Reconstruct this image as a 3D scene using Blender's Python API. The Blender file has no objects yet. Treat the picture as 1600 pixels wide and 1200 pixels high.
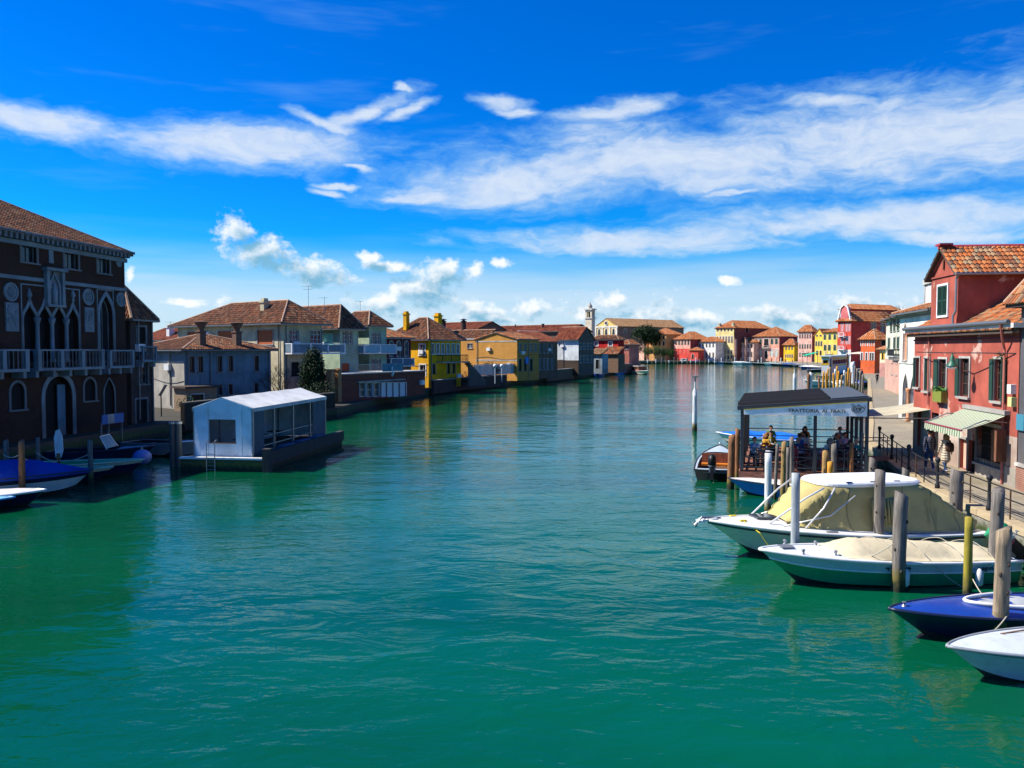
import bpy, bmesh, math, random
import numpy as np
from mathutils import Vector, Matrix
random.seed(11)
SC = bpy.context.scene
COL = SC.collection
R = math.radians
# ------------------------------------------------------------------ camera
F = 1295.0 / 1600.0          # focal length in picture widths
HC, YH = 6.3, 546.0          # eye height over the water (m), horizon row of the 1600 x 1200 photograph
PITCH = math.atan((600 - YH) / 1295.0)
cam = bpy.data.cameras.new('camera'); camo = bpy.data.objects.new('camera', cam); COL.objects.link(camo)
cam.sensor_width = 36; cam.lens = 36 * F; cam.clip_start = .3; cam.clip_end = 6000
camo.location = (0, 0, HC); camo.rotation_euler = (R(90) - PITCH, 0, 0)
SC.camera = camo
# ------------------------------------------------------------------ light
SUN_EL = R(45); SUN_H = Vector((-.99, .12, 0)).normalized()
SUN_D = SUN_H * math.cos(SUN_EL) + Vector((0, 0, math.sin(SUN_EL)))
sun = bpy.data.lights.new('sun', 'SUN'); sun.energy = 5.0; sun.angle = R(.53); sun.color = (1, .93, .82)
suno = bpy.data.objects.new('sun', sun); COL.objects.link(suno)
suno.rotation_euler = SUN_D.to_track_quat('Z', 'Y').to_euler(); suno.location = (-60, 20, 60)
SC.view_settings.view_transform = 'Standard'; SC.view_settings.look = 'None'
SC.cycles.adaptive_threshold = .02; SC.cycles.max_bounces = 5; SC.cycles.diffuse_bounces = 2; SC.cycles.glossy_bounces = 3; SC.cycles.transparent_max_bounces = 6
SC.view_settings.exposure = 0.8; SC.view_settings.gamma = 1.0
SKY_STRENGTH = .066

def ray(px, py):
    xc, yc = (px - 800) / 1295.0, (600 - py) / 1295.0
    cp, sp = math.cos(PITCH), math.sin(PITCH)
    return Vector((xc, cp + yc * sp, -sp + yc * cp))
def atz(px, py, z=0.0):                 # the point of the level z seen at a pixel
    d = ray(px, py); t = (z - HC) / d.z
    return Vector((d.x * t, d.y * t, z))
def aty(px, py, Y):                     # the point at distance Y seen at a pixel
    d = ray(px, py); t = Y / d.y
    return Vector((d.x * t, Y, HC + d.z * t))
def zp(py, Y, px=800): return aty(px, py, Y).z
def azel(px, py):
    d = ray(px, py).normalized()
    return math.atan2(d.x, d.y), math.asin(d.z)

# ------------------------------------------------------------------ node helper
class NT:
    def __init__(s, tree): s.t = tree; s.n = tree.nodes; s.l = tree.links
    def new(s, typ, **kw):
        n = s.n.new(typ)
        for k, v in kw.items():
            if k == 'i':
                for kk, vv in v.items(): s.set(n.inputs[kk], vv)
            else: setattr(n, k, v)
        return n
    def set(s, inp, v):
        if isinstance(v, bpy.types.NodeSocket): s.l.new(v, inp)
        else: inp.default_value = v
    def m(s, op, a, b=0.0, c=0.0, clamp=False):
        n = s.n.new('ShaderNodeMath'); n.operation = op; n.use_clamp = clamp
        s.set(n.inputs[0], a); s.set(n.inputs[1], b); s.set(n.inputs[2], c); return n.outputs[0]
    def mix(s, f, a, b, bt='MIX'):
        n = s.n.new('ShaderNodeMix'); n.data_type = 'RGBA'; n.blend_type = bt
        s.set(n.inputs[0], f); s.set(n.inputs[6], a); s.set(n.inputs[7], b); return n.outputs[2]
    def noise(s, vec, scale, detail=4, rough=.55, dist=0, col=False):
        n = s.n.new('ShaderNodeTexNoise')
        if vec is not None: s.l.new(vec, n.inputs['Vector'])
        n.inputs['Scale'].default_value = scale; n.inputs['Detail'].default_value = detail
        n.inputs['Roughness'].default_value = rough; n.inputs['Distortion'].default_value = dist
        return n.outputs[1] if col else n.outputs[0]
    def ramp(s, f, stops, interp='LINEAR'):
        n = s.n.new('ShaderNodeValToRGB'); n.color_ramp.interpolation = interp
        e = n.color_ramp.elements
        while len(e) < len(stops): e.new(.5)
        for q, (p, c) in zip(e, stops): q.position = p; q.color = c if len(c) == 4 else (*c, 1)
        s.set(n.inputs[0], f); return n.outputs[0]
    def smooth(s, v, a, b, to0=0.0, to1=1.0):
        n = s.n.new('ShaderNodeMapRange'); n.interpolation_type = 'SMOOTHSTEP'
        s.set(n.inputs[0], v); n.inputs[1].default_value = a; n.inputs[2].default_value = b
        n.inputs[3].default_value = to0; n.inputs[4].default_value = to1; return n.outputs[0]
    def mapping(s, vec, loc=(0,0,0), rot=(0,0,0), sc=(1,1,1), typ='POINT'):
        n = s.n.new('ShaderNodeMapping'); n.vector_type = typ; s.l.new(vec, n.inputs[0])
        n.inputs[1].default_value = loc; n.inputs[2].default_value = rot; n.inputs[3].default_value = sc
        return n.outputs[0]

# ------------------------------------------------------------------ sky
def make_world():
    w = bpy.data.worlds.new('World'); SC.world = w; w.use_nodes = True
    T = NT(w.node_tree); T.n.clear()
    out = T.new('ShaderNodeOutputWorld'); bg = T.new('ShaderNodeBackground')
    T.l.new(bg.outputs[0], out.inputs[0]); bg.inputs[1].default_value = SKY_STRENGTH
    sky = T.new('ShaderNodeTexSky'); sky.sky_type = 'NISHITA'; sky.sun_disc = False
    sky.sun_elevation = SUN_EL; sky.sun_rotation = math.atan2(SUN_D.x, SUN_D.y) % (2 * math.pi)
    sky.altitude = 0; sky.air_density = 1.0; sky.dust_density = .3; sky.ozone_density = 3.0
    hs = T.new('ShaderNodeHueSaturation'); hs.inputs['Saturation'].default_value = 1.55
    hs.inputs['Hue'].default_value = .497; hs.inputs['Value'].default_value = 1.0
    T.l.new(sky.outputs[0], hs.inputs['Color'])
    gm = T.mix(1.0, hs.outputs[0], (.05, .86, 1.48, 1), 'MULTIPLY')
    tc = T.new('ShaderNodeTexCoord'); d = tc.outputs['Generated']
    sp = T.new('ShaderNodeSeparateXYZ'); T.l.new(d, sp.inputs[0])
    x, y, z = sp.outputs
    az = T.m('ARCTAN2', x, y); el = T.m('ARCSINE', z)
    cb = T.new('ShaderNodeCombineXYZ'); T.l.new(az, cb.inputs[0]); T.l.new(el, cb.inputs[1]); cb.inputs[2].default_value = 1.0
    P = cb.outputs[0]
    # --- long streaks of high cloud
    wn = T.noise(T.mapping(P, sc=(5, 11, 1)), 1.0, 2, .6, 0, True)
    def vm(op, a, b):
        n = T.n.new('ShaderNodeVectorMath'); n.operation = op; T.set(n.inputs[0], a); T.set(n.inputs[1], b); return n.outputs[0]
    wv = vm('MULTIPLY', vm('SUBTRACT', wn, (.5, .5, .5)), (.11, .045, 0))
    wf = T.noise(T.mapping(P, sc=(24, 40, 1)), 1.0, 3, .6, 0, True)
    Pw = vm('ADD', vm('ADD', P, wv), vm('MULTIPLY', vm('SUBTRACT', wf, (.5, .5, .5)), (.034, .016, 0)))
    def many(vec, lst):
        """1 - distance to the nearest of many ellipses; vec carries z = 1 so that one dot product moves, turns and scales"""
        v = None
        def dot(c):
            n = T.n.new('ShaderNodeVectorMath'); n.operation = 'DOT_PRODUCT'; T.l.new(vec, n.inputs[0]); n.inputs[1].default_value = c; return n.outputs['Value']
        for p0, p1, th in lst:
            (a0, e0), (a1, e1) = azel(*p0), azel(*p1)
            L = math.hypot(a1 - a0, e1 - e0) / 2; cx, sx = (a1 - a0) / (2 * L), (e1 - e0) / (2 * L); b_ = th / 1295.0
            ca, ce = (a0 + a1) / 2, (e0 + e1) / 2
            dx = dot((cx / L, sx / L, -(ca * cx + ce * sx) / L)); dy = dot((-sx / b_, cx / b_, (ca * sx - ce * cx) / b_))
            d = T.m('MULTIPLY_ADD', dx, dx, T.m('MULTIPLY', dy, dy)); v = d if v is None else T.m('MINIMUM', v, d)
        return T.m('SUBTRACT', 1.0, T.m('SQRT', v))
    streaks = [((-260,120),(330,236),30), ((90,205),(640,236),40), ((-700,60),(60,180),44), ((480,208),(650,146),15), ((440,172),(570,210),11), ((575,192),(665,162),12), ((600,140),(640,150),6),
               ((560,280),(1100,272),52), ((700,250),(1500,238),66), ((1000,235),(2000,170),82), ((1500,160),(2600,90),90), ((590,300),(760,297),16),
               ((725,158),(830,170),14), ((760,175),(860,182),8), ((850,190),(1080,160),17), ((1190,168),(1420,158),14),
               ((690,378),(1330,366),26), ((1000,352),(1900,315),34), ((1250,368),(1700,352),20), ((1500,345),(2500,300),36),
               ((480,290),(545,294),6), ((490,282),(580,283),5), ((520,255),(600,262),7), ((1080,308),(1180,306),6)]
    sm = many(Pw, streaks)
    fib = T.noise(T.mapping(Pw, rot=(0, 0, -.05), sc=(9, 34, 1)), 1.0, 5, .62)
    fib2 = T.noise(T.mapping(Pw, rot=(0, 0, .12), sc=(26, 80, 1)), 1.0, 3, .6)
    fsum = T.m('ADD', T.m('MULTIPLY', T.m('SUBTRACT', fib, .5), 1.15), T.m('MULTIPLY', T.m('SUBTRACT', fib2, .5), .75))
    sd = T.smooth(T.m('ADD', sm, fsum), -.22, .85, 0, 1.0)
    mott = T.noise(T.mapping(Pw, rot=(0, 0, .06), sc=(34, 62, 1)), 1.0, 4, .62)
    sd = T.m('MULTIPLY', sd, T.smooth(mott, .25, .75, .74, .93))
    # the rest of the sky, all round
    wide = T.noise(T.mapping(P, sc=(2.2, 7.5, 1), loc=(3.1, 1.7, 0)), 1.0, 3, .6)
    side = T.smooth(T.m('ABSOLUTE', az), .75, 1.2)
    wd = T.m('MULTIPLY', T.m('MULTIPLY', T.smooth(wide, .60, .80), side), .7)
    sd = T.m('MAXIMUM', sd, wd)
    thin = T.noise(T.mapping(P, rot=(0, 0, -.2), sc=(3, 22, 1), loc=(.7, 2.2, 0)), 1.0, 4, .65)
    th = T.m('MULTIPLY', T.smooth(thin, .55, .85), .16)
    sd = T.m('MAXIMUM', sd, th)
    # --- haze veil low over the horizon
    veil = T.noise(T.mapping(P, sc=(2.6, 30, 1)), 1.0, 3, .6)
    ve = T.m('MULTIPLY', T.smooth(T.m('ADD', el, T.m('MULTIPLY', T.m('SUBTRACT', veil, .5), .06)), .145, .05), .80)
    sd = T.m('MAXIMUM', sd, ve)
    # --- heaped cloud
    pn = T.noise(T.mapping(P, sc=(38, 46, 1)), 1.0, 4, .6)
    pn2 = T.noise(T.mapping(P, sc=(120, 140, 1)), 1.0, 3, .6)
    puff = T.m('ADD', T.m('MULTIPLY', T.m('SUBTRACT', pn, .5), 2.3), T.m('MULTIPLY', T.m('SUBTRACT', pn2, .5), .9))
    heaps = [((330,352),(405,375),26), ((345,380),(470,408),26), ((400,400),(560,440),22), ((440,430),(545,436),16), ((553,395),(600,408),12),
             ((560,416),(655,418),10), ((600,455),(720,462),30), ((640,428),(745,432),28), ((728,420),(760,424),13), ((765,408),(800,413),9),
             ((570,470),(640,478),20), ((800,480),(870,484),18), ((930,468),(990,472),16), ((1120,438),(1155,440),9), ((196,432),(212,436),16),
             ((1000,492),(1140,500),20), ((700,482),(800,498),20), ((880,490),(950,494),16), ((1150,492),(1300,496),18), ((1290,470),(1400,478),12), ((250,470),(330,476),8)]
    cm = many(P, heaps)
    # low puffs along the whole horizon
    band = T.m('SUBTRACT', .62, T.m('MULTIPLY', T.m('ABSOLUTE', T.m('SUBTRACT', el, .04)), 17.0))
    lown = T.noise(T.mapping(P, sc=(9, 16, 1), loc=(5, 1, 0)), 1.0, 2, .5)
    low = T.m('ADD', T.m('MULTIPLY', T.m('SUBTRACT', lown, .50), 3.2), T.m('SUBTRACT', band, .55))
    cm = T.m('MAXIMUM', cm, T.m('MINIMUM', low, .45))
    cs = T.m('ADD', cm, puff)
    cd = T.smooth(cs, -.12, .70, 0, .95)
    # crest to base: the same field a little higher (towards the sun) tells how deep in the heap we look
    Pu = vm('ADD', P, (-.010, .013, 0))
    cmu = many(Pu, heaps)
    pnu = T.noise(T.mapping(Pu, sc=(38, 46, 1)), 1.0, 3, .6)
    deep = T.smooth(T.m('ADD', T.m('MAXIMUM', cmu, T.m('MINIMUM', low, .3)), T.m('MULTIPLY', T.m('SUBTRACT', pnu, .5), 2.0)), -.25, .75)
    K = 1.0 / SKY_STRENGTH
    def kc(r, g, b): return (r * K, g * K, b * K, 1)
    ccol = T.mix(deep, kc(.58, .60, .62), kc(.12, .28, .40))
    scol = T.mix(T.smooth(sd, .1, .9), kc(.22, .41, .53), kc(.42, .48, .55))
    c1 = T.mix(sd, gm, scol)
    c2 = T.mix(cd, c1, ccol)
    T.l.new(c2, bg.inputs[0])
    w.cycles.sampling_method = 'NONE'     # the sky is smooth: the bounces find it
make_world()

# ------------------------------------------------------------------ materials
MATS = {}
def base_mat(name):
    m = bpy.data.materials.new(name); m.use_nodes = True
    T = NT(m.node_tree); b = T.n['Principled BSDF']
    return m, T, b
def lin(c): return tuple(c) + (1,) if len(c) == 3 else c
def mul(c, k): return tuple(min(1, x * k) for x in c[:3]) + (1,)
def plain(name, c, rough=.6, metal=0, var=.12, scale=6, bump=.0, spec=.3):
    if name in MATS: return MATS[name]
    m, T, b = base_mat(name)
    tc = T.new('ShaderNodeTexCoord').outputs['Object']
    n = T.noise(tc, scale, 5, .6)
    T.l.new(T.mix(n, mul(c, 1 - var), mul(c, 1 + var)), b.inputs['Base Color'])
    b.inputs['Roughness'].default_value = rough; b.inputs['Metallic'].default_value = metal
    b.inputs['Specular IOR Level'].default_value = spec
    if bump:
        bp = T.new('ShaderNodeBump'); bp.inputs['Strength'].default_value = bump; bp.inputs['Distance'].default_value = .02
        T.l.new(T.noise(tc, scale * 6, 4), bp.inputs['Height']); T.l.new(bp.outputs[0], b.inputs['Normal'])
    MATS[name] = m; return m
def plaster(name, c, stain=.35, dirt=(.12, .10, .09), patch=None, amt=.0, scale=1.0):
    """painted render: blotches, rain streaks, damp at the foot, flaked patches"""
    if name in MATS: return MATS[name]
    m, T, b = base_mat(name)
    tc = T.new('ShaderNodeTexCoord').outputs['Object']
    n1 = T.noise(tc, .55 * scale, 6, .62); n2 = T.noise(tc, 3.1 * scale, 5, .6)
    col = T.mix(T.smooth(n1, .3, .7), mul(c, .68), mul(c, 1.12))
    col = T.mix(T.m('MULTIPLY', T.smooth(n2, .45, .8), .5), col, mul(c, .86))
    st = T.noise(T.mapping(tc, sc=(2.2, 2.2, .18)), 1.0 * scale, 5, .65)
    col = T.mix(T.m('MULTIPLY', T.smooth(st, .5, .82), stain), col, lin(dirt))
    sz = T.new('ShaderNodeSeparateXYZ'); T.l.new(tc, sz.inputs[0])       # rising damp
    dz = T.m('ADD', sz.outputs[2], T.m('MULTIPLY', T.m('SUBTRACT', n1, .5), 4.5))
    col = T.mix(T.m('MULTIPLY', T.smooth(dz, 3.0, 1.3), .55 * min(1, stain * 3)), col, mul(dirt, 1.0))
    if patch:
        pn = T.noise(tc, .42 * scale, 7, .68)
        col = T.mix(T.smooth(pn, .60 - amt, .645 - amt), col, lin(patch))
    T.l.new(col, b.inputs['Base Color']); b.inputs['Roughness'].default_value = .88
    b.inputs['Specular IOR Level'].default_value = .2
    bp = T.new('ShaderNodeBump'); bp.inputs['Strength'].default_value = .35; bp.inputs['Distance'].default_value = .03
    T.l.new(T.noise(tc, 5.0, 6, .65), bp.inputs['Height']); T.l.new(bp.outputs[0], b.inputs['Normal'])
    MATS[name] = m; return m
def brick(name, c1, c2, mortar, w=.26, h=.075, stain=.4, patch=None, amt=0):
    if name in MATS: return MATS[name]
    m, T, b = base_mat(name)
    tc = T.new('ShaderNodeTexCoord').outputs['Object']
    sp = T.new('ShaderNodeSeparateXYZ'); T.l.new(tc, sp.inputs[0])
    cb = T.new('ShaderNodeCombineXYZ'); T.l.new(T.m('ADD', sp.outputs[0], sp.outputs[1]), cb.inputs[0]); T.l.new(sp.outputs[2], cb.inputs[1])
    br = T.new('ShaderNodeTexBrick'); T.l.new(cb.outputs[0], br.inputs['Vector'])
    br.inputs['Scale'].default_value = 1; br.inputs['Brick Width'].default_value = w; br.inputs['Row Height'].default_value = h
    br.inputs['Mortar Size'].default_value = .009; br.inputs['Color1'].default_value = lin(c1); br.inputs['Color2'].default_value = lin(c2); br.inputs['Mortar'].default_value = lin(mortar)
    n1 = T.noise(tc, .6, 6, .65); n2 = T.noise(T.mapping(tc, sc=(2, 2, .3)), 1.2, 5, .6)
    col = T.mix(T.m('MULTIPLY', T.smooth(n1, .4, .75), .5), br.outputs[0], mul(c1, .55))
    col = T.mix(T.m('MULTIPLY', T.smooth(n2, .5, .8), stain), col, mul(mortar, .75))
    if patch:
        pn = T.noise(tc, .35, 7, .66); col = T.mix(T.smooth(pn, .55 - amt, .6 - amt), col, lin(patch))
    T.l.new(col, b.inputs['Base Color']); b.inputs['Roughness'].default_value = .9; b.inputs['Specular IOR Level'].default_value = .2
    bp = T.new('ShaderNodeBump'); bp.inputs['Strength'].default_value = .5; bp.inputs['Distance'].default_value = .02
    T.l.new(T.m('ADD', T.m('MULTIPLY', br.outputs[1], -1), T.noise(tc, 7, 5)), bp.inputs['Height']); T.l.new(bp.outputs[0], b.inputs['Normal'])
    MATS[name] = m; return m
def tilemat(name, stops, grime=.35):
    """clay roof tiles: the face attribute t gives every tile its own shade"""
    if name in MATS: return MATS[name]
    m, T, b = base_mat(name)
    a = T.new('ShaderNodeAttribute'); a.attribute_name = 't'
    col = T.ramp(a.outputs['Fac'], stops)
    tc = T.new('ShaderNodeTexCoord').outputs['Object']
    n = T.noise(tc, .7, 6, .7)
    col = T.mix(T.m('MULTIPLY', T.smooth(n, .45, .75), grime), col, (.055, .045, .035, 1))
    n2 = T.noise(tc, 14, 4, .6)
    col = T.mix(T.m('MULTIPLY', n2, .35), col, mul(stops[-1][1], .5))
    T.l.new(col, b.inputs['Base Color']); b.inputs['Roughness'].default_value = .9; b.inputs['Specular IOR Level'].default_value = .15
    MATS[name] = m; return m
def glassmat(name, c=(.015, .02, .025), rough=.08):
    if name in MATS: return MATS[name]
    m, T, b = base_mat(name)
    tc = T.new('ShaderNodeTexCoord').outputs['Object']
    T.l.new(T.mix(T.noise(tc, .8, 3), mul(c, .5), mul(c, 1.7)), b.inputs['Base Color'])
    b.inputs['Roughness'].default_value = rough; b.inputs['IOR'].default_value = 1.5
    bp = T.new('ShaderNodeBump'); bp.inputs['Strength'].default_value = .08
    T.l.new(T.noise(tc, 2.0, 2), bp.inputs['Height']); T.l.new(bp.outputs[0], b.inputs['Normal'])
    MATS[name] = m; return m
def woodmat(name, c, dark=.45, wet=True, stretch=(9, 9, .9)):
    if name in MATS: return MATS[name]
    m, T, b = base_mat(name)
    tcn = T.new('ShaderNodeTexCoord'); tc = tcn.outputs['Object']
    g = T.noise(T.mapping(tc, sc=stretch), 1.6, 7, .65, .6)
    col = T.mix(T.smooth(g, .35, .7), mul(c, dark), mul(c, 1.15))
    n = T.noise(tc, 1.3, 5, .6); col = T.mix(T.m('MULTIPLY', T.smooth(n, .45, .7), .55), col, mul(c, .6))
    b.inputs['Roughness'].default_value = .85
    if wet:   # algae and tide mark where the water reaches
        geo = T.new('ShaderNodeNewGeometry'); sp = T.new('ShaderNodeSeparateXYZ'); T.l.new(geo.outputs['Position'], sp.inputs[0])
        hz = T.m('ADD', sp.outputs[2], T.m('MULTIPLY', T.m('SUBTRACT', T.noise(tc, 5, 4), .5), .5))
        col = T.mix(T.smooth(hz, .75, .35), col, (.14, .11, .02, 1))
        col = T.mix(T.smooth(hz, .45, .12), col, (.012, .018, .006, 1))
    T.l.new(col, b.inputs['Base Color'])
    bp = T.new('ShaderNodeBump'); bp.inputs['Strength'].default_value = .6; bp.inputs['Distance'].default_value = .02
    T.l.new(g, bp.inputs['Height']); T.l.new(bp.outputs[0], b.inputs['Normal'])
    MATS[name] = m; return m
def paint(name, c, rough=.35, wear=.25, coat=0.0, wearc=None, scale=3):
    """boat paint, enamel, gelcoat: faint grime and scuffs"""
    if name in MATS: return MATS[name]
    m, T, b = base_mat(name)
    tc = T.new('ShaderNodeTexCoord').outputs['Object']
    n = T.noise(tc, scale, 6, .65); n2 = T.noise(T.mapping(tc, sc=(1.5, 1.5, .4)), 4, 5, .65)
    col = T.mix(T.smooth(n, .35, .75), mul(c, 1.0), mul(c, .82))
    col = T.mix(T.m('MULTIPLY', T.smooth(n2, .52, .8), wear), col, lin(wearc or mul(c, .35)))
    T.l.new(col, b.inputs['Base Color'])
    T.l.new(T.m('ADD', rough, T.m('MULTIPLY', n2, .25)), b.inputs['Roughness'])
    b.inputs['Coat Weight'].default_value = coat
    MATS[name] = m; return m
def fabric(name, c, wr=.5, scale=2.0):
    if name in MATS: return MATS[name]
    m, T, b = base_mat(name)
    tc = T.new('ShaderNodeTexCoord').outputs['Object']
    n = T.noise(tc, scale, 6, .6, 1.2); n2 = T.noise(tc, .9, 4, .6)
    col = T.mix(T.smooth(n2, .35, .75), mul(c, 1.05), mul(c, .78))
    T.l.new(col, b.inputs['Base Color']); b.inputs['Roughness'].default_value = .9; b.inputs['Specular IOR Level'].default_value = .15
    bp = T.new('ShaderNodeBump'); bp.inputs['Strength'].default_value = wr; bp.inputs['Distance'].default_value = .06
    T.l.new(n, bp.inputs['Height']); T.l.new(bp.outputs[0], b.inputs['Normal'])
    MATS[name] = m; return m

M_STONE = plaster('istrian_stone', (.40, .39, .36), .5)
M_STONEW = plaster('pale_stone_trim', (.62, .60, .55), .35)
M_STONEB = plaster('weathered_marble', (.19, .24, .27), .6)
M_GLASS = glassmat('window_glass'); M_DARK = plain('dark_interior', (.012, .011, .012), .9, var=.5)
M_WHITE = paint('white_paint', (.72, .72, .70), .45, .3, wearc=(.35, .33, .28))
M_GREENSH = paint('green_shutter_paint', (.008, .045, .027), .5, .3, wearc=(.03, .06, .04))
M_BROWNSH = paint('brown_shutter_paint', (.07, .03, .02), .6, .3)
M_METAL = plain('grey_metal', (.28, .29, .30), .45, .7)
M_IRON = plain('dark_iron', (.03, .032, .035), .6, .4, .4)
M_RUST = plain('rusty_iron', (.10, .045, .022), .85, .1, .5, 14)
M_BLACK = plain('black_plastic', (.012, .012, .013), .45)
M_GUTTER = plain('zinc_gutter', (.16, .17, .18), .5, .5)
M_ROPE = plain('rope', (.42, .38, .29), .9, var=.3, scale=20)
M_TILE_OR = tilemat('orange_roof_tiles', [(0, (.11, .07, .05)), (.25, (.28, .085, .03)), (.5, (.45, .12, .03)), (.72, (.50, .16, .045)), (.88, (.40, .23, .12)), (1, (.26, .20, .13))], .45)
M_TILE_BR = tilemat('brown_roof_tiles', [(0, (.05, .03, .022)), (.4, (.16, .058, .028)), (.75, (.25, .088, .04)), (1, (.27, .16, .09))], .45)
M_TILE_RD = tilemat('red_roof_tiles', [(0, (.11, .03, .02)), (.5, (.26, .065, .03)), (1, (.34, .12, .06))], .3)
M_TILE_FAR = tilemat('far_roof_tiles', [(0, (.30, .10, .04)), (.5, (.50, .17, .055)), (1, (.52, .24, .11))], .18)
M_TILE_TAN = tilemat('tan_roof_tiles', [(0, (.20, .12, .06)), (.5, (.34, .18, .08)), (1, (.40, .25, .14))], .2)
M_RIDGE = plaster('ridge_mortar', (.42, .27, .18), .5)
M_ROOFBASE = plain('roof_boards', (.07, .05, .04), .9)

# ------------------------------------------------------------------ meshes
class MB:
    def __init__(s): s.v = []; s.f = []; s.t = None
    def poly(s, pts):
        i = len(s.v); s.v += [tuple(p) for p in pts]; s.f.append(tuple(range(i, i + len(pts))))
    def box(s, x0, x1, y0, y1, z0, z1):
        i = len(s.v)
        s.v += [(x0,y0,z0),(x1,y0,z0),(x1,y1,z0),(x0,y1,z0),(x0,y0,z1),(x1,y0,z1),(x1,y1,z1),(x0,y1,z1)]
        for q in ((3,2,1,0),(4,5,6,7),(0,1,5,4),(1,2,6,5),(2,3,7,6),(3,0,4,7)): s.f.append(tuple(i + k for k in q))
        return s
    def bar(s, p, q, w, h=None, up=(0,0,1)):
        h = h or w; p, q = Vector(p), Vector(q); d = (q - p).normalized(); up = Vector(up)
        if abs(d.dot(up)) > .98: up = Vector((1, 0, 0))
        a = d.cross(up).normalized() * (w / 2); b = a.cross(d).normalized() * (h / 2); i = len(s.v)
        for o in (p, q): s.v += [tuple(o - a - b), tuple(o + a - b), tuple(o + a + b), tuple(o - a + b)]
        for k in ((3,2,1,0),(4,5,6,7),(0,1,5,4),(1,2,6,5),(2,3,7,6),(3,0,4,7)): s.f.append(tuple(i + j for j in k))
        return s
    def tube(s, pts, r, n=8, caps=True):
        pts = [Vector(p) for p in pts]; m = len(pts); rs = r if isinstance(r, (list, tuple)) else [r] * m
        base = len(s.v); prev = None
        for k, p in enumerate(pts):
            d = (pts[min(k + 1, m - 1)] - pts[max(k - 1, 0)]).normalized()
            if prev is None:
                a = d.orthogonal().normalized()
            else:
                a = (prev - d * prev.dot(d)); a = a.normalized() if a.length > 1e-6 else d.orthogonal().normalized()
            prev = a; b = d.cross(a)
            for j in range(n):
                t = 2 * math.pi * j / n
                s.v.append(tuple(p + (a * math.cos(t) + b * math.sin(t)) * rs[k]))
        for k in range(m - 1):
            for j in range(n):
                a0 = base + k * n + j; a1 = base + k * n + (j + 1) % n
                s.f.append((a0, a1, a1 + n, a0 + n))
        if caps:
            s.f.append(tuple(base + j for j in reversed(range(n)))); s.f.append(tuple(base + (m - 1) * n + j for j in range(n)))
        return s
    def lathe(s, prof, n=12, c=(0,0,0), caps=True):
        base = len(s.v); m = len(prof)
        for r, z in prof:
            for j in range(n):
                t = 2 * math.pi * j / n; s.v.append((c[0] + r * math.cos(t), c[1] + r * math.sin(t), c[2] + z))
        for k in range(m - 1):
            for j in range(n):
                a0 = base + k * n + j; a1 = base + k * n + (j + 1) % n; s.f.append((a0, a1, a1 + n, a0 + n))
        if caps:
            s.f.append(tuple(base + j for j in reversed(range(n)))); s.f.append(tuple(base + (m - 1) * n + j for j in range(n)))
        return s
    def ball(s, c, r, n=10, m=7, sq=(1,1,1)):
        pr = [(math.sin(math.pi * k / m) * r, -math.cos(math.pi * k / m) * r) for k in range(m + 1)]
        pr[0] = (r * .02, -r); pr[-1] = (r * .02, r); i = len(s.v); s.lathe(pr, n)
        for k in range(i, len(s.v)):
            v = s.v[k]; s.v[k] = (c[0] + v[0] * sq[0], c[1] + v[1] * sq[1], c[2] + v[2] * sq[2])
        return s
    def grid(s, rows):
        """rows: equal lists of points"""
        i = len(s.v); n = len(rows[0])
        for r in rows: s.v += [tuple(p) for p in r]
        for k in range(len(rows) - 1):
            for j in range(n - 1): s.f.append((i + k*n + j, i + k*n + j + 1, i + (k+1)*n + j + 1, i + (k+1)*n + j))
        return s
    def prism(s, pts, off):
        """closed solid: polygon pts swept by the vector off"""
        n = len(pts); i = len(s.v); off = Vector(off)
        s.v += [tuple(p) for p in pts] + [tuple(Vector(p) + off) for p in pts]
        s.f.append(tuple(i + k for k in reversed(range(n)))); s.f.append(tuple(i + n + k for k in range(n)))
        for k in range(n): s.f.append((i + k, i + (k+1) % n, i + n + (k+1) % n, i + n + k))
        return s
    def mesh(s, name, mat, smooth=False):
        me = bpy.data.meshes.new(name); me.from_pydata(s.v, [], s.f)
        if s.t is not None:
            a = me.attributes.new('t', 'FLOAT', 'FACE'); a.data.foreach_set('value', s.t)
        for m in (mat if isinstance(mat, (list, tuple)) else [mat]): me.materials.append(m)
        if smooth: me.polygons.foreach_set('use_smooth', [True] * len(me.polygons))
        me.update(); return me
    def build(s, name, mat, parent=None, loc=(0,0,0), rz=0, smooth=False, fix=False):
        me = s.mesh(name, mat, smooth)
        if fix:
            bm = bmesh.new(); bm.from_mesh(me); bmesh.ops.remove_doubles(bm, verts=bm.verts, dist=1e-4)
            bmesh.ops.recalc_face_normals(bm, faces=bm.faces); bm.to_mesh(me); bm.free()
        return put(name, me, parent, loc, rz)
def put(name, me, parent=None, loc=(0,0,0), rz=0):
    o = bpy.data.objects.new(name, me); COL.objects.link(o)
    if parent is not None: o.parent = parent
    o.location = loc
    if rz: o.rotation_euler = (0, 0, rz)
    return o
def tag(o, label, cat=None, group=None, kind=None):
    if label: o['label'] = label
    if cat: o['category'] = cat
    if group: o['group'] = group
    if kind: o['kind'] = kind
    return o
def thing(name, label, cat, loc=(0,0,0), rz=0, group=None):
    o = bpy.data.objects.new(name, None); COL.objects.link(o); o.empty_display_size = .3
    o.location = loc; o.rotation_euler = (0, 0, rz)
    return tag(o, label, cat, group)
def copy_tree(o, parent=None, **kw):
    c = o.copy(); COL.objects.link(c)
    if parent is not None: c.parent = parent
    for ch in o.children: copy_tree(ch, c)
    return c
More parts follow.
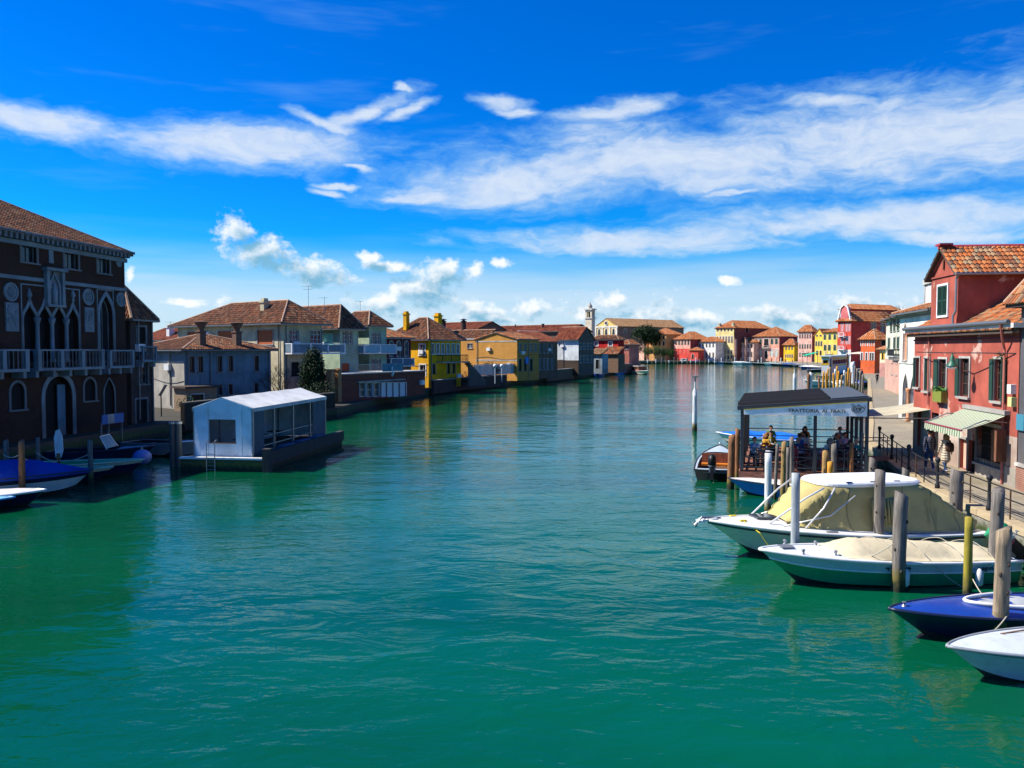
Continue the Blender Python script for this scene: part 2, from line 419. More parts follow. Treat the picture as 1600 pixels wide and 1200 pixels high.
def text_mesh(s, size, depth=.01):
    cu = bpy.data.curves.new('t', 'FONT'); cu.body = s; cu.size = size; cu.extrude = depth; cu.offset = size * .018; cu.align_x = 'CENTER'
    o = bpy.data.objects.new('t', cu); COL.objects.link(o)
    dg = bpy.context.evaluated_depsgraph_get(); me = bpy.data.meshes.new_from_object(o.evaluated_get(dg))
    bpy.data.objects.remove(o); bpy.data.curves.remove(cu)
    return me
# ------------------------------------------------------------------ water and land
def make_water():
    m, T, b = base_mat('lagoon_water')
    tc = T.new('ShaderNodeNewGeometry').outputs['Position']
    big = T.noise(T.mapping(tc, sc=(.020, .055, 1)), 1.0, 4, .55)
    col = T.mix(T.smooth(big, .3, .7), (.0008, .048, .019, 1), (.0006, .092, .040, 1))
    T.l.new(col, b.inputs['Base Color'])
    b.inputs['Roughness'].default_value = .045; b.inputs['IOR'].default_value = 1.333
    b.inputs['Specular IOR Level'].default_value = .5; b.inputs['Specular Tint'].default_value = (.24, .97, .98, 1)
    w1 = T.noise(T.mapping(tc, rot=(0, 0, .25), sc=(.55, .95, 1)), 1.0, 3, .5, .6)
    w2 = T.noise(T.mapping(tc, rot=(0, 0, -.2), sc=(1.9, 3.4, 1)), 1.0, 4, .55, .4)
    w3 = T.noise(T.mapping(tc, sc=(.10, .16, 1)), 1.0, 3, .5)
    # breeze patches: ripples are stronger in some places than in others
    gust = T.smooth(T.noise(T.mapping(tc, rot=(0, 0, .3), sc=(.035, .09, 1)), 1.0, 4, .6), .36, .66, .12, 1.0)
    h = T.m('ADD', T.m('MULTIPLY', w1, .056), T.m('MULTIPLY', T.m('MULTIPLY', w2, .032), gust))
    h = T.m('ADD', h, T.m('MULTIPLY', w3, .12))
    bp = T.new('ShaderNodeBump'); bp.inputs['Strength'].default_value = .95; bp.inputs['Distance'].default_value = 1.0
    T.l.new(h, bp.inputs['Height']); T.l.new(bp.outputs[0], b.inputs['Normal'])
    w = MB(); w.poly([(-3000, -400, 0), (3000, -400, 0), (3000, 5000, 0), (-3000, 5000, 0)])
    tag(w.build('water', m), None, None, None, 'structure')
make_water()

def quaymat(name, c):
    m, T, b = base_mat(name)
    geo = T.new('ShaderNodeNewGeometry'); pos = geo.outputs['Position']
    sp = T.new('ShaderNodeSeparateXYZ'); T.l.new(pos, sp.inputs[0])
    n = T.noise(pos, 1.1, 6, .65); n2 = T.noise(pos, 4, 5, .6)
    col = T.mix(n, mul(c, .5), mul(c, 1.15))
    h = T.m('ADD', sp.outputs[2], T.m('MULTIPLY', T.m('SUBTRACT', n2, .5), .6))
    col = T.mix(T.smooth(h, .85, .45), col, (.035, .055, .010, 1))
    col = T.mix(T.smooth(h, .4, .15), col, (.010, .011, .006, 1))
    T.l.new(col, b.inputs['Base Color']); b.inputs['Roughness'].default_value = .85
    bp = T.new('ShaderNodeBump'); bp.inputs['Strength'].default_value = .8; bp.inputs['Distance'].default_value = .05
    T.l.new(n2, bp.inputs['Height']); T.l.new(bp.outputs[0], b.inputs['Normal'])
    return m
M_QUAY = quaymat('quay_stone', (.30, .28, .24)); M_QUAYD = quaymat('dark_quay_brick', (.09, .055, .042))
def paving(name, c, w=.9, h=.45, rot=.2):
    m, T, b = base_mat(name)
    pos = T.new('ShaderNodeNewGeometry').outputs['Position']
    br = T.new('ShaderNodeTexBrick'); T.l.new(T.mapping(pos, rot=(0, 0, rot)), br.inputs['Vector'])
    br.inputs['Scale'].default_value = 1; br.inputs['Brick Width'].default_value = w; br.inputs['Row Height'].default_value = h
    br.inputs['Mortar Size'].default_value = .012
    br.inputs['Color1'].default_value = mul(c, 1.08); br.inputs['Color2'].default_value = mul(c, .85); br.inputs['Mortar'].default_value = mul(c, .45)
    n = T.noise(pos, .5, 6, .65)
    col = T.mix(T.m('MULTIPLY', T.smooth(n, .4, .75), .5), br.outputs[0], mul(c, .55))
    T.l.new(col, b.inputs['Base Color']); b.inputs['Roughness'].default_value = .8
    bp = T.new('ShaderNodeBump'); bp.inputs['Strength'].default_value = .3; bp.inputs['Distance'].default_value = .02
    T.l.new(T.m('ADD', T.m('MULTIPLY', br.outputs[1], -1), T.noise(pos, 9, 4)), bp.inputs['Height']); T.l.new(bp.outputs[0], b.inputs['Normal'])
    return m
M_PAVE = paving('trachyte_paving', (.27, .228, .155)); M_SOIL = plain('garden_soil', (.045, .04, .028), .95, 0, .4, 1.5)
ZR, ZL = 1.0, .9
RQ = [(14.2, 2), (14.6, 16), (15.0, 24.3), (16.0, 32.4), (17.2, 37), (20.5, 48), (25.8, 60), (40, 93), (64.5, 150), (84, 200), (102, 260), (111, 320), (113.5, 366)]
LQ = [(-34.2, 2), (-27.6, 46), (-25.3, 61), (-24.5, 66), (-19.5, 71), (-16.3, 77), (-14.7, 95), (-11.8, 112), (-7.75, 125.5), (3.5, 151), (13.7, 177), (25, 204), (33, 222), (30, 250), (8, 300)]
def land(name, top, pts, z, matq, matt):
    q = MB().prism([(x, y, -1.5) for x, y in pts], (0, 0, z + 1.5)).build(name, matq); tag(q, None, None, None, 'structure')
    t = MB(); t.poly([(x, y, z + .004) for x, y in pts]); t.build(top, matt, q)
    return q
rq = land('right_quay', 'paving', RQ + [(700, 366), (700, -10), (14.2, -10)], ZR, M_QUAY, M_PAVE)
land('left_quay', 'garden_ground', LQ + [(-700, 300), (-700, -10), (-34.2, -10)], ZL, M_QUAYD, M_SOIL)
land('far_quay', 'far_paving', [(-700, 366.2), (46, 372), (113.5, 366.2), (700, 366.2), (700, 1500), (-700, 1500)], ZR, M_QUAY, M_PAVE)
def along(pts, step, s0=0.0, s1=1e9):
    """stations every step metres along a polyline: (point, direction)"""
    out = []; s = 0; nxt = s0
    for (x0, y0), (x1, y1) in zip(pts, pts[1:]):
        L = math.hypot(x1 - x0, y1 - y0)
        while nxt <= s + L and nxt <= s1:
            t = (nxt - s) / L; out.append((Vector((x0 + (x1 - x0) * t, y0 + (y1 - y0) * t, 0)), Vector(((x1 - x0) / L, (y1 - y0) / L, 0)))); nxt += step
        s += L
    return out
M_COPING = plaster('coping_stone', (.56, .52, .42), .4, (.32, .20, .05))
cs_me = MB(); cs_me.prism([(-.58, -.05, -.16), (.58, -.05, -.16), (.58, -.05, .045), (.56, -.07 + .04, .06), (-.56, -.03, .06), (-.58, -.05, .045)], (0, .46, 0))
cs_me = cs_me.mesh('coping_stone', M_COPING)
for p, d in along(RQ[1:9], 1.17):
    o = put('coping_stone', cs_me, rq, (p.x, p.y, ZR + random.uniform(-.008, .008)), math.atan2(d.y, d.x) + math.pi)
tc_ = None
far_cop = MB()
for (x0, y0), (x1, y1) in (((46, 371.95), (113.4, 366.15)),):
    far_cop.bar((x0, y0, ZR + .05), (x1, y1, ZR + .05), .5, .3)
tag(far_cop.build('far_quay_coping', M_COPING), None, None, None, 'structure')

# ------------------------------------------------------------------ roofs
def tile_slope(mb, p0, p1, q0, q1, tw=.24, tl=.42, lift=.035):
    p0, p1, q0, q1 = map(Vector, (p0, p1, q0, q1))
    U = (p1 - p0).length; eu = (p1 - p0) / U
    w = q0 - p0; es = w - eu * w.dot(eu); S = es.length; es /= S
    nn = eu.cross(es)
    if nn.z < 0: nn = -nn
    u0, u1 = (q0 - p0).dot(eu), (q1 - p0).dot(eu)
    nc = max(1, int(round(U / tw))); tw = U / nc; hh = tw * .36
    V, Fc, Tt = mb.v, mb.f, mb.t
    for i in range(nc):
        u = (i + .5) * tw
        sm = S
        if u < u0: sm = S * u / u0
        elif u > u1: sm = S * (U - u) / max(1e-6, U - u1)
        k = 0; s = -.06
        while s < sm - .02:
            e = min(s + tl + .07, sm + .03); j = random.uniform(-.012, .012); t = random.random()
            b = len(V)
            for ss, lf in ((s, lift + random.uniform(0, .014)), (e, .0)):
                o = p0 + es * ss + nn * lf
                V.append(tuple(o + eu * (u + j - tw * .52))); V.append(tuple(o + eu * (u + j - tw * .26) + nn * hh))
                V.append(tuple(o + eu * (u + j + tw * .26) + nn * hh)); V.append(tuple(o + eu * (u + j + tw * .52)))
            Fc += [(b, b + 1, b + 5, b + 4), (b + 1, b + 2, b + 6, b + 5), (b + 2, b + 3, b + 7, b + 6), (b + 3, b + 2, b + 1, b)]
            Tt += [t] * 4
            s += tl
def slopes_of(kind, b, a, zt, zr, o, inset=None, inset2=None):
    """slopes as (p0, p1, q0, q1) and ridge lines for a block 0..b by 0..a"""
    if kind == 'hip':
        along_x = b >= a
        half = (a if along_x else b) / 2
        g = (zr - zt) / half; ze = zt - g * o; ins = half + o if inset is None else inset + o
        x0, x1, y0, y1 = -o, b + o, -o, a + o
        if along_x:
            r0, r1 = (x0 + ins, a / 2, zr), (x1 - ins, a / 2, zr)
            if r1[0] < r0[0]: r0 = r1 = (b / 2, a / 2, zr)
        else:
            r0, r1 = (b / 2, y0 + ins, zr), (b / 2, y1 - (ins if inset2 is None else inset2 + o), zr)
            if r1[1] < r0[1]: r0 = r1 = (b / 2, a / 2, zr)
        A, B_, C, D = (x0, y0, ze), (x1, y0, ze), (x1, y1, ze), (x0, y1, ze)
        if along_x: sl = [(A, B_, r0, r1), (B_, C, r1, r1), (C, D, r1, r0), (D, A, r0, r0)]; rd = [(A, r0), (D, r0), (B_, r1), (C, r1), (r0, r1)]
        else: sl = [(A, B_, r0, r0), (B_, C, r0, r1), (C, D, r1, r1), (D, A, r1, r0)]; rd = [(A, r0), (B_, r0), (C, r1), (D, r1), (r0, r1)]
        return sl, [r for r in rd if (Vector(r[0]) - Vector(r[1])).length > .2]
    if kind == 'gableA':      # gable on face A, ridge along x
        g = (zr - zt) / (a / 2); ze = zt - g * o; v = .18
        r0, r1 = (-v, a / 2, zr), (b + v, a / 2, zr)
        return [((-v, -o, ze), (b + v, -o, ze), r0, r1), ((b + v, a + o, ze), (-v, a + o, ze), r1, r0)], [(r0, r1)]
    if kind == 'gableB':      # gable on face B, ridge along y
        g = (zr - zt) / (b / 2); ze = zt - g * o; v = .18
        r0, r1 = (b / 2, -v, zr), (b / 2, a + v, zr)
        return [((b + o, -v, ze), (b + o, a + v, ze), r0, r1), ((-o, a + v, ze), (-o, -v, ze), r1, r0)], [(r0, r1)]
    if kind == 'shedA':       # rises from face A inwards
        g = (zr - zt) / b; ze = zt - g * o
        return [((-o, a + .1, ze), (-o, -.1, ze), (b, a + .1, zr), (b, -.1, zr))], []
    if kind == 'shedB':
        g = (zr - zt) / a; ze = zt - g * o
        return [((-.1, -o, ze), (b + .1, -o, ze), (-.1, a, zr), (b + .1, a, zr))], []
def make_roof(parent, sl, rd, mat, tw=.24, tl=.42, ridge=M_RIDGE, rr=.11, name='roof'):
    mb = MB()
    for p0, p1, q0, q1 in sl:
        pts = [p0, p1, q1, q0] if Vector(q0) != Vector(q1) else [p0, p1, q0]
        mb.prism([Vector(p) + Vector((0, 0, -.02)) for p in pts], (0, 0, -.12))
    r = mb.build(name, M_ROOFBASE, parent)
    tm = MB(); tm.t = []
    for s in sl: tile_slope(tm, *s, tw=tw, tl=tl)
    tag(tm.build('roof_tiles', mat, r), None, None, None, 'stuff')
    if rd:
        cm = MB()
        for p, q in rd: cm.tube([Vector(p) + Vector((0, 0, .06)), Vector(q) + Vector((0, 0, .06))], rr, 7)
        cm.build('ridge_tiles', ridge, r)
    return r

# ------------------------------------------------------------------ openings
def arch_curve(kind, w, h):
    """outline from the left foot over the top to the right foot, bottom middle at the origin"""
    if kind == 'rect': return [(-w/2, 0), (-w/2, h), (w/2, h), (w/2, 0)]
    if kind == 'round':
        zs = h - w / 2; return [(-w/2, 0)] + [(-w/2 * math.cos(t), zs + w/2 * math.sin(t)) for t in [math.pi * k / 10 for k in range(11)]] + [(w/2, 0)]
    if kind == 'seg':
        zs = h - w * .22; return [(-w/2, 0)] + [(-w/2 * math.cos(t), zs + w * .22 * math.sin(t)) for t in [math.pi * k / 8 for k in range(9)]] + [(w/2, 0)]
    if kind == 'gothic':
        H = min(w * .95, h * .6); zs = h - H
        left = [(-.5, 0), (-.485, .2), (-.43, .4), (-.34, .58), (-.22, .75), (-.1, .9), (0, 1)]
    else:                                                   # ogee
        H = min(w * 1.05, h * .6); zs = h - H
        left = [(-.5, 0), (-.49, .18), (-.43, .36), (-.33, .52), (-.2, .65), (-.1, .77), (-.04, .89), (0, 1)]
    L = [(x * w, zs + z * H) for x, z in left]
    return [(-w/2, 0)] + L + [(-x, z) for x, z in reversed(L[:-1])] + [(w/2, 0)]
def offset_path(pts, d):
    out = []
    for k, p in enumerate(pts):
        a = Vector(pts[k - 1]) if k else None; b = Vector(p); c = Vector(pts[k + 1]) if k + 1 < len(pts) else None
        n1 = n2 = None
        if a is not None and (b - a).length > 1e-6: e = (b - a).normalized(); n1 = Vector((-e.y, e.x))
        if c is not None and (c - b).length > 1e-6: e = (c - b).normalized(); n2 = Vector((-e.y, e.x))
        n1 = n1 or n2; n2 = n2 or n1
        n = (n1 + n2); n = n.normalized() if n.length > 1e-6 else n1
        out.append(tuple(b + n * (d / max(.5, n.dot(n1)))))
    return out
def band_mesh(inner, outer, y0, y1):
    """a moulding between two outlines, from depth y0 (back) to y1 (front, negative is outwards)"""
    mb = MB(); n = len(inner); i = 0
    for y in (y1, y0):
        mb.v += [(x, y, z) for x, z in inner] + [(x, y, z) for x, z in outer]
    for k in range(n - 1):
        mb.f.append((k, k + 1, n + k + 1, n + k))                       # front
        mb.f.append((n + k, n + k + 1, 3*n + k + 1, 3*n + k))           # outside
        mb.f.append((k + 1, k, 2*n + k, 2*n + k + 1))                   # inside
    for k in (0, n - 1): mb.f.append((k, n + k, 3*n + k, 2*n + k))
    return mb
def shutter_mesh(w, h, mat, slats=True):
    key = ('sh', round(w, 2), round(h, 2), mat.name, slats)
    if key in MATS: return MATS[key]
    mb = MB(); t = .045; f = min(.06, w * .18)
    mb.box(0, f, -t, 0, 0, h); mb.box(w - f, w, -t, 0, 0, h); mb.box(f, w - f, -t, 0, 0, f * 1.3); mb.box(f, w - f, -t, 0, h - f * 1.3, h)
    mb.box(f, w - f, -t, 0, h * .48, h * .48 + f)
    if slats:
        z = f * 1.3 + .03
        while z < h - f * 1.5: mb.bar((f, -t * .5 - .008, z), (w - f, -t * .5 - .008, z), .012, .075, (0, -.6, 1)); z += .075
        mb.box(f, w - f, -.012, -.004, f, h - f)
    else: mb.box(f, w - f, -t * .7, -.003, f, h - f)
    MATS[key] = mb.mesh('shutter', mat); return MATS[key]
WCACHE = {}
def window_meshes(kind, w, h, fw, depth, nv, nh, sash):
    key = (kind, round(w, 2), round(h, 2), fw, depth, nv, nh, sash)
    if key in WCACHE: return WCACHE[key]
    cur = arch_curve(kind, w, h)
    res = {}
    if fw: res['trim'] = band_mesh(cur, offset_path(cur, fw), .02, -.05)
    p = MB(); p.poly([(x, depth, z) for x, z in cur]); res['pane'] = p
    if sash:
        s = band_mesh(offset_path(cur, -.06), cur, depth, depth - .05)
        s.box(-w/2, w/2, depth - .05, depth, 0, .07)
        zt = h - (w * .3 if kind != 'rect' else .03)
        for k in range(1, nv + 1): x = -w/2 + w * k / (nv + 1); s.box(x - .025, x + .025, depth - .045, depth - .003, .06, zt)
        for k in range(1, nh + 1): z = h * k / (nh + 1); s.box(-w/2 + .05, w/2 - .05, depth - .043, depth - .003, z - .02, z + .02)
        res['sash'] = s
    WCACHE[key] = {k: v for k, v in res.items()}; WCACHE[key]['me'] = {}
    return WCACHE[key]

HOUSES = {}
class House:
    def __init__(s, name, label, cat, c, th, Lp=None, Lm=None, Rp=None, Rm=None, z0=1.0, top=None, zt=None, group=None):
        px, Y = c; C = aty(px, YH, Y); s.C = Vector((C.x, C.y, 0)); th = R(th)
        s.e1 = Vector((-math.cos(th), math.sin(th), 0)); s.e2 = Vector((math.sin(th), math.cos(th), 0))
        def hit(e, p):
            d = ray(p, YH); # s.C + u e is on the ray: cross product zero
            return -(s.C.x * d.y - s.C.y * d.x) / (e.x * d.y - e.y * d.x)
        s.a = Lm if Lm is not None else hit(s.e1, Lp); s.b = Rm if Rm is not None else hit(s.e2, Rp)
        s.z0 = z0; s.zt = zt if zt is not None else zp(top, Y, px)
        s.rz = math.pi / 2 - th
        s.o = thing(name, label, cat, s.C, s.rz, group)
        s.holes = {'A': [], 'B': []}; s.extra = []; s.rev = .2; HOUSES[name] = s
    def uz(s, face, px, py):
        d = ray(px, py); o = Vector((0, 0, HC)); n, e = (s.e2, s.e1) if face == 'A' else (s.e1, s.e2)
        t = (s.C - o).dot(n) / d.dot(n); P = o + d * t
        return (P - s.C).dot(e), P.z
    def loc(s, face, u, z, d=0.0): return (-d, u, z) if face == 'A' else (u, -d, z)
    def frot(s, face): return -math.pi / 2 if face == 'A' else 0.0
    def zat(s, face, px, py): return s.uz(face, px, py)[1]
    def opening(s, face, u0, u1, z0, z1, kind='rect'):
        if u1 < u0: u0, u1 = u1, u0
        s.holes[face].append((u0, u1, z0, z1, kind))
        return u0, u1
    def win(s, face, px0, px1, py0, py1, **k):
        u0, _ = s.uz(face, px0, py0); u1, _ = s.uz(face, px1, py0); pm = (px0 + px1) / 2
        return s.winm(face, u0, u1, s.zat(face, pm, py1), s.zat(face, pm, py0), **k)
    def row(s, face, spans, py0, py1, **k):
        pm = (spans[0][0] + spans[0][1]) / 2; z1, z0 = s.zat(face, pm, py0), s.zat(face, pm, py1)
        ws = [abs(s.uz(face, p0, py0)[0] - s.uz(face, p1, py0)[0]) for p0, p1 in spans]; w = sum(ws) / len(ws)
        for p0, p1 in spans:
            c = (s.uz(face, p0, py0)[0] + s.uz(face, p1, py0)[0]) / 2
            s.winm(face, c - w/2, c + w/2, z0, z1, **k)
    def winm(s, face, u0, u1, z0, z1, kind='rect', fw=.12, trim=M_STONEW, pane=M_GLASS, sash=M_WHITE, nv=1, nh=1, sh=None, shm=M_GREENSH, shw=None, sill=True, name='window', label=None, slats=False, depth=.16, hole=True):
        W = s.a if face == 'A' else s.b
        if u1 < u0: u0, u1 = u1, u0
        u0 = max(u0, .06); u1 = min(u1, W - .06); z0 = max(z0, s.z0 + .02); z1 = min(z1, s.zt - .08)
        if u1 - u0 < .1 or z1 - z0 < .2: return None
        w, h = round(u1 - u0, 2), round(z1 - z0, 2); c = (u0 + u1) / 2
        if hole: s.opening(face, c - w/2, c + w/2, z0, z0 + h, kind)
        mm = window_meshes(kind, w, h, fw, depth, nv, nh, sash is not None)
        def me(part, mat, nm):
            k = (part, mat.name)
            if k not in mm['me']: mm['me'][k] = mm[part].mesh(nm, mat)
            return mm['me'][k]
        root = put(name, me('trim', trim, 'trim') if fw else me('pane', pane, 'pane'), s.o, s.loc(face, c, z0), s.frot(face))
        if label: root['label'] = label
        if fw: put('pane', me('pane', pane, 'pane'), root)
        if sash is not None: put('sash', me('sash', sash, 'sash'), root)
        if sill:
            k = ('sill', w, trim.name)
            if k not in MATS: MATS[k] = MB().box(-w/2 - fw - .06, w/2 + fw + .06, -.14, .1, -.1, -.003).mesh('sill', trim)
            put('sill', MATS[k], root)
        if sh in ('open', 'left', 'right'):
            sw = shw or w / 2; me_ = shutter_mesh(sw, h, shm, slats)
            if sh in ('open', 'left'): o = put('shutter', me_, root, (-w/2 - .01, -.055, 0)); o.rotation_euler = (0, 0, math.pi + random.uniform(-.12, .02)); o.location = (-w/2 - .01, -.1, 0)
            if sh in ('open', 'right'): o = put('shutter', me_, root, (w/2 + .01, -.055, 0)); o.rotation_euler = (0, 0, random.uniform(-.02, .1))
        elif sh == 'closed':
            me_ = shutter_mesh(w / 2 - .005, h, shm, slats)
            put('shutter', me_, root, (-w/2, .06, 0)); put('shutter', me_, root, (.005, .06, 0))
        elif sh == 'roller':
            k = ('rol', w, h, shm.name)
            if k not in MATS:
                mb = MB(); z = .02
                while z < h - .01: mb.box(-w/2, w/2, .05, .075, z, min(h, z + .062)); z += .066
                MATS[k] = mb.mesh('roller_blind', shm)
            put('roller_blind', MATS[k], root)
        elif sh == 'half':
            k = ('half', w, h, shm.name)
            if k not in MATS: MATS[k] = MB().box(-w/2, w/2, .05, .075, h * .35, h).mesh('roller_blind', shm)
            put('roller_blind', MATS[k], root)
        return root
    def band(s, face, z0, z1, proud=.08, u0=None, u1=None, mat=M_STONEW, name='string_course'):
        W = s.a if face == 'A' else s.b
        u0 = -proud if u0 is None else u0; u1 = W + proud if u1 is None else u1
        mb = MB()
        if face == 'A': mb.box(-proud, .05, u0, u1, z0, z1)
        else: mb.box(u0, u1, -proud, .05, z0, z1)
        return mb.build(name, mat, s.o)
    def part(s, name, mb, mat, smooth=False, parent=None): return mb.build(name, mat, parent or s.o, smooth=smooth)
    def walls(s, mat, gable=None, zr=None, matB=None):
        for face, W in (('A', s.a), ('B', s.b)):
            mb = MB(); low = MB(); zsp = getattr(s, 'zsplit', None) if face == 'A' else None; H = s.holes[face]; L = lambda u, z, d=0.0: s.loc(face, u, z, d)
            us = sorted({0.0, W, *[x for h in H for x in h[:2]]}); zs = sorted({s.z0, s.zt, *[x for h in H for x in h[2:4]], *([zsp] if zsp else [])})
            for i in range(len(us) - 1):
                for j in range(len(zs) - 1):
                    um, zm = (us[i] + us[i+1]) / 2, (zs[j] + zs[j+1]) / 2
                    if any(h[0] < um < h[1] and h[2] < zm < h[3] for h in H): continue
                    (low if zsp and zm < zsp else mb).poly([L(us[i], zs[j]), L(us[i+1], zs[j]), L(us[i+1], zs[j+1]), L(us[i], zs[j+1])])
            for u0, u1, z0, z1, kind in H:
                c = (u0 + u1) / 2; sg = -1 if face == 'A' else 1
                cur = [(c + sg * x, z0 + z) for x, z in arch_curve(kind, u1 - u0, z1 - z0)]
                if kind != 'rect':
                    n = len(cur); m = n // 2
                    pts = cur[1:-1]; mid = len(pts) // 2
                    for half, cu in ((pts[:mid + 1], pts[0][0]), (pts[mid:], pts[-1][0])):
                        for k in range(len(half) - 1): mb.poly([L(cu, z1), L(*half[k]), L(*half[k + 1])])
                cl = cur + [cur[0]]
                for k in range(len(cl) - 1): mb.poly([L(*cl[k]), L(*cl[k+1]), L(*cl[k+1], -s.rev), L(*cl[k], -s.rev)])
            if gable == face: mb.poly([L(0, s.zt), L(W, s.zt), L(W / 2, zr)])
            mb.build('wall', (matB or mat) if face == 'B' else mat, s.o)
            if low.v: low.build('ground_floor_wall', s.matlow, s.o)
        mb = MB()
        mb.poly([(s.b, 0, s.z0), (s.b, s.a, s.z0), (s.b, s.a, s.zt), (s.b, 0, s.zt)]); mb.poly([(0, s.a, s.z0), (s.b, s.a, s.z0), (s.b, s.a, s.zt), (0, s.a, s.zt)])
        if gable == 'A': mb.poly([(s.b, 0, s.zt), (s.b, s.a, s.zt), (s.b, s.a / 2, zr)])
        if gable == 'B': mb.poly([(0, s.a, s.zt), (s.b, s.a, s.zt), (s.b / 2, s.a, zr)])
        mb.build('rear_wall', mat, s.o)
    def roof(s, kind, zr=None, top=None, mat=M_TILE_BR, o=.45, tw=.24, tl=.42, inset=None, inset2=None, gutter=True, ridge=M_RIDGE, rr=.11):
        if zr is None:
            q = min(s.a, s.b) / 2; c = s.C + s.e1 * min(q, s.a / 2) + s.e2 * min(q, s.b / 2); zr = zp(top, c.y)
        sl, rd = slopes_of(kind, s.b, s.a, s.zt + .06, zr, o, inset, inset2)
        r = make_roof(s.o, sl, rd, mat, tw, tl, ridge, rr); s.r = r; s.zr = zr; s.ze = sl[0][0][2]
        if gutter:
            mb = MB(); ze = sl[0][0][2] - .06
            if kind == 'hip':
                mb.bar((-o - .05, -o, ze), (-o - .05, s.a + o, ze), .12, .12); mb.bar((-o, -o - .05, ze), (s.b + o, -o - .05, ze), .12, .12)
            elif kind == 'gableA': mb.bar((-.1, -o - .05, ze), (s.b, -o - .05, ze), .12, .12)
            elif kind == 'gableB': mb.bar((-o - .05, -.1, ze), (-o - .05, s.a, ze), .12, .12)
            if mb.v: mb.build('gutter', M_GUTTER, s.o)
        return r
    def chimney(s, x, y, z0, z1, w=.6, mat=None, cap=True, kind='box'):
        mb = MB()
        if kind == 'box':
            mb.box(x - w/2, x + w/2, y - w/2, y + w/2, z0, z1)
            if cap: mb.box(x - w*.65, x + w*.65, y - w*.65, y + w*.65, z1 - .25, z1 - .1); mb.box(x - w*.4, x + w*.4, y - w*.4, y + w*.4, z1, z1 + .25)
        elif kind == 'flue': mb.lathe([(w/2, z0), (w/2, z1 - .3), (w*.75, z1 - .25), (w*.75, z1 - .1), (w*.45, z1)], 10, (x, y, 0))
        elif kind == 'venetian':     # square shaft under a flaring upturned bell
            mb.box(x - w/2, x + w/2, y - w/2, y + w/2, z0, z1 - 1.0)
            mb.box(x - w*.62, x + w*.62, y - w*.62, y + w*.62, z1 - 1.0, z1 - .88)
            mb.lathe([(w*.42, z1 - .88), (w*.45, z1 - .7), (w*.72, z1 - .36), (w*.98, z1 - .14), (w*1.0, z1 - .06), (w*.55, z1), (w*.2, z1 + .02)], 12, (x, y, 0))
        mb.build('chimney', mat or M_STONE, s.r if hasattr(s, 'r') else s.o)
    def pipe(s, face, px, z0=None, z1=None, mat=M_GUTTER, r=.06):
        u, _ = s.uz(face, px, YH); z0 = s.z0 if z0 is None else z0; z1 = s.zt if z1 is None else z1
        mb = MB(); mb.tube([s.loc(face, u, z0, .09), s.loc(face, u, z1, .09)], r, 8)
        mb.build('drainpipe', mat, s.o)
    def balcony(s, face, u0, u1, z, h=1.0, out=.9, mat=M_STONEW, bal=None, solid=False, sp=.22, slab=.16, posts=None, brackets=True, railm=None):
        """slab, corner piers, rail, balusters each of its own; returns the balcony part"""
        if u1 < u0: u0, u1 = u1, u0
        L = lambda u, zz, d: s.loc(face, u, zz, d)
        def bx(mb, ua, ub, da, db, za, zb):
            p, q = L(ua, za, da), L(ub, zb, db)
            mb.box(min(p[0], q[0]), max(p[0], q[0]), min(p[1], q[1]), max(p[1], q[1]), za, zb)
        mb = MB(); bx(mb, u0, u1, -.1, out, z - slab, z)
        root = mb.build('balcony', mat, s.o)
        if brackets:
            n = max(2, int((u1 - u0) / 1.3) + 1)
            for k in range(n):
                u = u0 + .15 + (u1 - u0 - .3) * k / (n - 1); mb = MB(); bx(mb, u - .12, u + .12, -.05, out * .8, z - slab - .38, z - slab - .002); mb.build('bracket', mat, root)
        rm = railm or mat; ph = posts or .16
        mb = MB(); bx(mb, u0, u1, out - .12, out + .02, z + h - .1, z + h); bx(mb, u0, u0 + .13, 0, out - .12, z + h - .1, z + h); bx(mb, u1 - .13, u1, 0, out - .12, z + h - .1, z + h); mb.build('hand_rail', rm, root)
        np_ = max(1, round((u1 - u0) / 2.2))
        pu = [u0 + ph / 2 + (u1 - u0 - ph) * k / np_ for k in range(np_ + 1)]
        for u in pu:
            mb = MB(); bx(mb, u - ph/2, u + ph/2, out - ph, out - .003, z + .002, z + h - .102); mb.build('pier', rm, root)
        if solid:
            mb = MB(); bx(mb, u0 + .02, u1 - .02, out - .06, out - .025, z + .06, z + h - .14); bx(mb, u0 + .02, u0 + .05, .02, out - .07, z + .06, z + h - .14); bx(mb, u1 - .05, u1 - .02, .02, out - .07, z + .06, z + h - .14); mb.build('panel', bal or mat, root)
        else:
            bw = .035 if sp > .14 else .012
            bm_ = MB().lathe([(bw * 1.1, 0), (bw * 1.1, .08), (bw * .7, .14), (bw * 1.25, h * .3), (bw * .8, h * .55), (bw * .8, h * .75), (bw * 1.1, h * .82), (bw * 1.1, h - .1)], 6).mesh('baluster', bal or mat)
            def row(pa, pb):
                n = max(1, int(math.dist(pa, pb) / sp))
                for k in range(1, n): put('baluster', bm_, root, [pa[i] + (pb[i] - pa[i]) * k / n for i in range(3)])
            for ua, ub in zip(pu, pu[1:]): row(L(ua, z, out - .06), L(ub, z, out - .06))
            row(L(u0 + .06, z, 0), L(u0 + .06, z, out - .06)); row(L(u1 - .06, z, 0), L(u1 - .06, z, out - .06))
        return root
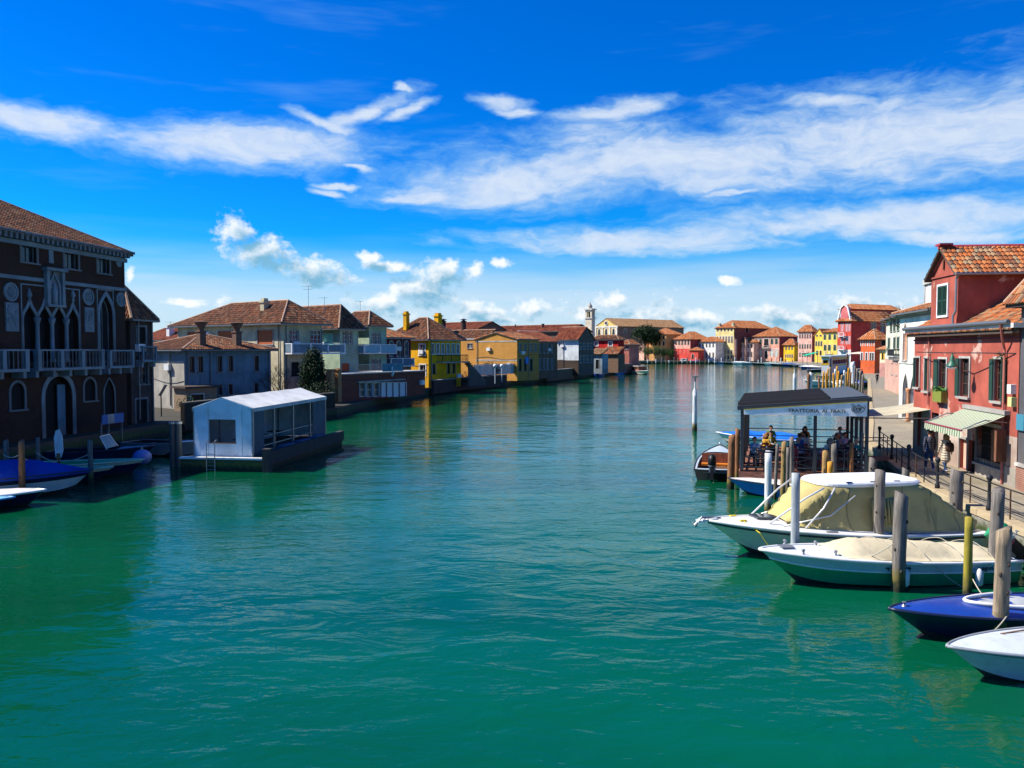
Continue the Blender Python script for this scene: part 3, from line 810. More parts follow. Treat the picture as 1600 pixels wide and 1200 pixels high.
# ================================================================== LEFT BANK
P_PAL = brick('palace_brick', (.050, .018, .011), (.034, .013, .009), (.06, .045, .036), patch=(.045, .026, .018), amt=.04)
P_WING = brick('wing_brick', (.085, .045, .035), (.06, .034, .028), (.09, .08, .075))
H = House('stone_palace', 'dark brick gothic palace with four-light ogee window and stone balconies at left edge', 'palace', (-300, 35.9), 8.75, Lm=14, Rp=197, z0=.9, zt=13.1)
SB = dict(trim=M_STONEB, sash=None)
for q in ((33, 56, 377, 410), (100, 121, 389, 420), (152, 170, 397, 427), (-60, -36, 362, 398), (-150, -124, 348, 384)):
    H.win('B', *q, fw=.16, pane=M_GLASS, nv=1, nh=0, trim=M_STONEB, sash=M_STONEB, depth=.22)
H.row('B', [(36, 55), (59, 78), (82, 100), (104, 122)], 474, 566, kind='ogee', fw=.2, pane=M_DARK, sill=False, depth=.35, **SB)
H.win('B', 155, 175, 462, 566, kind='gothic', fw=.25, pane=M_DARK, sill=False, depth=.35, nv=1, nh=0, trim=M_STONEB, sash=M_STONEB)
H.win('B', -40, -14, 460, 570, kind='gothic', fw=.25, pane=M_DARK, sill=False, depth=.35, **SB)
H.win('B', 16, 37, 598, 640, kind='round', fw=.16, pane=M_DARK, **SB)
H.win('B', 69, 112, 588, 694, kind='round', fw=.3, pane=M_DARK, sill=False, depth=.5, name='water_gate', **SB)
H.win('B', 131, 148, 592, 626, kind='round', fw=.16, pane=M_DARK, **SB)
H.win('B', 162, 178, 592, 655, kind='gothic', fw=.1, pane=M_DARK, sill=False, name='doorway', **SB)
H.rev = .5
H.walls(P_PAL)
# door leaf standing open in the water gate
u, z = H.uz('B', 104, 693); mb = MB().box(u - .35, u + .35, .28, .34, H.z0, H.z0 + 3.2); H.part('door_leaf', mb, plaster('door_blue', (.10, .19, .26)))
H.roof('hip', zr=16.7, mat=M_TILE_BR, o=.42, tw=.22, tl=.36, gutter=False)
H.band('B', 12.35, 12.62, .14, mat=M_STONEB, name='frieze'); H.band('B', 12.95, 13.12, .5, mat=M_STONEB, name='cornice')
bm_ = MB().box(-.1, .1, -.45, .02, 0, .3).mesh('modillion', M_STONEB)
n = int(H.b / .42)
for k in range(n + 1): put('modillion', bm_, H.o, (.1 + (H.b - .2) * k / n, 0, 12.64))
zc = H.zat('B', 150, 448); ua = H.uz('B', 66, 430)[0]; ub = H.uz('B', 99, 430)[0]
H.band('B', zc - .1, zc + .12, .1, u1=ua, mat=M_STONEB); H.band('B', zc - .1, zc + .12, .1, u0=ub, mat=M_STONEB)
# thin frames round the gothic lights
for p0, p1, ty in ((32, 123, 449), (151, 176, 454)):
    u0, u1 = H.uz('B', p0, ty)[0], H.uz('B', p1, ty)[0]; z1 = H.zat('B', (p0 + p1) / 2, ty); z0 = H.zat('B', (p0 + p1) / 2, 545)
    mb = MB(); mb.box(u0 - .04, u0 + .04, -.05, .02, z0, z1); mb.box(u1 - .04, u1 + .04, -.05, .02, z0, z1); mb.box(u0 - .04, u1 + .04, -.052, .02, z1, z1 + .07)
    H.part('rectangular_moulding', mb, M_STONEB)
# columns between the four lights
for p in (57, 80, 102.5):
    u, _ = H.uz('B', p, 520); zb = H.zat('B', 80, 566); zs = H.zat('B', 80, 500)
    H.part('column', MB().lathe([(.2, zb), (.2, zb + .15), (.13, zb + .25), (.12, zs - .3), (.2, zs - .05), (.22, zs + .1)], 10, (u, -.06, 0)), M_STONEB, True)
for p in (45, 113):
    u, z = H.uz('B', p, 471); H.part('finial', MB().lathe([(.05, 0), (.12, .12), (.06, .24), (.17, .42), (.1, .6), (.02, .85)], 8, (u, -.04, z - .05)), M_STONEB, True)
# carved roundels: ring, hub and spokes
def roundel(px, py, r, nm='roundel'):
    u, z = H.uz('B', px, py); mb = MB(); n = 20
    for k in range(n):
        a0, a1 = 2 * math.pi * k / n, 2 * math.pi * (k + 1) / n
        for ra, rb, d in ((r, r * .8, .09), (r * .8, r * .55, .03)):
            P = lambda a, q, y: (u + q * math.cos(a), y, z + q * math.sin(a))
            mb.poly([P(a0, ra, -d), P(a1, ra, -d), P(a1, rb, -d), P(a0, rb, -d)]); mb.poly([P(a0, ra, -d), P(a1, ra, -d), P(a1, ra, .02), P(a0, ra, .02)]); mb.poly([P(a0, rb, -d), P(a1, rb, -d), P(a1, rb, .02), P(a0, rb, .02)])
    o = H.part(nm, mb, M_STONEB)
    c = MB(); c.poly([(u + r * .56 * math.cos(2 * math.pi * k / n), -.012, z + r * .56 * math.sin(2 * math.pi * k / n)) for k in range(n)])
    H.part('carved_centre', c, plaster('dark_marble', (.16, .19, .21)), parent=o)
    s_ = MB()
    for k in range(6):
        a = math.pi * k / 3; s_.bar((u, -.03, z), (u + r * .55 * math.cos(a), -.03, z + r * .55 * math.sin(a)), .06, .04)
        s_.ball((u + r * .33 * math.cos(a + .5), -.03, z + r * .33 * math.sin(a + .5)), .07, 6, 4)
    H.part('rosette', s_, M_STONEB, parent=o)
roundel(16, 456, .55); roundel(137, 464, .55); roundel(188, 468, .5); roundel(185, 411, .28)
for p0, p1, y0, y1 in ((7, 28, 472, 518), (131, 146, 480, 519)):
    u0, z1 = H.uz('B', p0, y0); u1, z0 = H.uz('B', p1, y1)
    o = H.part('relief_slab', MB().box(u0, u1, -.09, .02, z0, z1), M_STONEB); s_ = MB()
    for k in range(26): s_.ball((random.uniform(u0 + .12, u1 - .12), -.09, random.uniform(z0 + .15, z1 - .15)), random.uniform(.05, .12), 6, 4, (1, .5, 1.3))
    H.part('carving', s_, M_STONEB, True, o)
u, z = H.uz('B', 79, 397); H.part('niche_slab', MB().prism([(u - .2, .02, z - .55), (u + .2, .02, z - .55), (u + .2, .02, z + .35), (u, .02, z + .6), (u - .2, .02, z + .35)], (0, -.07, 0)), M_STONEB)
# aedicule with a robed stone figure in a gothic niche
u0, u1 = H.uz('B', 69, 470)[0], H.uz('B', 97, 470)[0]; uc = (u0 + u1) / 2; z0, z1 = H.zat('B', 83, 476), H.zat('B', 83, 424)
mb = MB(); mb.box(u0, u0 + .22, -.25, .02, z0, z1); mb.box(u1 - .22, u1, -.25, .02, z0, z1); mb.box(u0 - .15, u1 + .15, -.38, .02, z1, z1 + .18); mb.box(u0, u1, -.3, .02, z0 - .15, z0)
o = H.part('aedicule', mb, M_STONEB)
cur = arch_curve('ogee', (u1 - u0) * .52, (z1 - z0) * .9); bm2 = band_mesh(cur, offset_path(cur, .12), .02, -.14); bm2.v = [(x + uc, y, zz + z0) for x, y, zz in bm2.v]; H.part('niche_arch', bm2, M_STONEB, parent=o)
H.part('niche_back', MB().box(u0 + .22, u1 - .22, -.02, .01, z0, z1), plaster('dark_marble', (.16, .19, .21)), parent=o)
H.part('carved_figure', MB().lathe([(.16, z0), (.17, z0 + .5), (.19, z0 + .8), (.12, z0 + 1.0), (.06, z0 + 1.05), (.09, z0 + 1.15), (.08, z0 + 1.25), (.02, z0 + 1.32)], 9, (uc, -.1, 0)), M_STONEB, True, o)
zb = H.zat('B', 90, 574)
H.balcony('B', H.uz('B', 36, 560)[0], H.uz('B', 142, 560)[0], zb, h=1.12, out=1.0, mat=M_STONEB, sp=.3, posts=.3)
H.balcony('B', H.uz('B', 155, 560)[0], H.uz('B', 194, 560)[0], zb, h=1.08, out=.8, mat=M_STONEB, sp=.3, posts=.24)
H.balcony('B', H.uz('B', -60, 560)[0], H.uz('B', 22, 560)[0], zb, h=1.12, out=1.0, mat=M_STONEB, sp=.3, posts=.3)
PAL = H
H = House('brick_wing', 'narrow brick wing with balcony and tiled roof joined to the gothic palace', 'building', (204, 59.3), 8.75, Lm=9, Rp=238, z0=.9, zt=8.9)
H.win('B', 214, 227, 511, 556, fw=.14, trim=M_STONEB, sash=None, pane=M_DARK, sill=False); H.win('B', 216, 230, 566, 600, fw=.14, trim=M_STONEB, sash=M_STONEB)
H.win('B', 212, 229, 624, 664, fw=.14, trim=M_STONEB, sash=None, pane=M_DARK, name='door', sill=False)
H.walls(P_WING); H.roof('hip', zr=10.9, mat=M_TILE_BR, o=.35, tw=.22, tl=.36)
H.balcony('B', H.uz('B', 212, 560)[0], H.uz('B', 234, 560)[0], H.zat('B', 222, 562), h=1.0, out=.6, mat=M_STONEB, sp=.2, posts=.14)
H.pipe('B', 236.5)

M_BEIGE = plaster('beige_render', (.56, .49, .31), .25); M_GREYBL = plaster('shade_grey_blue_render', (.16, .23, .27), .7, (.04, .05, .06))
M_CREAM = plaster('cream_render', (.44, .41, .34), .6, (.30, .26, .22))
# ---- low grey house with two bell chimneys
H = House('grey_house', 'low house in shade-toned grey-blue render with two bell-shaped brick chimneys on a tiled roof', 'house', (288, 74), 38, Lm=9, Rp=423, z0=.9, top=545)
kw = dict(fw=.08, trim=M_STONE, sash=M_BROWNSH, nh=0)
H.row('B', [(296, 303.5), (309.5, 317), (339.5, 347), (357, 364), (398, 403.5)], 557, 582, **kw)
H.row('B', [(340, 348), (357, 363), (398, 403)], 601, 617, **kw)
H.walls(M_GREYBL)  # grey-blue of shade and eave shadow painted into the wall colour
H.band('A', .9, H.zat('A', 280, 564), .03, .03, H.a, M_CREAM, 'sunlit_cream_end')  # sunlit part of the end wall painted cream, up to the eave shadow
H.roof('hip', top=523, mat=M_TILE_BR, o=.5, tw=.24)
for p in (320, 376):
    u, _ = H.uz('B', p + 3, 530); H.chimney(u, .9, H.zt - .3, H.zt + 2.55, .62, brick('chimney_brick', (.22, .11, .07), (.16, .08, .05), (.18, .15, .12)), kind='venetian')
for p in (292.5, 328, 419): H.pipe('B', p)
# lean-to of bare brick at its foot
H = House('brick_lean_to', 'small bare brick shed with dark lintel roof against the grey house', 'shed', (290, 71.5), 38, Lm=2.0, Rp=338, z0=.9, top=607)
H.win('B', 298, 318, 616, 640, fw=.06, trim=M_WHITE, sash=M_BROWNSH, nv=2); H.walls(brick('shed_brick', (.32, .22, .13), (.26, .17, .10), (.24, .2, .16)))
H.part('flat_roof', MB().box(-.3, H.b + .3, -.35, 2.2, H.zt, H.zt + .16), M_ROOFBASE)
# ---- beige house
H = House('beige_house', 'beige two-storey house with hipped tile roof and orange roller blinds', 'house', (443, 88), 38, Lp=278, Rp=504, z0=.9, top=497)
OR = plain('orange_blind', (.42, .10, .025), .7)
H.row('A', [(402, 427), (341, 363), (294, 313)], 516, 538, fw=.12, sash=None, sh='roller', shm=OR)
kid = dict(fw=.06, nv=2, nh=2)
H.win('B', 453, 466, 516, 537, **kid); H.win('B', 485, 502, 516, 537, **kid); H.win('B', 455, 468, 566, 588, fw=.05, pane=M_DARK, sash=None, name='door')
H.walls(M_BEIGE)
H.roof('hip', top=470, mat=M_TILE_BR, o=.8, inset2=7.5)
mb = MB(); mb.box(-.78, H.b + .7, -.78, H.a + .7, H.ze - .17, H.ze - .13); H.part('eave_soffit', mb, M_WHITE)
H.chimney(1.4, 5.2, H.zt + .2, H.zt + 2.1, .7, M_BEIGE); H.pipe('B', 447)
zb = H.zat('B', 470, 551); H.balcony('B', .1, H.b + 2.2, zb, h=1.0, out=1.3, mat=M_WHITE, solid=True, bal=M_GREYBL, brackets=False)
for (p0, p1, y0, y1) in ((454, 465, 518, 536), (486, 502, 526, 536)):       # red and white stickers on the glass
    mb = MB()
    for k in range(14):
        u, z = H.uz('B', random.uniform(p0 + 1, p1 - 1), random.uniform(y0, y1)); mb.box(u - .07, u + .07, .125, .14, z - .09, z + .09)
    H.part('window_sticker', mb, plain('red_sticker', (.45, .03, .04), .6))
BEIGE = H
# aerial mast on its roof
def aerial(px, py0, py1, Y, label, arms=3):
    b = aty(px, py1, Y); t = aty(px, py0, Y); o = thing('roof_aerial', label, 'aerial', b)
    h = t.z - b.z; MB().tube([(0, 0, -.6), (0, 0, h)], .025, 6).build('mast', M_METAL, o)
    mb = MB()
    for k in range(arms):
        z = h - .1 - k * .35; w = .7 - .1 * k; mb.tube([(-w, 0, z), (w * .6, 0, z)], .014, 5)
        for j in range(5): x = -w + j * w * .38; mb.tube([(x, -.22, z), (x, .22, z)], .009, 4)
    mb.build('antenna_arms', M_METAL, o)
aerial(482, 446, 478, 95, 'tall thin roof aerial rising above the beige house ridge', 2)
aerial(507, 464, 482, 100, 'comb-shaped aerial on the green house roof', 1)
aerial(563, 470, 490, 108, 'thin whip aerial behind the green house roof', 1)
aerial(267, 502, 522, 100, 'aerial above the small red roof behind the grey house', 2)
# ---- green house and its projecting block
M_GRN = plaster('pale_green_render', (.36, .47, .34), .3)
H = House('green_house', 'pale green house with green blind next to the beige house', 'house', (531, 99), 38, Lp=445, Rp=560, z0=.9, top=502)
H.win('A', 504, 521, 520, 540, fw=.08, sash=None, sh='roller', shm=plain('green_blind', (.22, .62, .45), .7))
H.row('B', [(536, 542), (544, 550)], 518, 537, fw=.06, nh=2); H.win('B', 534, 545, 568, 586, fw=.05, pane=M_DARK, sash=None, sh='half', shm=OR)
H.walls(M_GRN); H.roof('hip', top=477, mat=M_TILE_BR, o=.7)
mb = MB(); mb.box(-.68, H.b + .6, -.68, H.a + .6, H.ze - .17, H.ze - .13); H.part('eave_soffit', mb, M_WHITE)
H = House('green_house_block', 'projecting teal block of the green house with white balcony front', 'house', (577, 103), 38, Lp=530, Rp=604, z0=.9, top=503)
H.row('B', [(581, 586.5), (588, 594)], 520, 537, fw=.05, nh=2); H.row('B', [(581, 587), (589, 595)], 561, 581, fw=.05, nh=2)
H.walls(M_GRN); H.roof('hip', top=487, mat=M_TILE_BR, o=.6)
mb = MB(); mb.box(-.58, H.b + .5, -.58, H.a + .5, H.ze - .17, H.ze - .13); H.part('eave_soffit', mb, M_WHITE)
zb = H.zat('B', 590, 551); H.balcony('B', -2.0, H.b + .5, zb, h=1.05, out=1.3, mat=M_WHITE, solid=True, bal=paint('balcony_blue', (.18, .38, .48)), brackets=False)
# terrace of red brick over the water with a row of white louvre doors
M_RBR = brick('red_brick_wall', (.27, .058, .034), (.20, .046, .03), (.16, .09, .065), stain=.2)
H = House('brick_terrace', 'red brick boathouse terrace with row of white doors below the green house', 'terrace', (529, 84.5), 26, Lm=4, Rp=664, z0=.9, top=586)
for k, p in enumerate((562, 573, 584, 596, 606, 616, 626)):
    H.win('B', p, p + 8.5, 598, 620, fw=.07, trim=M_WHITE, pane=M_GLASS if k < 3 else M_WHITE, sash=M_WHITE, nv=0, nh=1 if k < 3 else 0, sill=False, name='door')
H.walls(M_RBR)
H.part('terrace_floor', MB().box(-.1, H.b + .1, -.1, 4.1, H.zt, H.zt + .12), M_STONE)
u0, u1 = H.uz('B', 556, 580)[0], H.uz('B', 630, 580)[0]
H.band('B', H.zat('B', 590, 596), H.zat('B', 590, 594), .3, u0, u1, M_STONE, 'lintel_shelf')
rm = MB(); rm.bar((u0, 0, H.zt + 1.0), (u1, 0, H.zt + 1.0), .05)
for k in range(26): x = u0 + (u1 - u0) * k / 25; rm.bar((x, 0, H.zt + .1), (x, 0, H.zt + 1.0), .025)
H.part('railing', rm, M_METAL)
mb = MB(); us, ue = H.uz('B', 597, 580)[0], u1; mb.grid([[(us + (ue - us) * i / 10, -.05 - .05 * math.sin(i * 1.7), z) for i in range(11)] for z in (H.zt + .15, H.zt + .6, H.zt + 1.02)])
H.part('canvas_screen', mb, fabric('blue_canvas', (.10, .22, .28)))
u, z = H.uz('B', 611, 580)
mb = MB(); mb.tube([(u + .1, -.12, z - .5), (u - .05, -.12, z - .55), (u + .2, -.13, z - .2), (u, -.12, z + .15), (u + .05, -.13, z + .55)], [.06, .16, .14, .1, .07], 8); H.part('hanging_cloth', mb, M_WHITE, True)
for p in (516.5, 527):       # sunlit end pillars
    mb = MB(); u, _ = H.uz('B', p, 600); mb.box(u - .28, u + .28, -.32, .32, .9, H.zt + .5); mb.box(u - .36, u + .36, -.4, .4, H.zt + .5, H.zt + .62); H.part('gate_pillar', mb, brick('pillar_brick', (.55, .20, .06), (.45, .17, .06), (.4, .3, .2)))
# ---- dark red house with arched windows
M_DRED = plaster('dark_red_render', (.17, .025, .03), .3)
H = House('dark_red_house', 'dark red house with white-edged arched windows between green and yellow houses', 'house', (598, 109), 38, Lm=7, Rp=642, z0=.9, top=526)
H.row('B', [(608.5, 613.5), (620, 625), (632, 637)], 533, 557, kind='round', fw=.12, nh=1, nv=0, pane=M_GLASS); H.row('B', [(612, 617), (632, 640)], 568, 592, fw=.1, nv=0)
H.walls(M_DRED); H.roof('hip', top=513, mat=M_TILE_OR, o=.4)
mb = MB(); mb.box(-.42, H.b + .3, -.42, H.a, H.ze - .17, H.ze - .13); H.part('eave_soffit', mb, M_WHITE)
H.balcony('B', .6, H.b - .2, H.zat('B', 620, 571), h=1.0, out=.9, mat=M_WHITE, solid=True, bal=plain('slate_blue_panel', (.10, .16, .22)), brackets=False)
# ---- yellow house
M_YEL = plaster('yellow_render', (.74, .38, .008), .12, (.4, .25, .05))
H = House('yellow_house', 'bright yellow house with hipped roof and twin yellow chimneys', 'house', (669.5, 117), 38, Lp=604, Rp=720, z0=.9, top=526)
H.win('A', 655, 664, 538, 555, fw=.16, trim=M_WHITE, nh=2); H.win('A', 656, 665, 570, 588, fw=.16, trim=M_WHITE, pane=M_DARK, name='door', sill=False)
H.row('B', [(674, 678), (682, 686), (690, 694), (698, 702), (706, 710), (713.5, 717)], 537, 553, fw=.1, trim=M_WHITE); H.row('B', [(675, 681), (699, 703), (708, 711)], 569, 585, fw=.1, pane=M_DARK, sash=None, name='door', sill=False)
H.walls(M_YEL); H.roof('hip', top=497, mat=M_TILE_BR, o=.6)
mb = MB(); mb.box(-.58, H.b + .5, -.58, H.a, H.ze - .17, H.ze - .13); H.part('eave_soffit', mb, M_WHITE)
H.chimney(1.2, 5.6, H.zt + 1, zp(489, 121), .65, M_YEL); H.chimney(5.2, 3.0, H.zt + 1, zp(491, 121), .85, M_YEL)
H.balcony('B', H.uz('B', 682, 560)[0], H.uz('B', 722, 560)[0], H.zat('B', 700, 565), h=1.0, out=1.2, mat=M_STONE, sp=.13, bal=M_IRON, railm=M_IRON, posts=.06, brackets=False)
mb = MB()
for k in range(12):
    x = H.b + .4 + k * .34; z = H.zat('B', 700, 565) - k * .27; mb.box(x, x + .4, -1.1, -.1, z - .25, z)
mb.prism([(H.b + .3, -1.12, .9), (H.b + 4.6, -1.12, .9), (H.b + .3, -1.12, H.zat('B', 700, 565))], (0, -.12, 0)); H.part('outside_stair', mb, plaster('stair_stone', (.14, .10, .08)))
# ---- works roofs behind, seen only above the nearer houses
M_FAC = brick('works_brick', (.20, .10, .06), (.15, .075, .05), (.16, .13, .11))
H = House('works_hall', 'long red-brown works roof with two black flues behind the yellow house', 'factory', (748, 176), 38, Lp=640, Rm=9, z0=.9, top=514); H.walls(M_FAC, 'B', zp(503, 180)); H.roof('gableB', zr=zp(503, 180), mat=M_TILE_RD, o=.4, tw=.34, tl=.6)
for p in (693, 724.5):
    P = aty(p, 520, 168); o = thing('works_flue', 'black metal flue with cap, %s of the two behind the yellow house' % ('left' if p < 700 else 'right'), 'chimney', (P.x, P.y, .9))
    zz = zp(499, 168) - .9; MB().lathe([(.5, 0), (.48, zz - .5)], 12).build('stack', plain('sooty_flue', (.045, .028, .025), .8), o); MB().lathe([(.62, zz - .5), (.62, zz - .35), (.3, zz - .3), (.3, zz - .12), (.85, zz - .1), (.1, zz + .15)], 12).build('cap', M_IRON, o)
H = House('works_shed', 'lower brown-tiled works shed in front of the works hall', 'factory', (757, 160), 38, Lp=690, Rm=6.5, z0=.9, top=531); H.walls(M_FAC, 'B', zp(515.5, 163)); H.roof('gableB', zr=zp(515.5, 163), mat=M_TILE_BR, o=.4, tw=.3, tl=.55)
H = House('works_long_hall', 'long low roof with thin flue behind the orange-roofed warehouse', 'factory', (893, 205), 38, Lp=768, Rm=9, z0=.9, top=517); H.walls(M_FAC, 'B', zp(507, 208)); H.roof('gableB', zr=zp(507, 208), mat=M_TILE_RD, o=.4, tw=.36, tl=.6)
H.chimney(2.4, (893 - 838) / 1295 * 205 * 1.2, H.zt, zp(502, 195), .55, M_IRON, kind='flue'); H.chimney(2.4, (893 - 791) / 1295 * 205 * 1.2, H.zt, zp(502, 195), .22, M_IRON, kind='flue')
H = House('red_roofed_house', 'small red-roofed house behind the grey house with white chimney', 'house', (310, 116), 38, Lp=215, Rm=6, z0=.9, top=529); H.walls(plaster('salmon_render', (.55, .32, .2))); H.roof('hip', top=511, mat=M_TILE_RD, o=.4)
u = H.uz('A', 258, 520)[0]; H.chimney(.8, u, H.zt, H.zt + 1.9, .8, M_WHITE)
# ---- ochre brick warehouses
M_OCB = brick('ochre_brick', (.62, .29, .045), (.52, .23, .04), (.46, .28, .11), stain=.15); M_DKB = brick('brown_brick', (.22, .12, .065), (.17, .095, .055), (.18, .14, .10), stain=.3)
H = House('ochre_warehouse', 'ochre brick gabled warehouse with bright orange tile roof', 'warehouse', (808, 142), 38, Lp=743, Rp=842, z0=.9, top=530)
H.row('B', [(811, 815), (819, 823), (828, 832), (835, 839)], 536, 550, fw=.08, trim=M_STONE, nh=2); H.row('B', [(811, 815), (819, 823), (828, 832)], 561, 580, fw=.08, trim=M_STONE, pane=M_DARK, sash=None)
zr = zp(519.5, 145); H.walls(M_OCB, 'A', zr); H.roof('gableA', zr=zr, mat=M_TILE_OR, o=.3, tw=.3, tl=.5)
for y in (533.5, 563): z = H.zat('A', 780, y); H.band('A', z - .1, z + .12, .03, 0, H.a, M_STONE, 'concrete_band')
u, z = H.uz('B', 823.5, 563); H.part('blue_sign', MB().box(u - .5, u + .5, -.08, -.02, z - .6, z + .6), plain('blue_sign_paint', (.03, .22, .6), .5))
H = House('brick_annex', 'low ochre brick annex with one small window left of the gabled warehouse', 'warehouse', (746, 150), 38, Lp=715, Rm=5, z0=.9, top=531)
H.win('A', 730.5, 738, 537, 544, fw=.1, trim=M_STONE); H.walls(M_OCB); H.part('parapet', MB().box(-.1, H.b, -.1, H.a, H.zt, H.zt + .3), M_STONE)
H = House('brick_workshop', 'brown brick workshop with tall narrow windows beside the ochre warehouse', 'warehouse', (841, 152), 38, Lm=9, Rp=871, z0=.9, top=533)
H.row('B', [(842.5, 846), (849, 852.5), (854.5, 858), (861, 864)], 537, 552, fw=.08, trim=M_STONE, nh=2); H.row('B', [(842.5, 846), (849, 852.5), (854.5, 858), (861, 864)], 560, 578, fw=.08, trim=M_STONE, nh=2)
zr = zp(518, 156); H.walls(M_DKB, 'A', zr); H.roof('gableA', zr=zr, mat=M_TILE_RD, o=.4, tw=.3, tl=.5, ridge=M_STONEW)
# ---- white-walled building lettered AV
M_WHR = plaster('whitewash', (.66, .70, .70), .3)
H = House('white_gabled_building', 'building with large whitewashed side wall lettered AV and dark brick gable', 'warehouse', (904, 172), 38, Lp=868, Rp=928, z0=.9, top=529)
H.row('B', [(906, 909.5), (911.5, 915), (917, 920.5), (922.5, 926)], 536, 546, fw=.1, trim=M_STONE); H.row('B', [(906, 909.5), (911.5, 915), (917, 920.5), (922.5, 926)], 556, 567, fw=.1, trim=M_STONE)
zr = zp(511.5, 176); H.walls(M_WHR, 'B', zr, matB=brick('umber_brick', (.17, .115, .085), (.13, .09, .07), (.15, .12, .1))); H.roof('gableB', zr=zr, mat=M_TILE_RD, o=.4, tw=.3, tl=.5)
u, z = H.uz('A', 877, 541.5); me = text_mesh('AV', 1.1, .01); me.materials.append(M_IRON); o = put('lettering', me, H.o, H.loc('A', u, z, .02)); o.rotation_euler = (math.pi / 2, 0, -math.pi / 2)
H.band('A', .9, H.zat('A', 890, 563), .02, 0, H.a, brick('wall_foot_brick', (.08, .05, .035), (.06, .04, .03), (.07, .06, .05)), 'brick_foot')
# ---- red building and sheds
H = House('red_works', 'bright red flat-fronted building with two small square windows', 'building', (966, 202), 38, Lp=924, Rp=975, z0=.9, top=529.5)
H.row('A', [(951, 956.5), (929, 934)], 534.5, 540.5, fw=.2, trim=M_WHITE); H.walls(plaster('vivid_red_render', (.55, .02, .018), .15)); H.roof('hip', top=524, mat=M_TILE_BR, o=.4, tw=.34, tl=.6)
H = House('orange_roofed_shed', 'low brick shed with orange roof in front of the red building', 'shed', (966, 192), 38, Lp=938, Rm=3, z0=.9, top=553); H.walls(M_DKB); H.roof('shedA', zr=H.zt + 1.6, mat=M_TILE_OR, o=.4, tw=.34, tl=.6)
H = House('blue_grey_shed', 'small blue-grey waterside shed right of the brick gable', 'shed', (941, 184), 38, Lp=922, Rm=2.5, z0=.9, top=553); H.win('A', 931, 936, 562, 576, fw=.08, pane=M_DARK, sash=None, sill=False, name='door'); H.walls(plaster('blue_grey_boards', (.25, .32, .36))); H.roof('shedA', zr=H.zt + 1.2, mat=M_TILE_TAN, o=.4, tw=.34, tl=.6)
H = House('pink_cottage', 'little pink cottage at the tip of the left bank past the red building', 'house', (983, 214), 38, Lp=970, Rm=5, z0=.9, top=537); H.row('A', [(975, 977), (979.5, 981.5)], 541, 546, fw=.1); H.walls(plaster('dusky_pink_render', (.48, .17, .13))); H.roof('hip', top=531, mat=M_TILE_OR, o=.4, tw=.34, tl=.6)
# garden wall along the canal, right of the terrace, with pale coping
def wall_run(name, label, pts, z0, z1, t, mat, cop=None, cat='wall'):
    o = thing(name, label, cat, (pts[0][0], pts[0][1], 0)); mb = MB(); cb = MB()
    for (x0, y0), (x1, y1) in zip(pts, pts[1:]):
        a = (x0 - pts[0][0], y0 - pts[0][1]); b = (x1 - pts[0][0], y1 - pts[0][1])
        mb.bar((*a, (z0 + z1) / 2), (*b, (z0 + z1) / 2), t, z1 - z0); cb.bar((*a, z1 + .05), (*b, z1 + .05), t + .14, .1)
    mb.build('wall_body', mat, o); cb.build('coping', cop or M_STONE, o)
    return o
wall_run('garden_wall', 'dark brick canal wall with pale coping below the yellow house', [(-10.9, 113.5), (-7.0, 126), (-1.0, 139)], .2, 2.0, .35, brick('canal_wall_brick', (.12, .05, .035), (.09, .04, .03), (.09, .07, .06)))
wall_run('low_canal_wall', 'low brick wall below the brick workshop', [(6.5, 157.5), (13.0, 174)], .2, 2.3, .35, M_DKB)
wall_run('mossy_wall', 'low crumbling wall at the end of the left bank', [(27, 207), (34.3, 222)], .2, 2.6, .4, M_DKB)
# white glass-panelled fence and globe lamps before the warehouse
p0, p1 = atz(727, 592, 2.1), atz(778, 590, 2.1); fo = thing('glass_fence', 'white fence of glass panels in front of the ochre warehouse', 'fence', (-6.0, 131, 2.05)); q = Vector((7.0, 12.5, 0)); mbp = MB().box(-.06, .06, -.06, .06, 0, 1.9).mesh('post', M_WHITE)
for k in range(8): put('post', mbp, fo, q * (k / 7))
d = q / 7; rz = math.atan2(d.y, d.x)
M_FG = glassmat('pale_fence_glass', (.25, .32, .34), .15)
pm = MB().box(.08, d.length - .08, -.015, .015, .12, 1.75).mesh('glass_panel', M_FG)
for k in range(7): put('glass_panel', pm, fo, q * (k / 7), rz)
MB().bar((0, 0, 1.86), tuple(q + Vector((0, 0, 1.86))), .08, .06).build('top_rail', M_WHITE, fo)
for px, nm in ((773.5, 'left'), (784, 'right')):
    P = atz(px, 592, 2.0); P = Vector((P.x, 127 + (px - 770) * .55, 1.0)); P.x = (px - 800) / 1295 * P.y
    o = thing('globe_lamp', '%s white globe lamp on a post before the ochre warehouse' % nm, 'street lamp', P); hh = zp(571.5, P.y) - 1.0
    MB().tube([(0, 0, 0), (0, 0, hh - .2)], .06, 8).build('lamp_post', M_WHITE, o); MB().ball((0, 0, hh), .3).build('globe', plain('opal_glass', (.8, .8, .78), .3), o, smooth=True)

wall_run('landing_wall', 'dark stained brick wall along the landing between palace and floating terrace', [(-24.9, 62.5), (-24.0, 66.3), (-19.3, 71.2), (-16.6, 77)], .2, 2.2, .35, brick('landing_wall_brick', (.05, .035, .028), (.04, .03, .024), (.05, .045, .04)), plaster('dark_coping', (.12, .11, .10)))

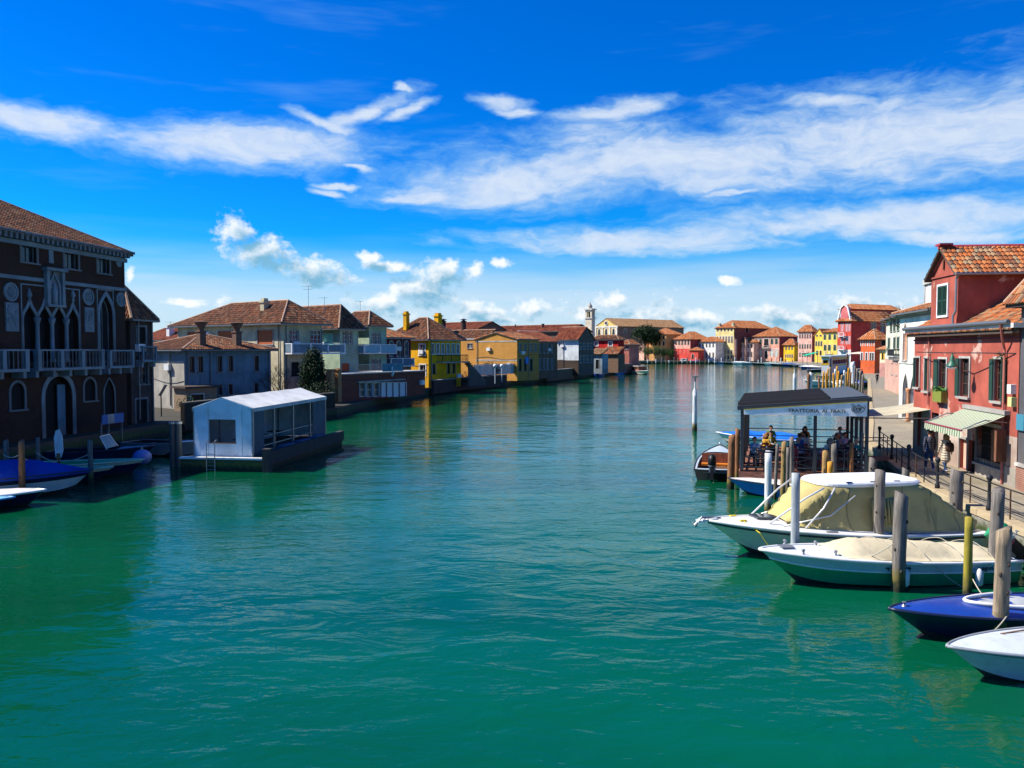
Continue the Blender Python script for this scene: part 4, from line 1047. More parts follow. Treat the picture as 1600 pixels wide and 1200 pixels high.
# cables, vents, dishes and air-conditioning boxes on the left-bank fronts
def clutter(H, face, n, seed):
    rnd = random.Random(seed); W = H.a if face == 'A' else H.b
    for k in range(n):
        u = rnd.uniform(.4, W - .4); z = rnd.uniform(H.z0 + 1.5, H.zt - .6)
        if k % 3 == 0:
            mb = MB(); p, q = H.loc(face, u - .4, z - .3, .02), H.loc(face, u + .4, z + .25, .34); mb.box(min(p[0], q[0]), max(p[0], q[0]), min(p[1], q[1]), max(p[1], q[1]), z - .3, z + .25); H.part('air_conditioner', mb, M_WHITE)
        elif k % 3 == 1:
            z1 = rnd.uniform(H.z0 + 2, H.zt - .4); H.part('cable', MB().tube([H.loc(face, .1 + (W - .2) * t, z1 - .25 * math.sin(math.pi * t * 2) , .05) for t in [i / 8 for i in range(9)]], .025, 5), M_IRON)
        else:
            H.part('vent_pipe', MB().tube([H.loc(face, u, H.z0 + .3, .1), H.loc(face, u, H.zt - .1, .1)], .055, 7), M_GUTTER)

for nm, fc, n in (('beige_house', 'A', 4), ('beige_house', 'B', 2), ('grey_house', 'A', 3), ('green_house', 'A', 2), ('yellow_house', 'B', 3), ('yellow_house', 'A', 2), ('ochre_warehouse', 'A', 4), ('ochre_warehouse', 'B', 3), ('brick_workshop', 'B', 3), ('white_gabled_building', 'A', 3), ('dark_red_house', 'B', 3), ('brick_wing', 'B', 3), ('brick_terrace', 'B', 2), ('red_works', 'A', 2)): clutter(HOUSES[nm], fc, n, hash(nm) % 7 if 0 else len(nm) + n)
# ================================================================== FAR BANK
FT = dict(tw=.55, tl=.9)
def far(name, label, c, th, Lp, Rp=None, Rm=None, top=520, rtop=512, col=(.5, .3, .2), colB=None, rows=(), rowsB=(), roof='hip', tm=M_TILE_FAR, cat='house', o=.5, rr=.16, foot=None, kw=None, corn=None, z0=1.0):
    H = House(name, label, cat, c, th, Lp=Lp, Rp=Rp, Rm=Rm, z0=z0, top=top)
    base = dict(fw=.16, sash=None, sill=False, depth=.12); base.update(kw or {})
    for spans, y0, y1, k in rows: H.row('A', spans, y0, y1, **{**base, **k})
    for spans, y0, y1, k in rowsB: H.row('B', spans, y0, y1, **{**base, **k})
    q = min(H.a, H.b) / 2; c2 = H.C + H.e1 * q + H.e2 * q; zr = zp(rtop, c2.y)
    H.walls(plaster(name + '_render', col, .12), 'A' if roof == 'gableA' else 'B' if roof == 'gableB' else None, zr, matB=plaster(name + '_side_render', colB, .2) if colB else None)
    H.roof(roof, zr=zr, mat=tm, o=o, gutter=False, rr=rr, **FT)
    if foot: H.band('A', z0, H.zat('A', c[0] - 2, foot[0]), .04, 0, H.a, plaster(name + '_foot_render', foot[1], .25), 'painted_base')
    if corn: H.band('A', H.zt - .45, H.zt - .02, .12, mat=M_STONEW, name='cornice')
    return H
def sp(a, b, n, w=.55):
    s = (b - a) / n; return [(a + s * (k + .5 - w / 2), a + s * (k + .5 + w / 2)) for k in range(n)]
D = dict(pane=M_DARK); G = dict(sh='closed', shm=M_GREENSH, fw=.14); BR = dict(sh='closed', shm=M_BROWNSH)
# church and bell tower
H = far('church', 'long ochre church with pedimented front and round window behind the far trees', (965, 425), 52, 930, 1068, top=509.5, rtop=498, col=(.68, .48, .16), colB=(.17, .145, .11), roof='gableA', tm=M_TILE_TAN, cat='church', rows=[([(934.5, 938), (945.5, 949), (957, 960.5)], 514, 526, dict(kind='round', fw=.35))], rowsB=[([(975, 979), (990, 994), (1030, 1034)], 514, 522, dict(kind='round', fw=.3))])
H.band('A', H.zt - .6, H.zt + .2, .3, mat=M_STONEW, name='cornice')
for p in (931.2, 941.5, 953, 963.7):
    u = H.uz('A', p, 520)[0]; H.part('pilaster', MB().box(-.35, .05, u - .55, u + .55, 1, H.zt - .62), M_STONEW)
cz = H.zat('A', 947.5, 505); ring = [(0.03, -.15 * 1, 0)]
mb = MB(); mb.lathe([(1.25, 0), (1.25, .3), (.85, .3), (.85, 0)], 18, (0, 0, 0), caps=False); mb.v = [(-v[2], H.a / 2 + v[0], cz + v[1]) for v in mb.v]; o = H.part('round_window', mb, M_STONEW)
mb = MB(); mb.poly([(-.05, H.a / 2 + .86 * math.cos(2 * math.pi * k / 18), cz + .86 * math.sin(2 * math.pi * k / 18)) for k in range(18)]); H.part('pane', mb, M_DARK, parent=o)
Y = 400; P = aty(928, 546, Y)
H = House('bell_tower', 'slender cream bell tower with open belfry left of the church', 'tower', (924.3, Y), 40, Lp=914.3, Rp=929.5, z0=1, top=497.5)
TW = plaster('tower_render', (.66, .58, .44), .3); TS = brick('tower_brick', (.30, .18, .11), (.24, .14, .09), (.25, .2, .16)); H.walls(TW); a, b, z = H.a, H.b, H.zt
H.part('belfry_ledge', MB().box(-.4, b + .4, -.4, a + .4, z, z + .5), M_STONEW)
zb = zp(484, Y); mb = MB()
for x in (0, b - .9):
    for y in (0, a - .9): mb.box(x, x + .9, y, y + .9, z + .5, zb)
for t in range(2): mb.box(.05, b - .05, t * (a - .4), t * (a - .4) + .35, zb - 1.0, zb - .02); mb.box(t * (b - .4), t * (b - .4) + .35, .05, a - .05, zb - 1.0, zb - .02)
H.part('belfry_piers', mb, TW); H.part('belfry_core', MB().box(1.1, b - 1.1, 1.1, a - 1.1, z + .5, zb), M_DARK)
H.part('belfry_cornice', MB().box(-.5, b + .5, -.5, a + .5, zb, zb + .6), M_STONEW)
zc = zp(479, Y); H.part('drum', MB().lathe([(b * .36, zb + .6), (b * .36, zc)], 8, (b / 2, a / 2, 0)), TW)
zt_ = zp(471.5, Y); H.part('dome', MB().lathe([(b * .42, zc), (b * .36, zc + .5), (b * .22, zc + 1.1), (.1, zc + 1.7), (.07, zt_), (.02, zt_ + .4)], 10, (b / 2, a / 2, 0)), plain('lead_dome', (.30, .27, .23), .6))
zz = zt_ - .5; H.part('cross', MB().bar((b / 2 - .5, a / 2, zz), (b / 2 + .5, a / 2, zz), .12), M_IRON)
far('orange_house', 'orange three-storey house between dark tree and pink-and-red house', (1041, 392), 52, 1014.5, 1066, top=522, rtop=513, col=(.62, .33, .12), rows=[(sp(1015, 1040, 4, .4), 525.5, 530, D), (sp(1015, 1040, 4, .4), 533.5, 540, D), (sp(1015, 1040, 4, .4), 546, 553, D)], corn=1)
far('pink_gabled_house', 'small pale pink house half hidden behind the bare tree', (1009.5, 410), 52, 996, Rm=6, top=541, rtop=533, col=(.68, .42, .32), roof='gableA', rows=[([(1000, 1002)], 543, 547, D)])
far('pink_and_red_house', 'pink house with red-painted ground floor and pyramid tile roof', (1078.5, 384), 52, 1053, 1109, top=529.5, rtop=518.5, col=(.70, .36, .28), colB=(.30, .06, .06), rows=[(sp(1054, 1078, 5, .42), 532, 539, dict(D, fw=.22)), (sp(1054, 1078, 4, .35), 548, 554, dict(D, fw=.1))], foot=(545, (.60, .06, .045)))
far('red_boundary_house', 'low red house with dark arched door beside the pink-and-red house', (1091, 379), 52, 1078, Rm=4, top=547, rtop=543, col=(.55, .07, .05), rows=[([(1081, 1084)], 553, 561, dict(D, kind='round'))], roof='hip')
far('white_house', 'low white two-storey house left of the tall yellow palace', (1118, 380), 52, 1090, Rm=8, top=533.5, rtop=526.5, col=(.80, .78, .74), rows=[(sp(1091, 1117, 5, .33), 537, 543, G), (sp(1091, 1117, 5, .33), 551, 559, D)])
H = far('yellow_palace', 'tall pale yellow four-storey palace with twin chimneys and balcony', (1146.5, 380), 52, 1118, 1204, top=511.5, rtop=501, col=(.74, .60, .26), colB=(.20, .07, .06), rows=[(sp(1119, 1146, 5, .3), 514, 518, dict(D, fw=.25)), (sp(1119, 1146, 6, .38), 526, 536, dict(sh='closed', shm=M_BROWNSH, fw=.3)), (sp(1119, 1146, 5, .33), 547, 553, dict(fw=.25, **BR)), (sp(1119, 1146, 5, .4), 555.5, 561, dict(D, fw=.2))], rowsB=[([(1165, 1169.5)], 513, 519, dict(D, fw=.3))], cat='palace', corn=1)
H.balcony('A', H.a * .38, H.a * .66, H.zat('A', 1132, 545), h=1.0, out=1.0, mat=M_STONEW, sp=.4, posts=.2)
for u in (H.a * .12, H.a * .86): H.chimney(1.0, u, H.zt - 1, zp(505, 380), 1.0, H.o.children[0].data.materials[0] if 0 else M_BEIGE)
far('cream_house', 'low cream house with tall chimney stacks right of the yellow palace', (1177.5, 378), 52, 1149, Rm=9, top=534.5, rtop=527.5, col=(.74, .52, .42), rows=[(sp(1150, 1177, 5, .33), 538, 544, D), (sp(1150, 1177, 5, .33), 550, 558, BR)])
for p, nm in ((1149.5, 'left'), (1165.8, 'right')):
    P = aty(p, 560, 374); o = thing('chimney_stack', 'tall pink %s chimney stack on the front of the cream house' % nm, 'chimney', (P.x, P.y, 1.0)); zz = zp(527, 374) - 1
    MB().box(-.45, .45, -.45, .45, 0, zz - .8).build('shaft', plaster('pink_stack_render', (.58, .34, .26)), o); MB().box(-.62, .62, -.62, .62, zz - .8, zz).build('cap', M_FAC, o)
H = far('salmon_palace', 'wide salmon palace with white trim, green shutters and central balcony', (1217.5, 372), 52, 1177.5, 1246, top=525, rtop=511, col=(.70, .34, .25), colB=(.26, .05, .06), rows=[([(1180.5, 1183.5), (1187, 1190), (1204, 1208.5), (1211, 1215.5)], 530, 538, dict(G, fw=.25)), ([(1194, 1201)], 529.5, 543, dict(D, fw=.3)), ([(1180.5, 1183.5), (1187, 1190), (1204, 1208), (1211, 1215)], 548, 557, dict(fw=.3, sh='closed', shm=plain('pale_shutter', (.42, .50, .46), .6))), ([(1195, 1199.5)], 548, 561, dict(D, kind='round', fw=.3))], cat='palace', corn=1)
H.balcony('A', H.a * .38, H.a * .62, H.zat('A', 1197, 543.5), h=1.0, out=1.0, mat=M_STONEW, sp=.4, posts=.2); z = H.zat('A', 1200, 545.5); H.band('A', z - .15, z + .15, .1)
far('small_yellow_house', 'small bright yellow two-storey house right of the salmon palace', (1241, 366), 52, 1224.5, 1248, top=537.5, rtop=530, col=(.80, .50, .02), rows=[(sp(1226, 1240, 3, .32), 541, 547, D), (sp(1226, 1240, 5, .4), 554, 559, BR)])
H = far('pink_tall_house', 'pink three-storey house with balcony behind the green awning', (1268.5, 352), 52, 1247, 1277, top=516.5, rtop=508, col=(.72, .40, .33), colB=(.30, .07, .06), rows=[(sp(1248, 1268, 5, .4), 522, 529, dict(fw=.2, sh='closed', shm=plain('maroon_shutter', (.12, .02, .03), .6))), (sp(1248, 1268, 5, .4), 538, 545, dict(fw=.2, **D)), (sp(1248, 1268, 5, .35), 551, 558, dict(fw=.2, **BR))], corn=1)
H.balcony('A', H.a * .3, H.a * .66, H.zat('A', 1258, 551), h=1.0, out=1.0, mat=M_STONEW, sp=.4, posts=.2)
far('yellow_gabled_house', 'narrow yellow house with small pointed gable between pink and yellow houses', (1286, 338), 52, 1273, Rm=8, top=523, rtop=514, col=(.80, .56, .08), roof='gableA', rows=[(sp(1274, 1285, 2, .4), 520, 526, dict(G)), (sp(1273.5, 1285.5, 3, .5), 533.5, 541, dict(G)), (sp(1274, 1285, 2, .45), 548, 555, D)])
H = far('yellow_balcony_house', 'yellow three-storey house with stone balcony beside the big red house', (1308, 318), 52, 1286, Rm=10, top=518.5, rtop=513, col=(.84, .62, .12), rows=[([(1288, 1290), (1294, 1299), (1303, 1306)], 523, 531, dict(G, fw=.16)), ([(1288, 1290.5), (1293, 1299), (1303, 1306)], 539, 548, dict(G, fw=.16))])
H.balcony('A', H.a * .38, H.a * .78, H.zat('A', 1296, 553), h=1.0, out=1.0, mat=M_STONEW, sp=.4, posts=.2)
# big red house with stepped white gable front
BRD = (.56, .065, .045)
H = far('big_red_house', 'big crimson house with curved white front gable and two white balconies', (1329.5, 232), 62, 1308.5, 1402, top=499.5, rtop=487, col=BRD, rows=[([(1313, 1319), (1322, 1324), (1325.5, 1328)], 506, 518, dict(fw=.12, sh='closed', shm=plain('pink_shutter', (.55, .25, .27), .6))), ([(1313, 1319), (1322, 1324), (1325.5, 1328)], 526, 538, dict(fw=.12, sh='closed', shm=plain('pink_shutter', (.55, .25, .27), .6))), ([(1310, 1312), (1317, 1320), (1325, 1327)], 549, 556, D)], rowsB=[([(1362.5, 1368), (1376, 1383.5)], 504, 518.5, dict(fw=.16, sash=M_WHITE, nh=0))], roof='hip', tm=M_TILE_FAR, foot=(546.5, (.75, .72, .68)))
for y in (525, 546): H.balcony('A', H.a * .36, H.a * .8, H.zat('A', 1318, y), h=1.0, out=1.0, mat=M_WHITE, sp=.3, posts=.16)
u0, u1 = H.uz('A', 1325, 490)[0], H.uz('A', 1314, 490)[0]; zt2 = zp(480, 232); zm = H.zt
H.part('front_gable', MB().prism([(0, u0, zm), (0, u0, zt2), (0, (u0 + u1) / 2, zp(476, 232)), (0, u1, zt2), (0, u1, zm)], (1.0, 0, 0)), plaster('gable_pink', (.62, .16, .16)))
mb = MB(); um = (u0 + u1) / 2
for a_, b_ in (((u0 - .9, zm + .1), (u0, zt2)), ((u1 + .9, zm + .1), (u1, zt2)), ((u0, zt2), (um, zp(475, 232))), ((u1, zt2), (um, zp(475, 232)))): mb.bar((-.1, a_[0], a_[1]), (-.1, b_[0], b_[1]), .35, .35)
H.part('gable_moulding', mb, M_WHITE)
Hr = far('red_upper_block', 'upper crimson block with long flat tile roof behind the big red house', (1328, 246), 62, 1313, 1404, top=481.5, rtop=475.5, col=BRD, roof='hip')
far('orange_red_house', 'orange-red two-storey house with flowered balcony before the big red house', (1367, 182), 62, 1345, 1388, top=528, rtop=515, col=(.66, .12, .035), rows=[([(1345.5, 1348), (1352, 1356), (1359, 1361.5), (1363, 1365.5)], 532, 541, dict(fw=.14, trim=M_WHITE, sh='closed', shm=plain('coral_shutter', (.55, .16, .08), .6))), ([(1345.5, 1348), (1352, 1356), (1359, 1361.5), (1363, 1365.5)], 551, 563, dict(fw=.14, trim=M_WHITE, **BR))], rowsB=[([(1377, 1384)], 531, 540, dict(D, fw=.14))])
far('cream_end_house', 'narrow cream house with one yellow window beside the orange-red house', (1386, 160), 64, 1375, Rm=5, top=545, rtop=541, col=(.78, .68, .46), rows=[([(1378, 1381)], 552, 562, dict(fw=.2, trim=plain('ochre_trim', (.7, .45, .05), .7), pane=M_DARK))], foot=(567, (.62, .30, .25)))
# pale green house, then the white gothic house
H = House('pale_green_house', 'tall pale green house with dark green shutters and plants', 'house', (1408, 97), 108, Lp=1384, Rm=9, z0=1, zt=10.4)
k = dict(fw=.12, sh='closed', shm=M_GREENSH, slats=False)
H.row('A', [(1402, 1405.5), (1396.5, 1399.5), (1391.5, 1394.5)], 499, 516, **k); H.row('A', [(1402, 1405.5), (1396.5, 1399.5), (1388, 1391)], 527, 545, **k); H.row('A', [(1399.5, 1403), (1393, 1396)], 570, 586, fw=.1, sh='closed', shm=M_BROWNSH)
H.walls(plaster('sage_render', (.58, .60, .46), .4)); H.roof('hip', zr=12.2, mat=M_TILE_OR, o=.6, tw=.3, tl=.5)
H.band('A', 1.0, H.zat('A', 1404, 562), .05, 0, H.a, brick('pink_base_brick', (.55, .30, .22), (.5, .26, .2), (.55, .45, .38)), 'brick_base')
H.balcony('A', 1.0, 7, H.zat('A', 1403, 556), h=.8, out=.7, mat=M_STONE, sp=.15, bal=M_IRON, railm=M_IRON, posts=.05)
M_GW = plaster('cream_white_render', (.80, .76, .66), .25)
H = House('white_gothic_house', 'white house with pointed gothic arches and roof terrace beside the near red house', 'house', (1460, 55.2), 101.5, Lp=1406, Rm=10, z0=1, zt=9.1)
OB = brick('orange_arch_brick', (.60, .24, .10), (.5, .2, .09), (.5, .38, .28))
H.win('A', 1412.5, 1418.5, 505, 563, kind='gothic', fw=.14, trim=M_STONEW, pane=OB, sash=None, depth=.12, rev=None) if 0 else H.win('A', 1412.5, 1418.5, 505, 563, kind='gothic', fw=.14, trim=M_STONEW, pane=OB, sash=None, depth=.12)
H.win('A', 1412, 1420, 583, 653, kind='gothic', fw=.16, trim=M_STONEW, pane=M_DARK, sash=None, depth=.2, sill=False, name='arcade_arch'); H.win('A', 1424, 1433, 584, 659, kind='gothic', fw=.16, trim=M_STONEW, pane=M_DARK, sash=None, depth=.2, sill=False, name='arcade_arch')
H.walls(M_GW); z = H.zat('A', 1420, 567); H.band('A', z - .06, z + .08, .08); H.band('A', H.zt - .3, H.zt - .1, .15, name='cornice'); H.band('A', 1.0, H.zat('A', 1420, 612), .04, H.uz('A', 1436, 600)[0], H.uz('A', 1409, 600)[0] * .999, OB, 'brick_base') if 0 else None
dm = MB().box(-.14, .0, -.06, .06, 0, .16).mesh('dentil', M_STONEW)
for k in range(int(H.a / .24)): put('dentil', dm, H.o, (0, .12 + k * .24, H.zt - .46))
for p in (1422, 1435):
    u = H.uz('A', p, 640)[0]; H.part('column', MB().lathe([(.2, 1), (.2, 1.25), (.15, 1.35), (.14, 3.1), (.22, 3.3), (.22, 3.45)], 10, (-.12, u, 0)), OB, True)
H.roof('hip', zr=10.6, mat=M_TILE_OR, o=.5)
mb = MB(); x0, x1, y0, y1, zz = 1.4, 7, .6, H.a - .9, 9.3; mb.box(x0, x1, y0, y1, zz, zz + .35); mb.box(x0 - .1, x1, y0 - .1, y1 + .1, zz + 1.85, zz + 2.2)
tr = H.part('roof_terrace', mb, plaster('grey_concrete', (.45, .46, .42)))
n = 4
for k in range(n + 1): y = y0 + (y1 - y0 - .2) * k / n; H.part('terrace_post', MB().box(x0, x0 + .2, y, y + .2, zz + .35, zz + 1.85), M_STONE, parent=tr)
for k in range(n): y = y0 + (y1 - y0 - .2) * k / n; H.part('terrace_panel', MB().box(x0 + .06, x0 + .1, y + .2, y + (y1 - y0 - .2) / n, zz + .4, zz + 1.75), paint('frosted_panel', (.66, .68, .66)), parent=tr)
H.part('terrace_end', MB().box(x0 + .25, x1, y0 + .05, y0 + .1, zz + .35, zz + 1.85), paint('frosted_panel', (.66, .68, .66)), parent=tr)

# ================================================================== NEAR RED HOUSE
M_RED = plaster('faded_red_render', (.37, .088, .06), .7, (.20, .075, .06), patch=(.50, .32, .26), amt=.03, scale=1.1)
M_RED2 = plaster('maroon_render', (.24, .045, .05), .5, (.05, .03, .04))
H = House('red_house', 'faded red house with gabled dormer, green louvred shutters and dentilled cornice', 'house', (1593, 31.4), 97.5, Lp=1429, Rm=9, z0=1.0, zt=7.2)
W = dict(fw=.1, trim=M_STONEW, sash=M_BROWNSH, pane=M_DARK, slats=True, shm=M_GREENSH, nh=2)
def rwin(p0, p1, y0, y1, sh, **kk): return H.win('A', p0, p1, y0, y1, sh=sh, **{**W, **kk})
rwin(1432, 1438, 559, 605, 'left'); rwin(1446, 1453.5, 560, 611, 'closed'); rwin(1468, 1480, 561, 626, 'left'); rwin(1501, 1516, 560, 620, 'left'); rwin(1555, 1568, 561, 627, 'open')
H.win('A', 1528, 1568, 667, 728, fw=.14, trim=M_STONEW, pane=M_DARK, sash=None, name='shop_window')
H.win('A', 1500, 1512, 686, 733, fw=.1, trim=M_STONEW, pane=paint('pale_pink_door', (.66, .42, .32)), sash=None, sill=False, name='door'); H.win('A', 1513.5, 1524, 688, 738, fw=0, pane=M_DARK, sash=None, sill=False, name='doorway')
H.win('A', 1456, 1467, 645, 716, fw=0, pane=M_DARK, sash=None, sill=False, name='doorway'); H.win('A', 1434, 1454, 640, 700, fw=.06, trim=paint('shop_grey', (.42, .44, .42)), pane=paint('shop_panel', (.50, .52, .48)), sash=None, sill=False, name='shop_front')
H.zsplit = 2.95; H.matlow = plaster('pale_ground_floor_render', (.46, .38, .32), .6, (.25, .16, .12), patch=(.38, .13, .09), amt=.035)
H.walls(M_RED)
# peeling grey dado along the foot
H.band('A', 1.0, 1.75, .03, 0, H.uz('A', 1526, 700)[0], plaster('cement_dado', (.50, .46, .38), .5), 'cement_base')
u0, u1 = H.uz('A', 1569, 700)[0], H.uz('A', 1527, 700)[0]; zb0, zb1 = H.zat('A', 1548, 728), H.zat('A', 1548, 668)
g = MB(); n = 17
for k in range(n + 1): y = u0 + (u1 - u0) * k / n; g.tube([(-.06, y, zb0), (-.06, y, zb1)], .012, 5)
for z in (zb0 + .25, (zb0 + zb1) / 2, zb1 - .25): g.bar((-.06, u0, z), (-.06, u1, z), .04, .015)
H.part('window_grille', g, M_IRON)
u = H.uz('A', 1572, 700)[0]; zc = H.zat('A', 1572, 700); H.part('wooden_shutter', MB().box(-.5, -.02, u - .04, u + .01, zc - .55, zc + .75), woodmat('brown_door_wood', (.22, .09, .045), wet=False)); H.part('notice_board', MB().box(-.54, -.5, u - .42, u + .04, zc - .5, zc + .7), woodmat('brown_door_wood', (.22, .09, .045), wet=False))
# cornice
H.band('A', 6.72, 6.80, .05, name='string_course', mat=M_RED2); H.band('A', 7.12, 7.3, .42, name='cornice', mat=M_STONEW)
dm = MB().box(-.3, .0, -.07, .07, 0, .17).mesh('dentil', M_STONEW)
for k in range(int(H.a / .27)): put('dentil', dm, H.o, (0, .15 + k * .27, 6.94))
H.part('gutter', MB().tube([(-.5, -.2, 7.34), (-.5, H.a + .2, 7.34)], .09, 8), M_GUTTER)
H.roof('gableB', zr=9.95, mat=M_TILE_OR, o=.35, tw=.2, tl=.36, gutter=False)
# dormer: gabled upper block flush with the front
ua, ub = H.uz('A', 1497.5, 470)[0], H.uz('A', 1456, 470)[0]; zd, za = zp(429, 39.2), zp(391, 39.2); dx = 8.6
um = (ua + ub) / 2; wz = .03
mb = MB(); mb.poly([(-wz, ua, 7.3), (-wz, ub, 7.3), (-wz, ub, zd), (-wz, um, za), (-wz, ua, zd)]); mb.poly([(-wz, ub, 7.3), (dx, ub, 7.3), (dx, ub, zd), (-wz, ub, zd)])
dr = H.part('dormer', mb, M_RED)
mb = MB(); mb.poly([(-wz, ua, 7.3), (dx, ua, 7.3), (dx, ua, zd), (-wz, ua, zd)]); H.part('dormer_side_wall', mb, M_RED, parent=dr)
g = (za - zd) / (um - ua); o_ = .28; ze = zd - g * o_ + .05; x0 = -.28
rsl = [((x0, ua - o_, ze), (dx, ua - o_, ze), (x0, um, za + .06), (dx, um, za + .06)), ((dx, ub + o_, ze), (x0, ub + o_, ze), (dx, um, za + .06), (x0, um, za + .06))]
mb = MB(); tm = MB(); tm.t = []
for p0, p1, q0, q1 in rsl: mb.prism([p0, p1, q1, q0], (0, 0, -.1)); tile_slope(tm, p0, p1, q0, q1, .2, .36, .045)
H.part('dormer_roof', mb, M_ROOFBASE, parent=dr); tag(H.part('dormer_roof_tiles', tm, M_TILE_OR, parent=dr), None, None, None, 'stuff')
H.part('dormer_ridge', MB().tube([(x0 - .05, um, za + .1), (dx, um, za + .1)], .1, 8), plaster('ridge_red', (.42, .06, .07)), parent=dr)
H.part('ridge_end_slab', MB().box(x0 - .08, x0 + .5, um - .3, um + .3, za + .16, za + .25), plaster('ridge_red', (.42, .06, .07)), parent=dr)
mb = MB(); mb.bar((-.07, ua + .05, zd - .02), (-.07, um, za - .12), .07, .1); mb.bar((-.07, ub - .05, zd - .02), (-.07, um, za - .12), .07, .1); mb.box(-.1, -.03, ua, ub, zd - .14, zd - .06); H.part('pediment_moulding', mb, M_RED, parent=dr)
u0, z1 = H.uz('A', 1468, 448); u1, z0 = H.uz('A', 1482, 492)
cur = (u0 + u1) / 2; w = abs(u1 - u0)
mb = MB(); mb.box(-.09, -.032, cur - w/2 - .1, cur - w/2, z0 - .1, z1 + .1); mb.box(-.09, -.032, cur + w/2, cur + w/2 + .1, z0 - .1, z1 + .1); mb.box(-.09, -.032, cur - w/2, cur + w/2, z0 - .1, z0); mb.box(-.09, -.032, cur - w/2, cur + w/2, z1, z1 + .1)
H.part('dormer_window', mb, M_WHITE, parent=dr)
for t in (0, 1):
    o = put('dormer_shutter', shutter_mesh(w / 2 - .03, z1 - z0, M_GREENSH, True), dr, (-.035, cur + w/2 - t * (w / 2 + .015) - .015, z0)); o.rotation_euler = (0, 0, -math.pi / 2)
mb = MB(); zz = z0 + 2.7
mb.prism([(-.06, um - .04, za - .95), (-.06, um + .04, za - .95), (-.06, um + .07, za - .55), (-.06, um, za - .4), (-.06, um - .07, za - .55)], (-.04, 0, 0)); H.part('gable_slot', mb, M_RUST, parent=dr)
# gutters and downpipes
H.part('dormer_gutter', MB().tube([(x0, ua - o_ - .06, ze - .02), (dx, ua - o_ - .06, ze - .02)], .07, 8), M_METAL, parent=dr)
H.part('dormer_downpipe', MB().tube([(-.12, ua - .3, ze - .05), (-.14, ua - .1, ze - .2), (-.14, ua - .07, 8.0), (-.2, ua + .05, 7.8), (-.2, ua + .05, 7.4)], .055, 8), M_METAL, parent=dr)
H.part('red_downpipe', MB().tube([(-.5, .45, 7.28), (-.3, .75, 6.7), (-.1, 1.0, 6.3), (-.1, 1.0, 1.02)], .05, 8), plain('red_pipe_paint', (.40, .13, .10), .6))
u = H.uz('A', 1454.5, 520)[0]; H.part('thin_downpipe', MB().tube([(-.08, u, 7.0), (-.08, u, 3.6)], .04, 7), plain('red_pipe_paint', (.40, .13, .10), .6))
for k, (p, y, c) in enumerate(((1585, 608, (.6, .6, .56)), (1586, 628, (.5, .52, .2)))):
    u, z = H.uz('A', p, y); H.part('meter_box', MB().box(-.2, 0, u - .16, u + .16, z - .18, z + .18), plain('meter_box_%d' % k, c, .6))
RED = H
# flower box under the third window
u, z = H.uz('A', 1474, 618)
fb = thing('flower_box', 'yellow-green planter box hung below a window of the red house', 'planter', H.C + H.e1 * u - H.e2 * .14 + Vector((0, 0, z - .3)), H.rz)
MB().box(-.16, .12, -.55, .55, 0, .5).build('box', paint('lime_planter', (.20, .23, .03)), fb)
lv = MB()
for k in range(120):
    p = Vector((random.uniform(-.2, .12), random.uniform(-.55, .55), .5 + random.uniform(-.02, .2))); a = Vector((random.gauss(0, 1), random.gauss(0, 1), random.gauss(0, 1))).normalized() * .06; b = a.orthogonal().normalized() * .04
    lv.poly([p - a, p + b, p + a, p - b])
lv.build('leaves', plain('planter_leaf', (.05, .14, .02), .7), fb)
# neighbouring wall on the extreme right
H = House('corner_house', 'dark grey wall with brick foot at the extreme right edge', 'house', (1640, 29.2), 97.5, Lp=1594.5, Rm=8, z0=1, zt=8.6); H.walls(plaster('soot_grey_render', (.09, .09, .10), .4)); H.roof('hip', zr=10.4, mat=M_TILE_OR, o=.4, gutter=False)  # the render itself is a very dark grey
H.band('A', 1, 1.9, .06, 0, H.a, brick('foot_brick', (.30, .12, .08), (.24, .1, .07), (.3, .25, .2)), 'brick_foot'); H.band('A', 1.9, 2.02, .12, 0, H.a, M_STONEW, 'stone_sill')
u, z = H.uz('A', 1598, 660); H.part('street_sign', MB().box(-.1, -.02, u - .3, u + .3, z - .3, z + .3), plain('teal_sign', (.05, .2, .28), .5))
# ------------------------------------------------------------------ awnings
def striped(name, c1, c2, w=.12):
    m, T, b = base_mat(name); tc = T.new('ShaderNodeTexCoord').outputs['Object']; s_ = T.new('ShaderNodeSeparateXYZ'); T.l.new(tc, s_.inputs[0])
    f = T.m('GREATER_THAN', T.m('FRACT', T.m('MULTIPLY', s_.outputs[1], 1 / (2 * w))), .5)
    n = T.noise(tc, 2, 5); T.l.new(T.mix(T.m('MULTIPLY', n, .12), T.mix(f, lin(c1), lin(c2)), (.3, .28, .2, 1)), b.inputs['Base Color']); b.inputs['Roughness'].default_value = .85
    return m
H = RED
u0, u1 = H.uz('A', 1578, 648)[0], H.uz('A', 1512, 645)[0]; z = H.zat('A', 1545, 643); out, dz = 1.75, .62
aw = thing('striped_awning', 'green and white striped shop awning with scalloped valance on the red house', 'awning', H.C + H.e1 * u0 + Vector((0, 0, z)), H.rz); W_ = u1 - u0
MS = striped('green_white_stripe', (.46, .46, .36), (.09, .17, .08))
MB().grid([[(-.1 - (out - .1) * i / 6, W_ * j / 12, -dz * i / 6 - .05 * math.sin(math.pi * i / 6)) for j in range(13)] for i in range(7)]).build('canopy', MS, aw)
mb = MB(); n = 40; mb.grid([[(-out, W_ * j / n, -dz) for j in range(n + 1)], [(-out - .02, W_ * j / n, -dz - .26 - .06 * abs(math.sin(math.pi * j / 5))) for j in range(n + 1)]]); mb.build('valance', MS, aw)
MB().box(-.22, -.01, -.05, W_ + .05, .0, .16).build('cassette', M_STONEW, aw)
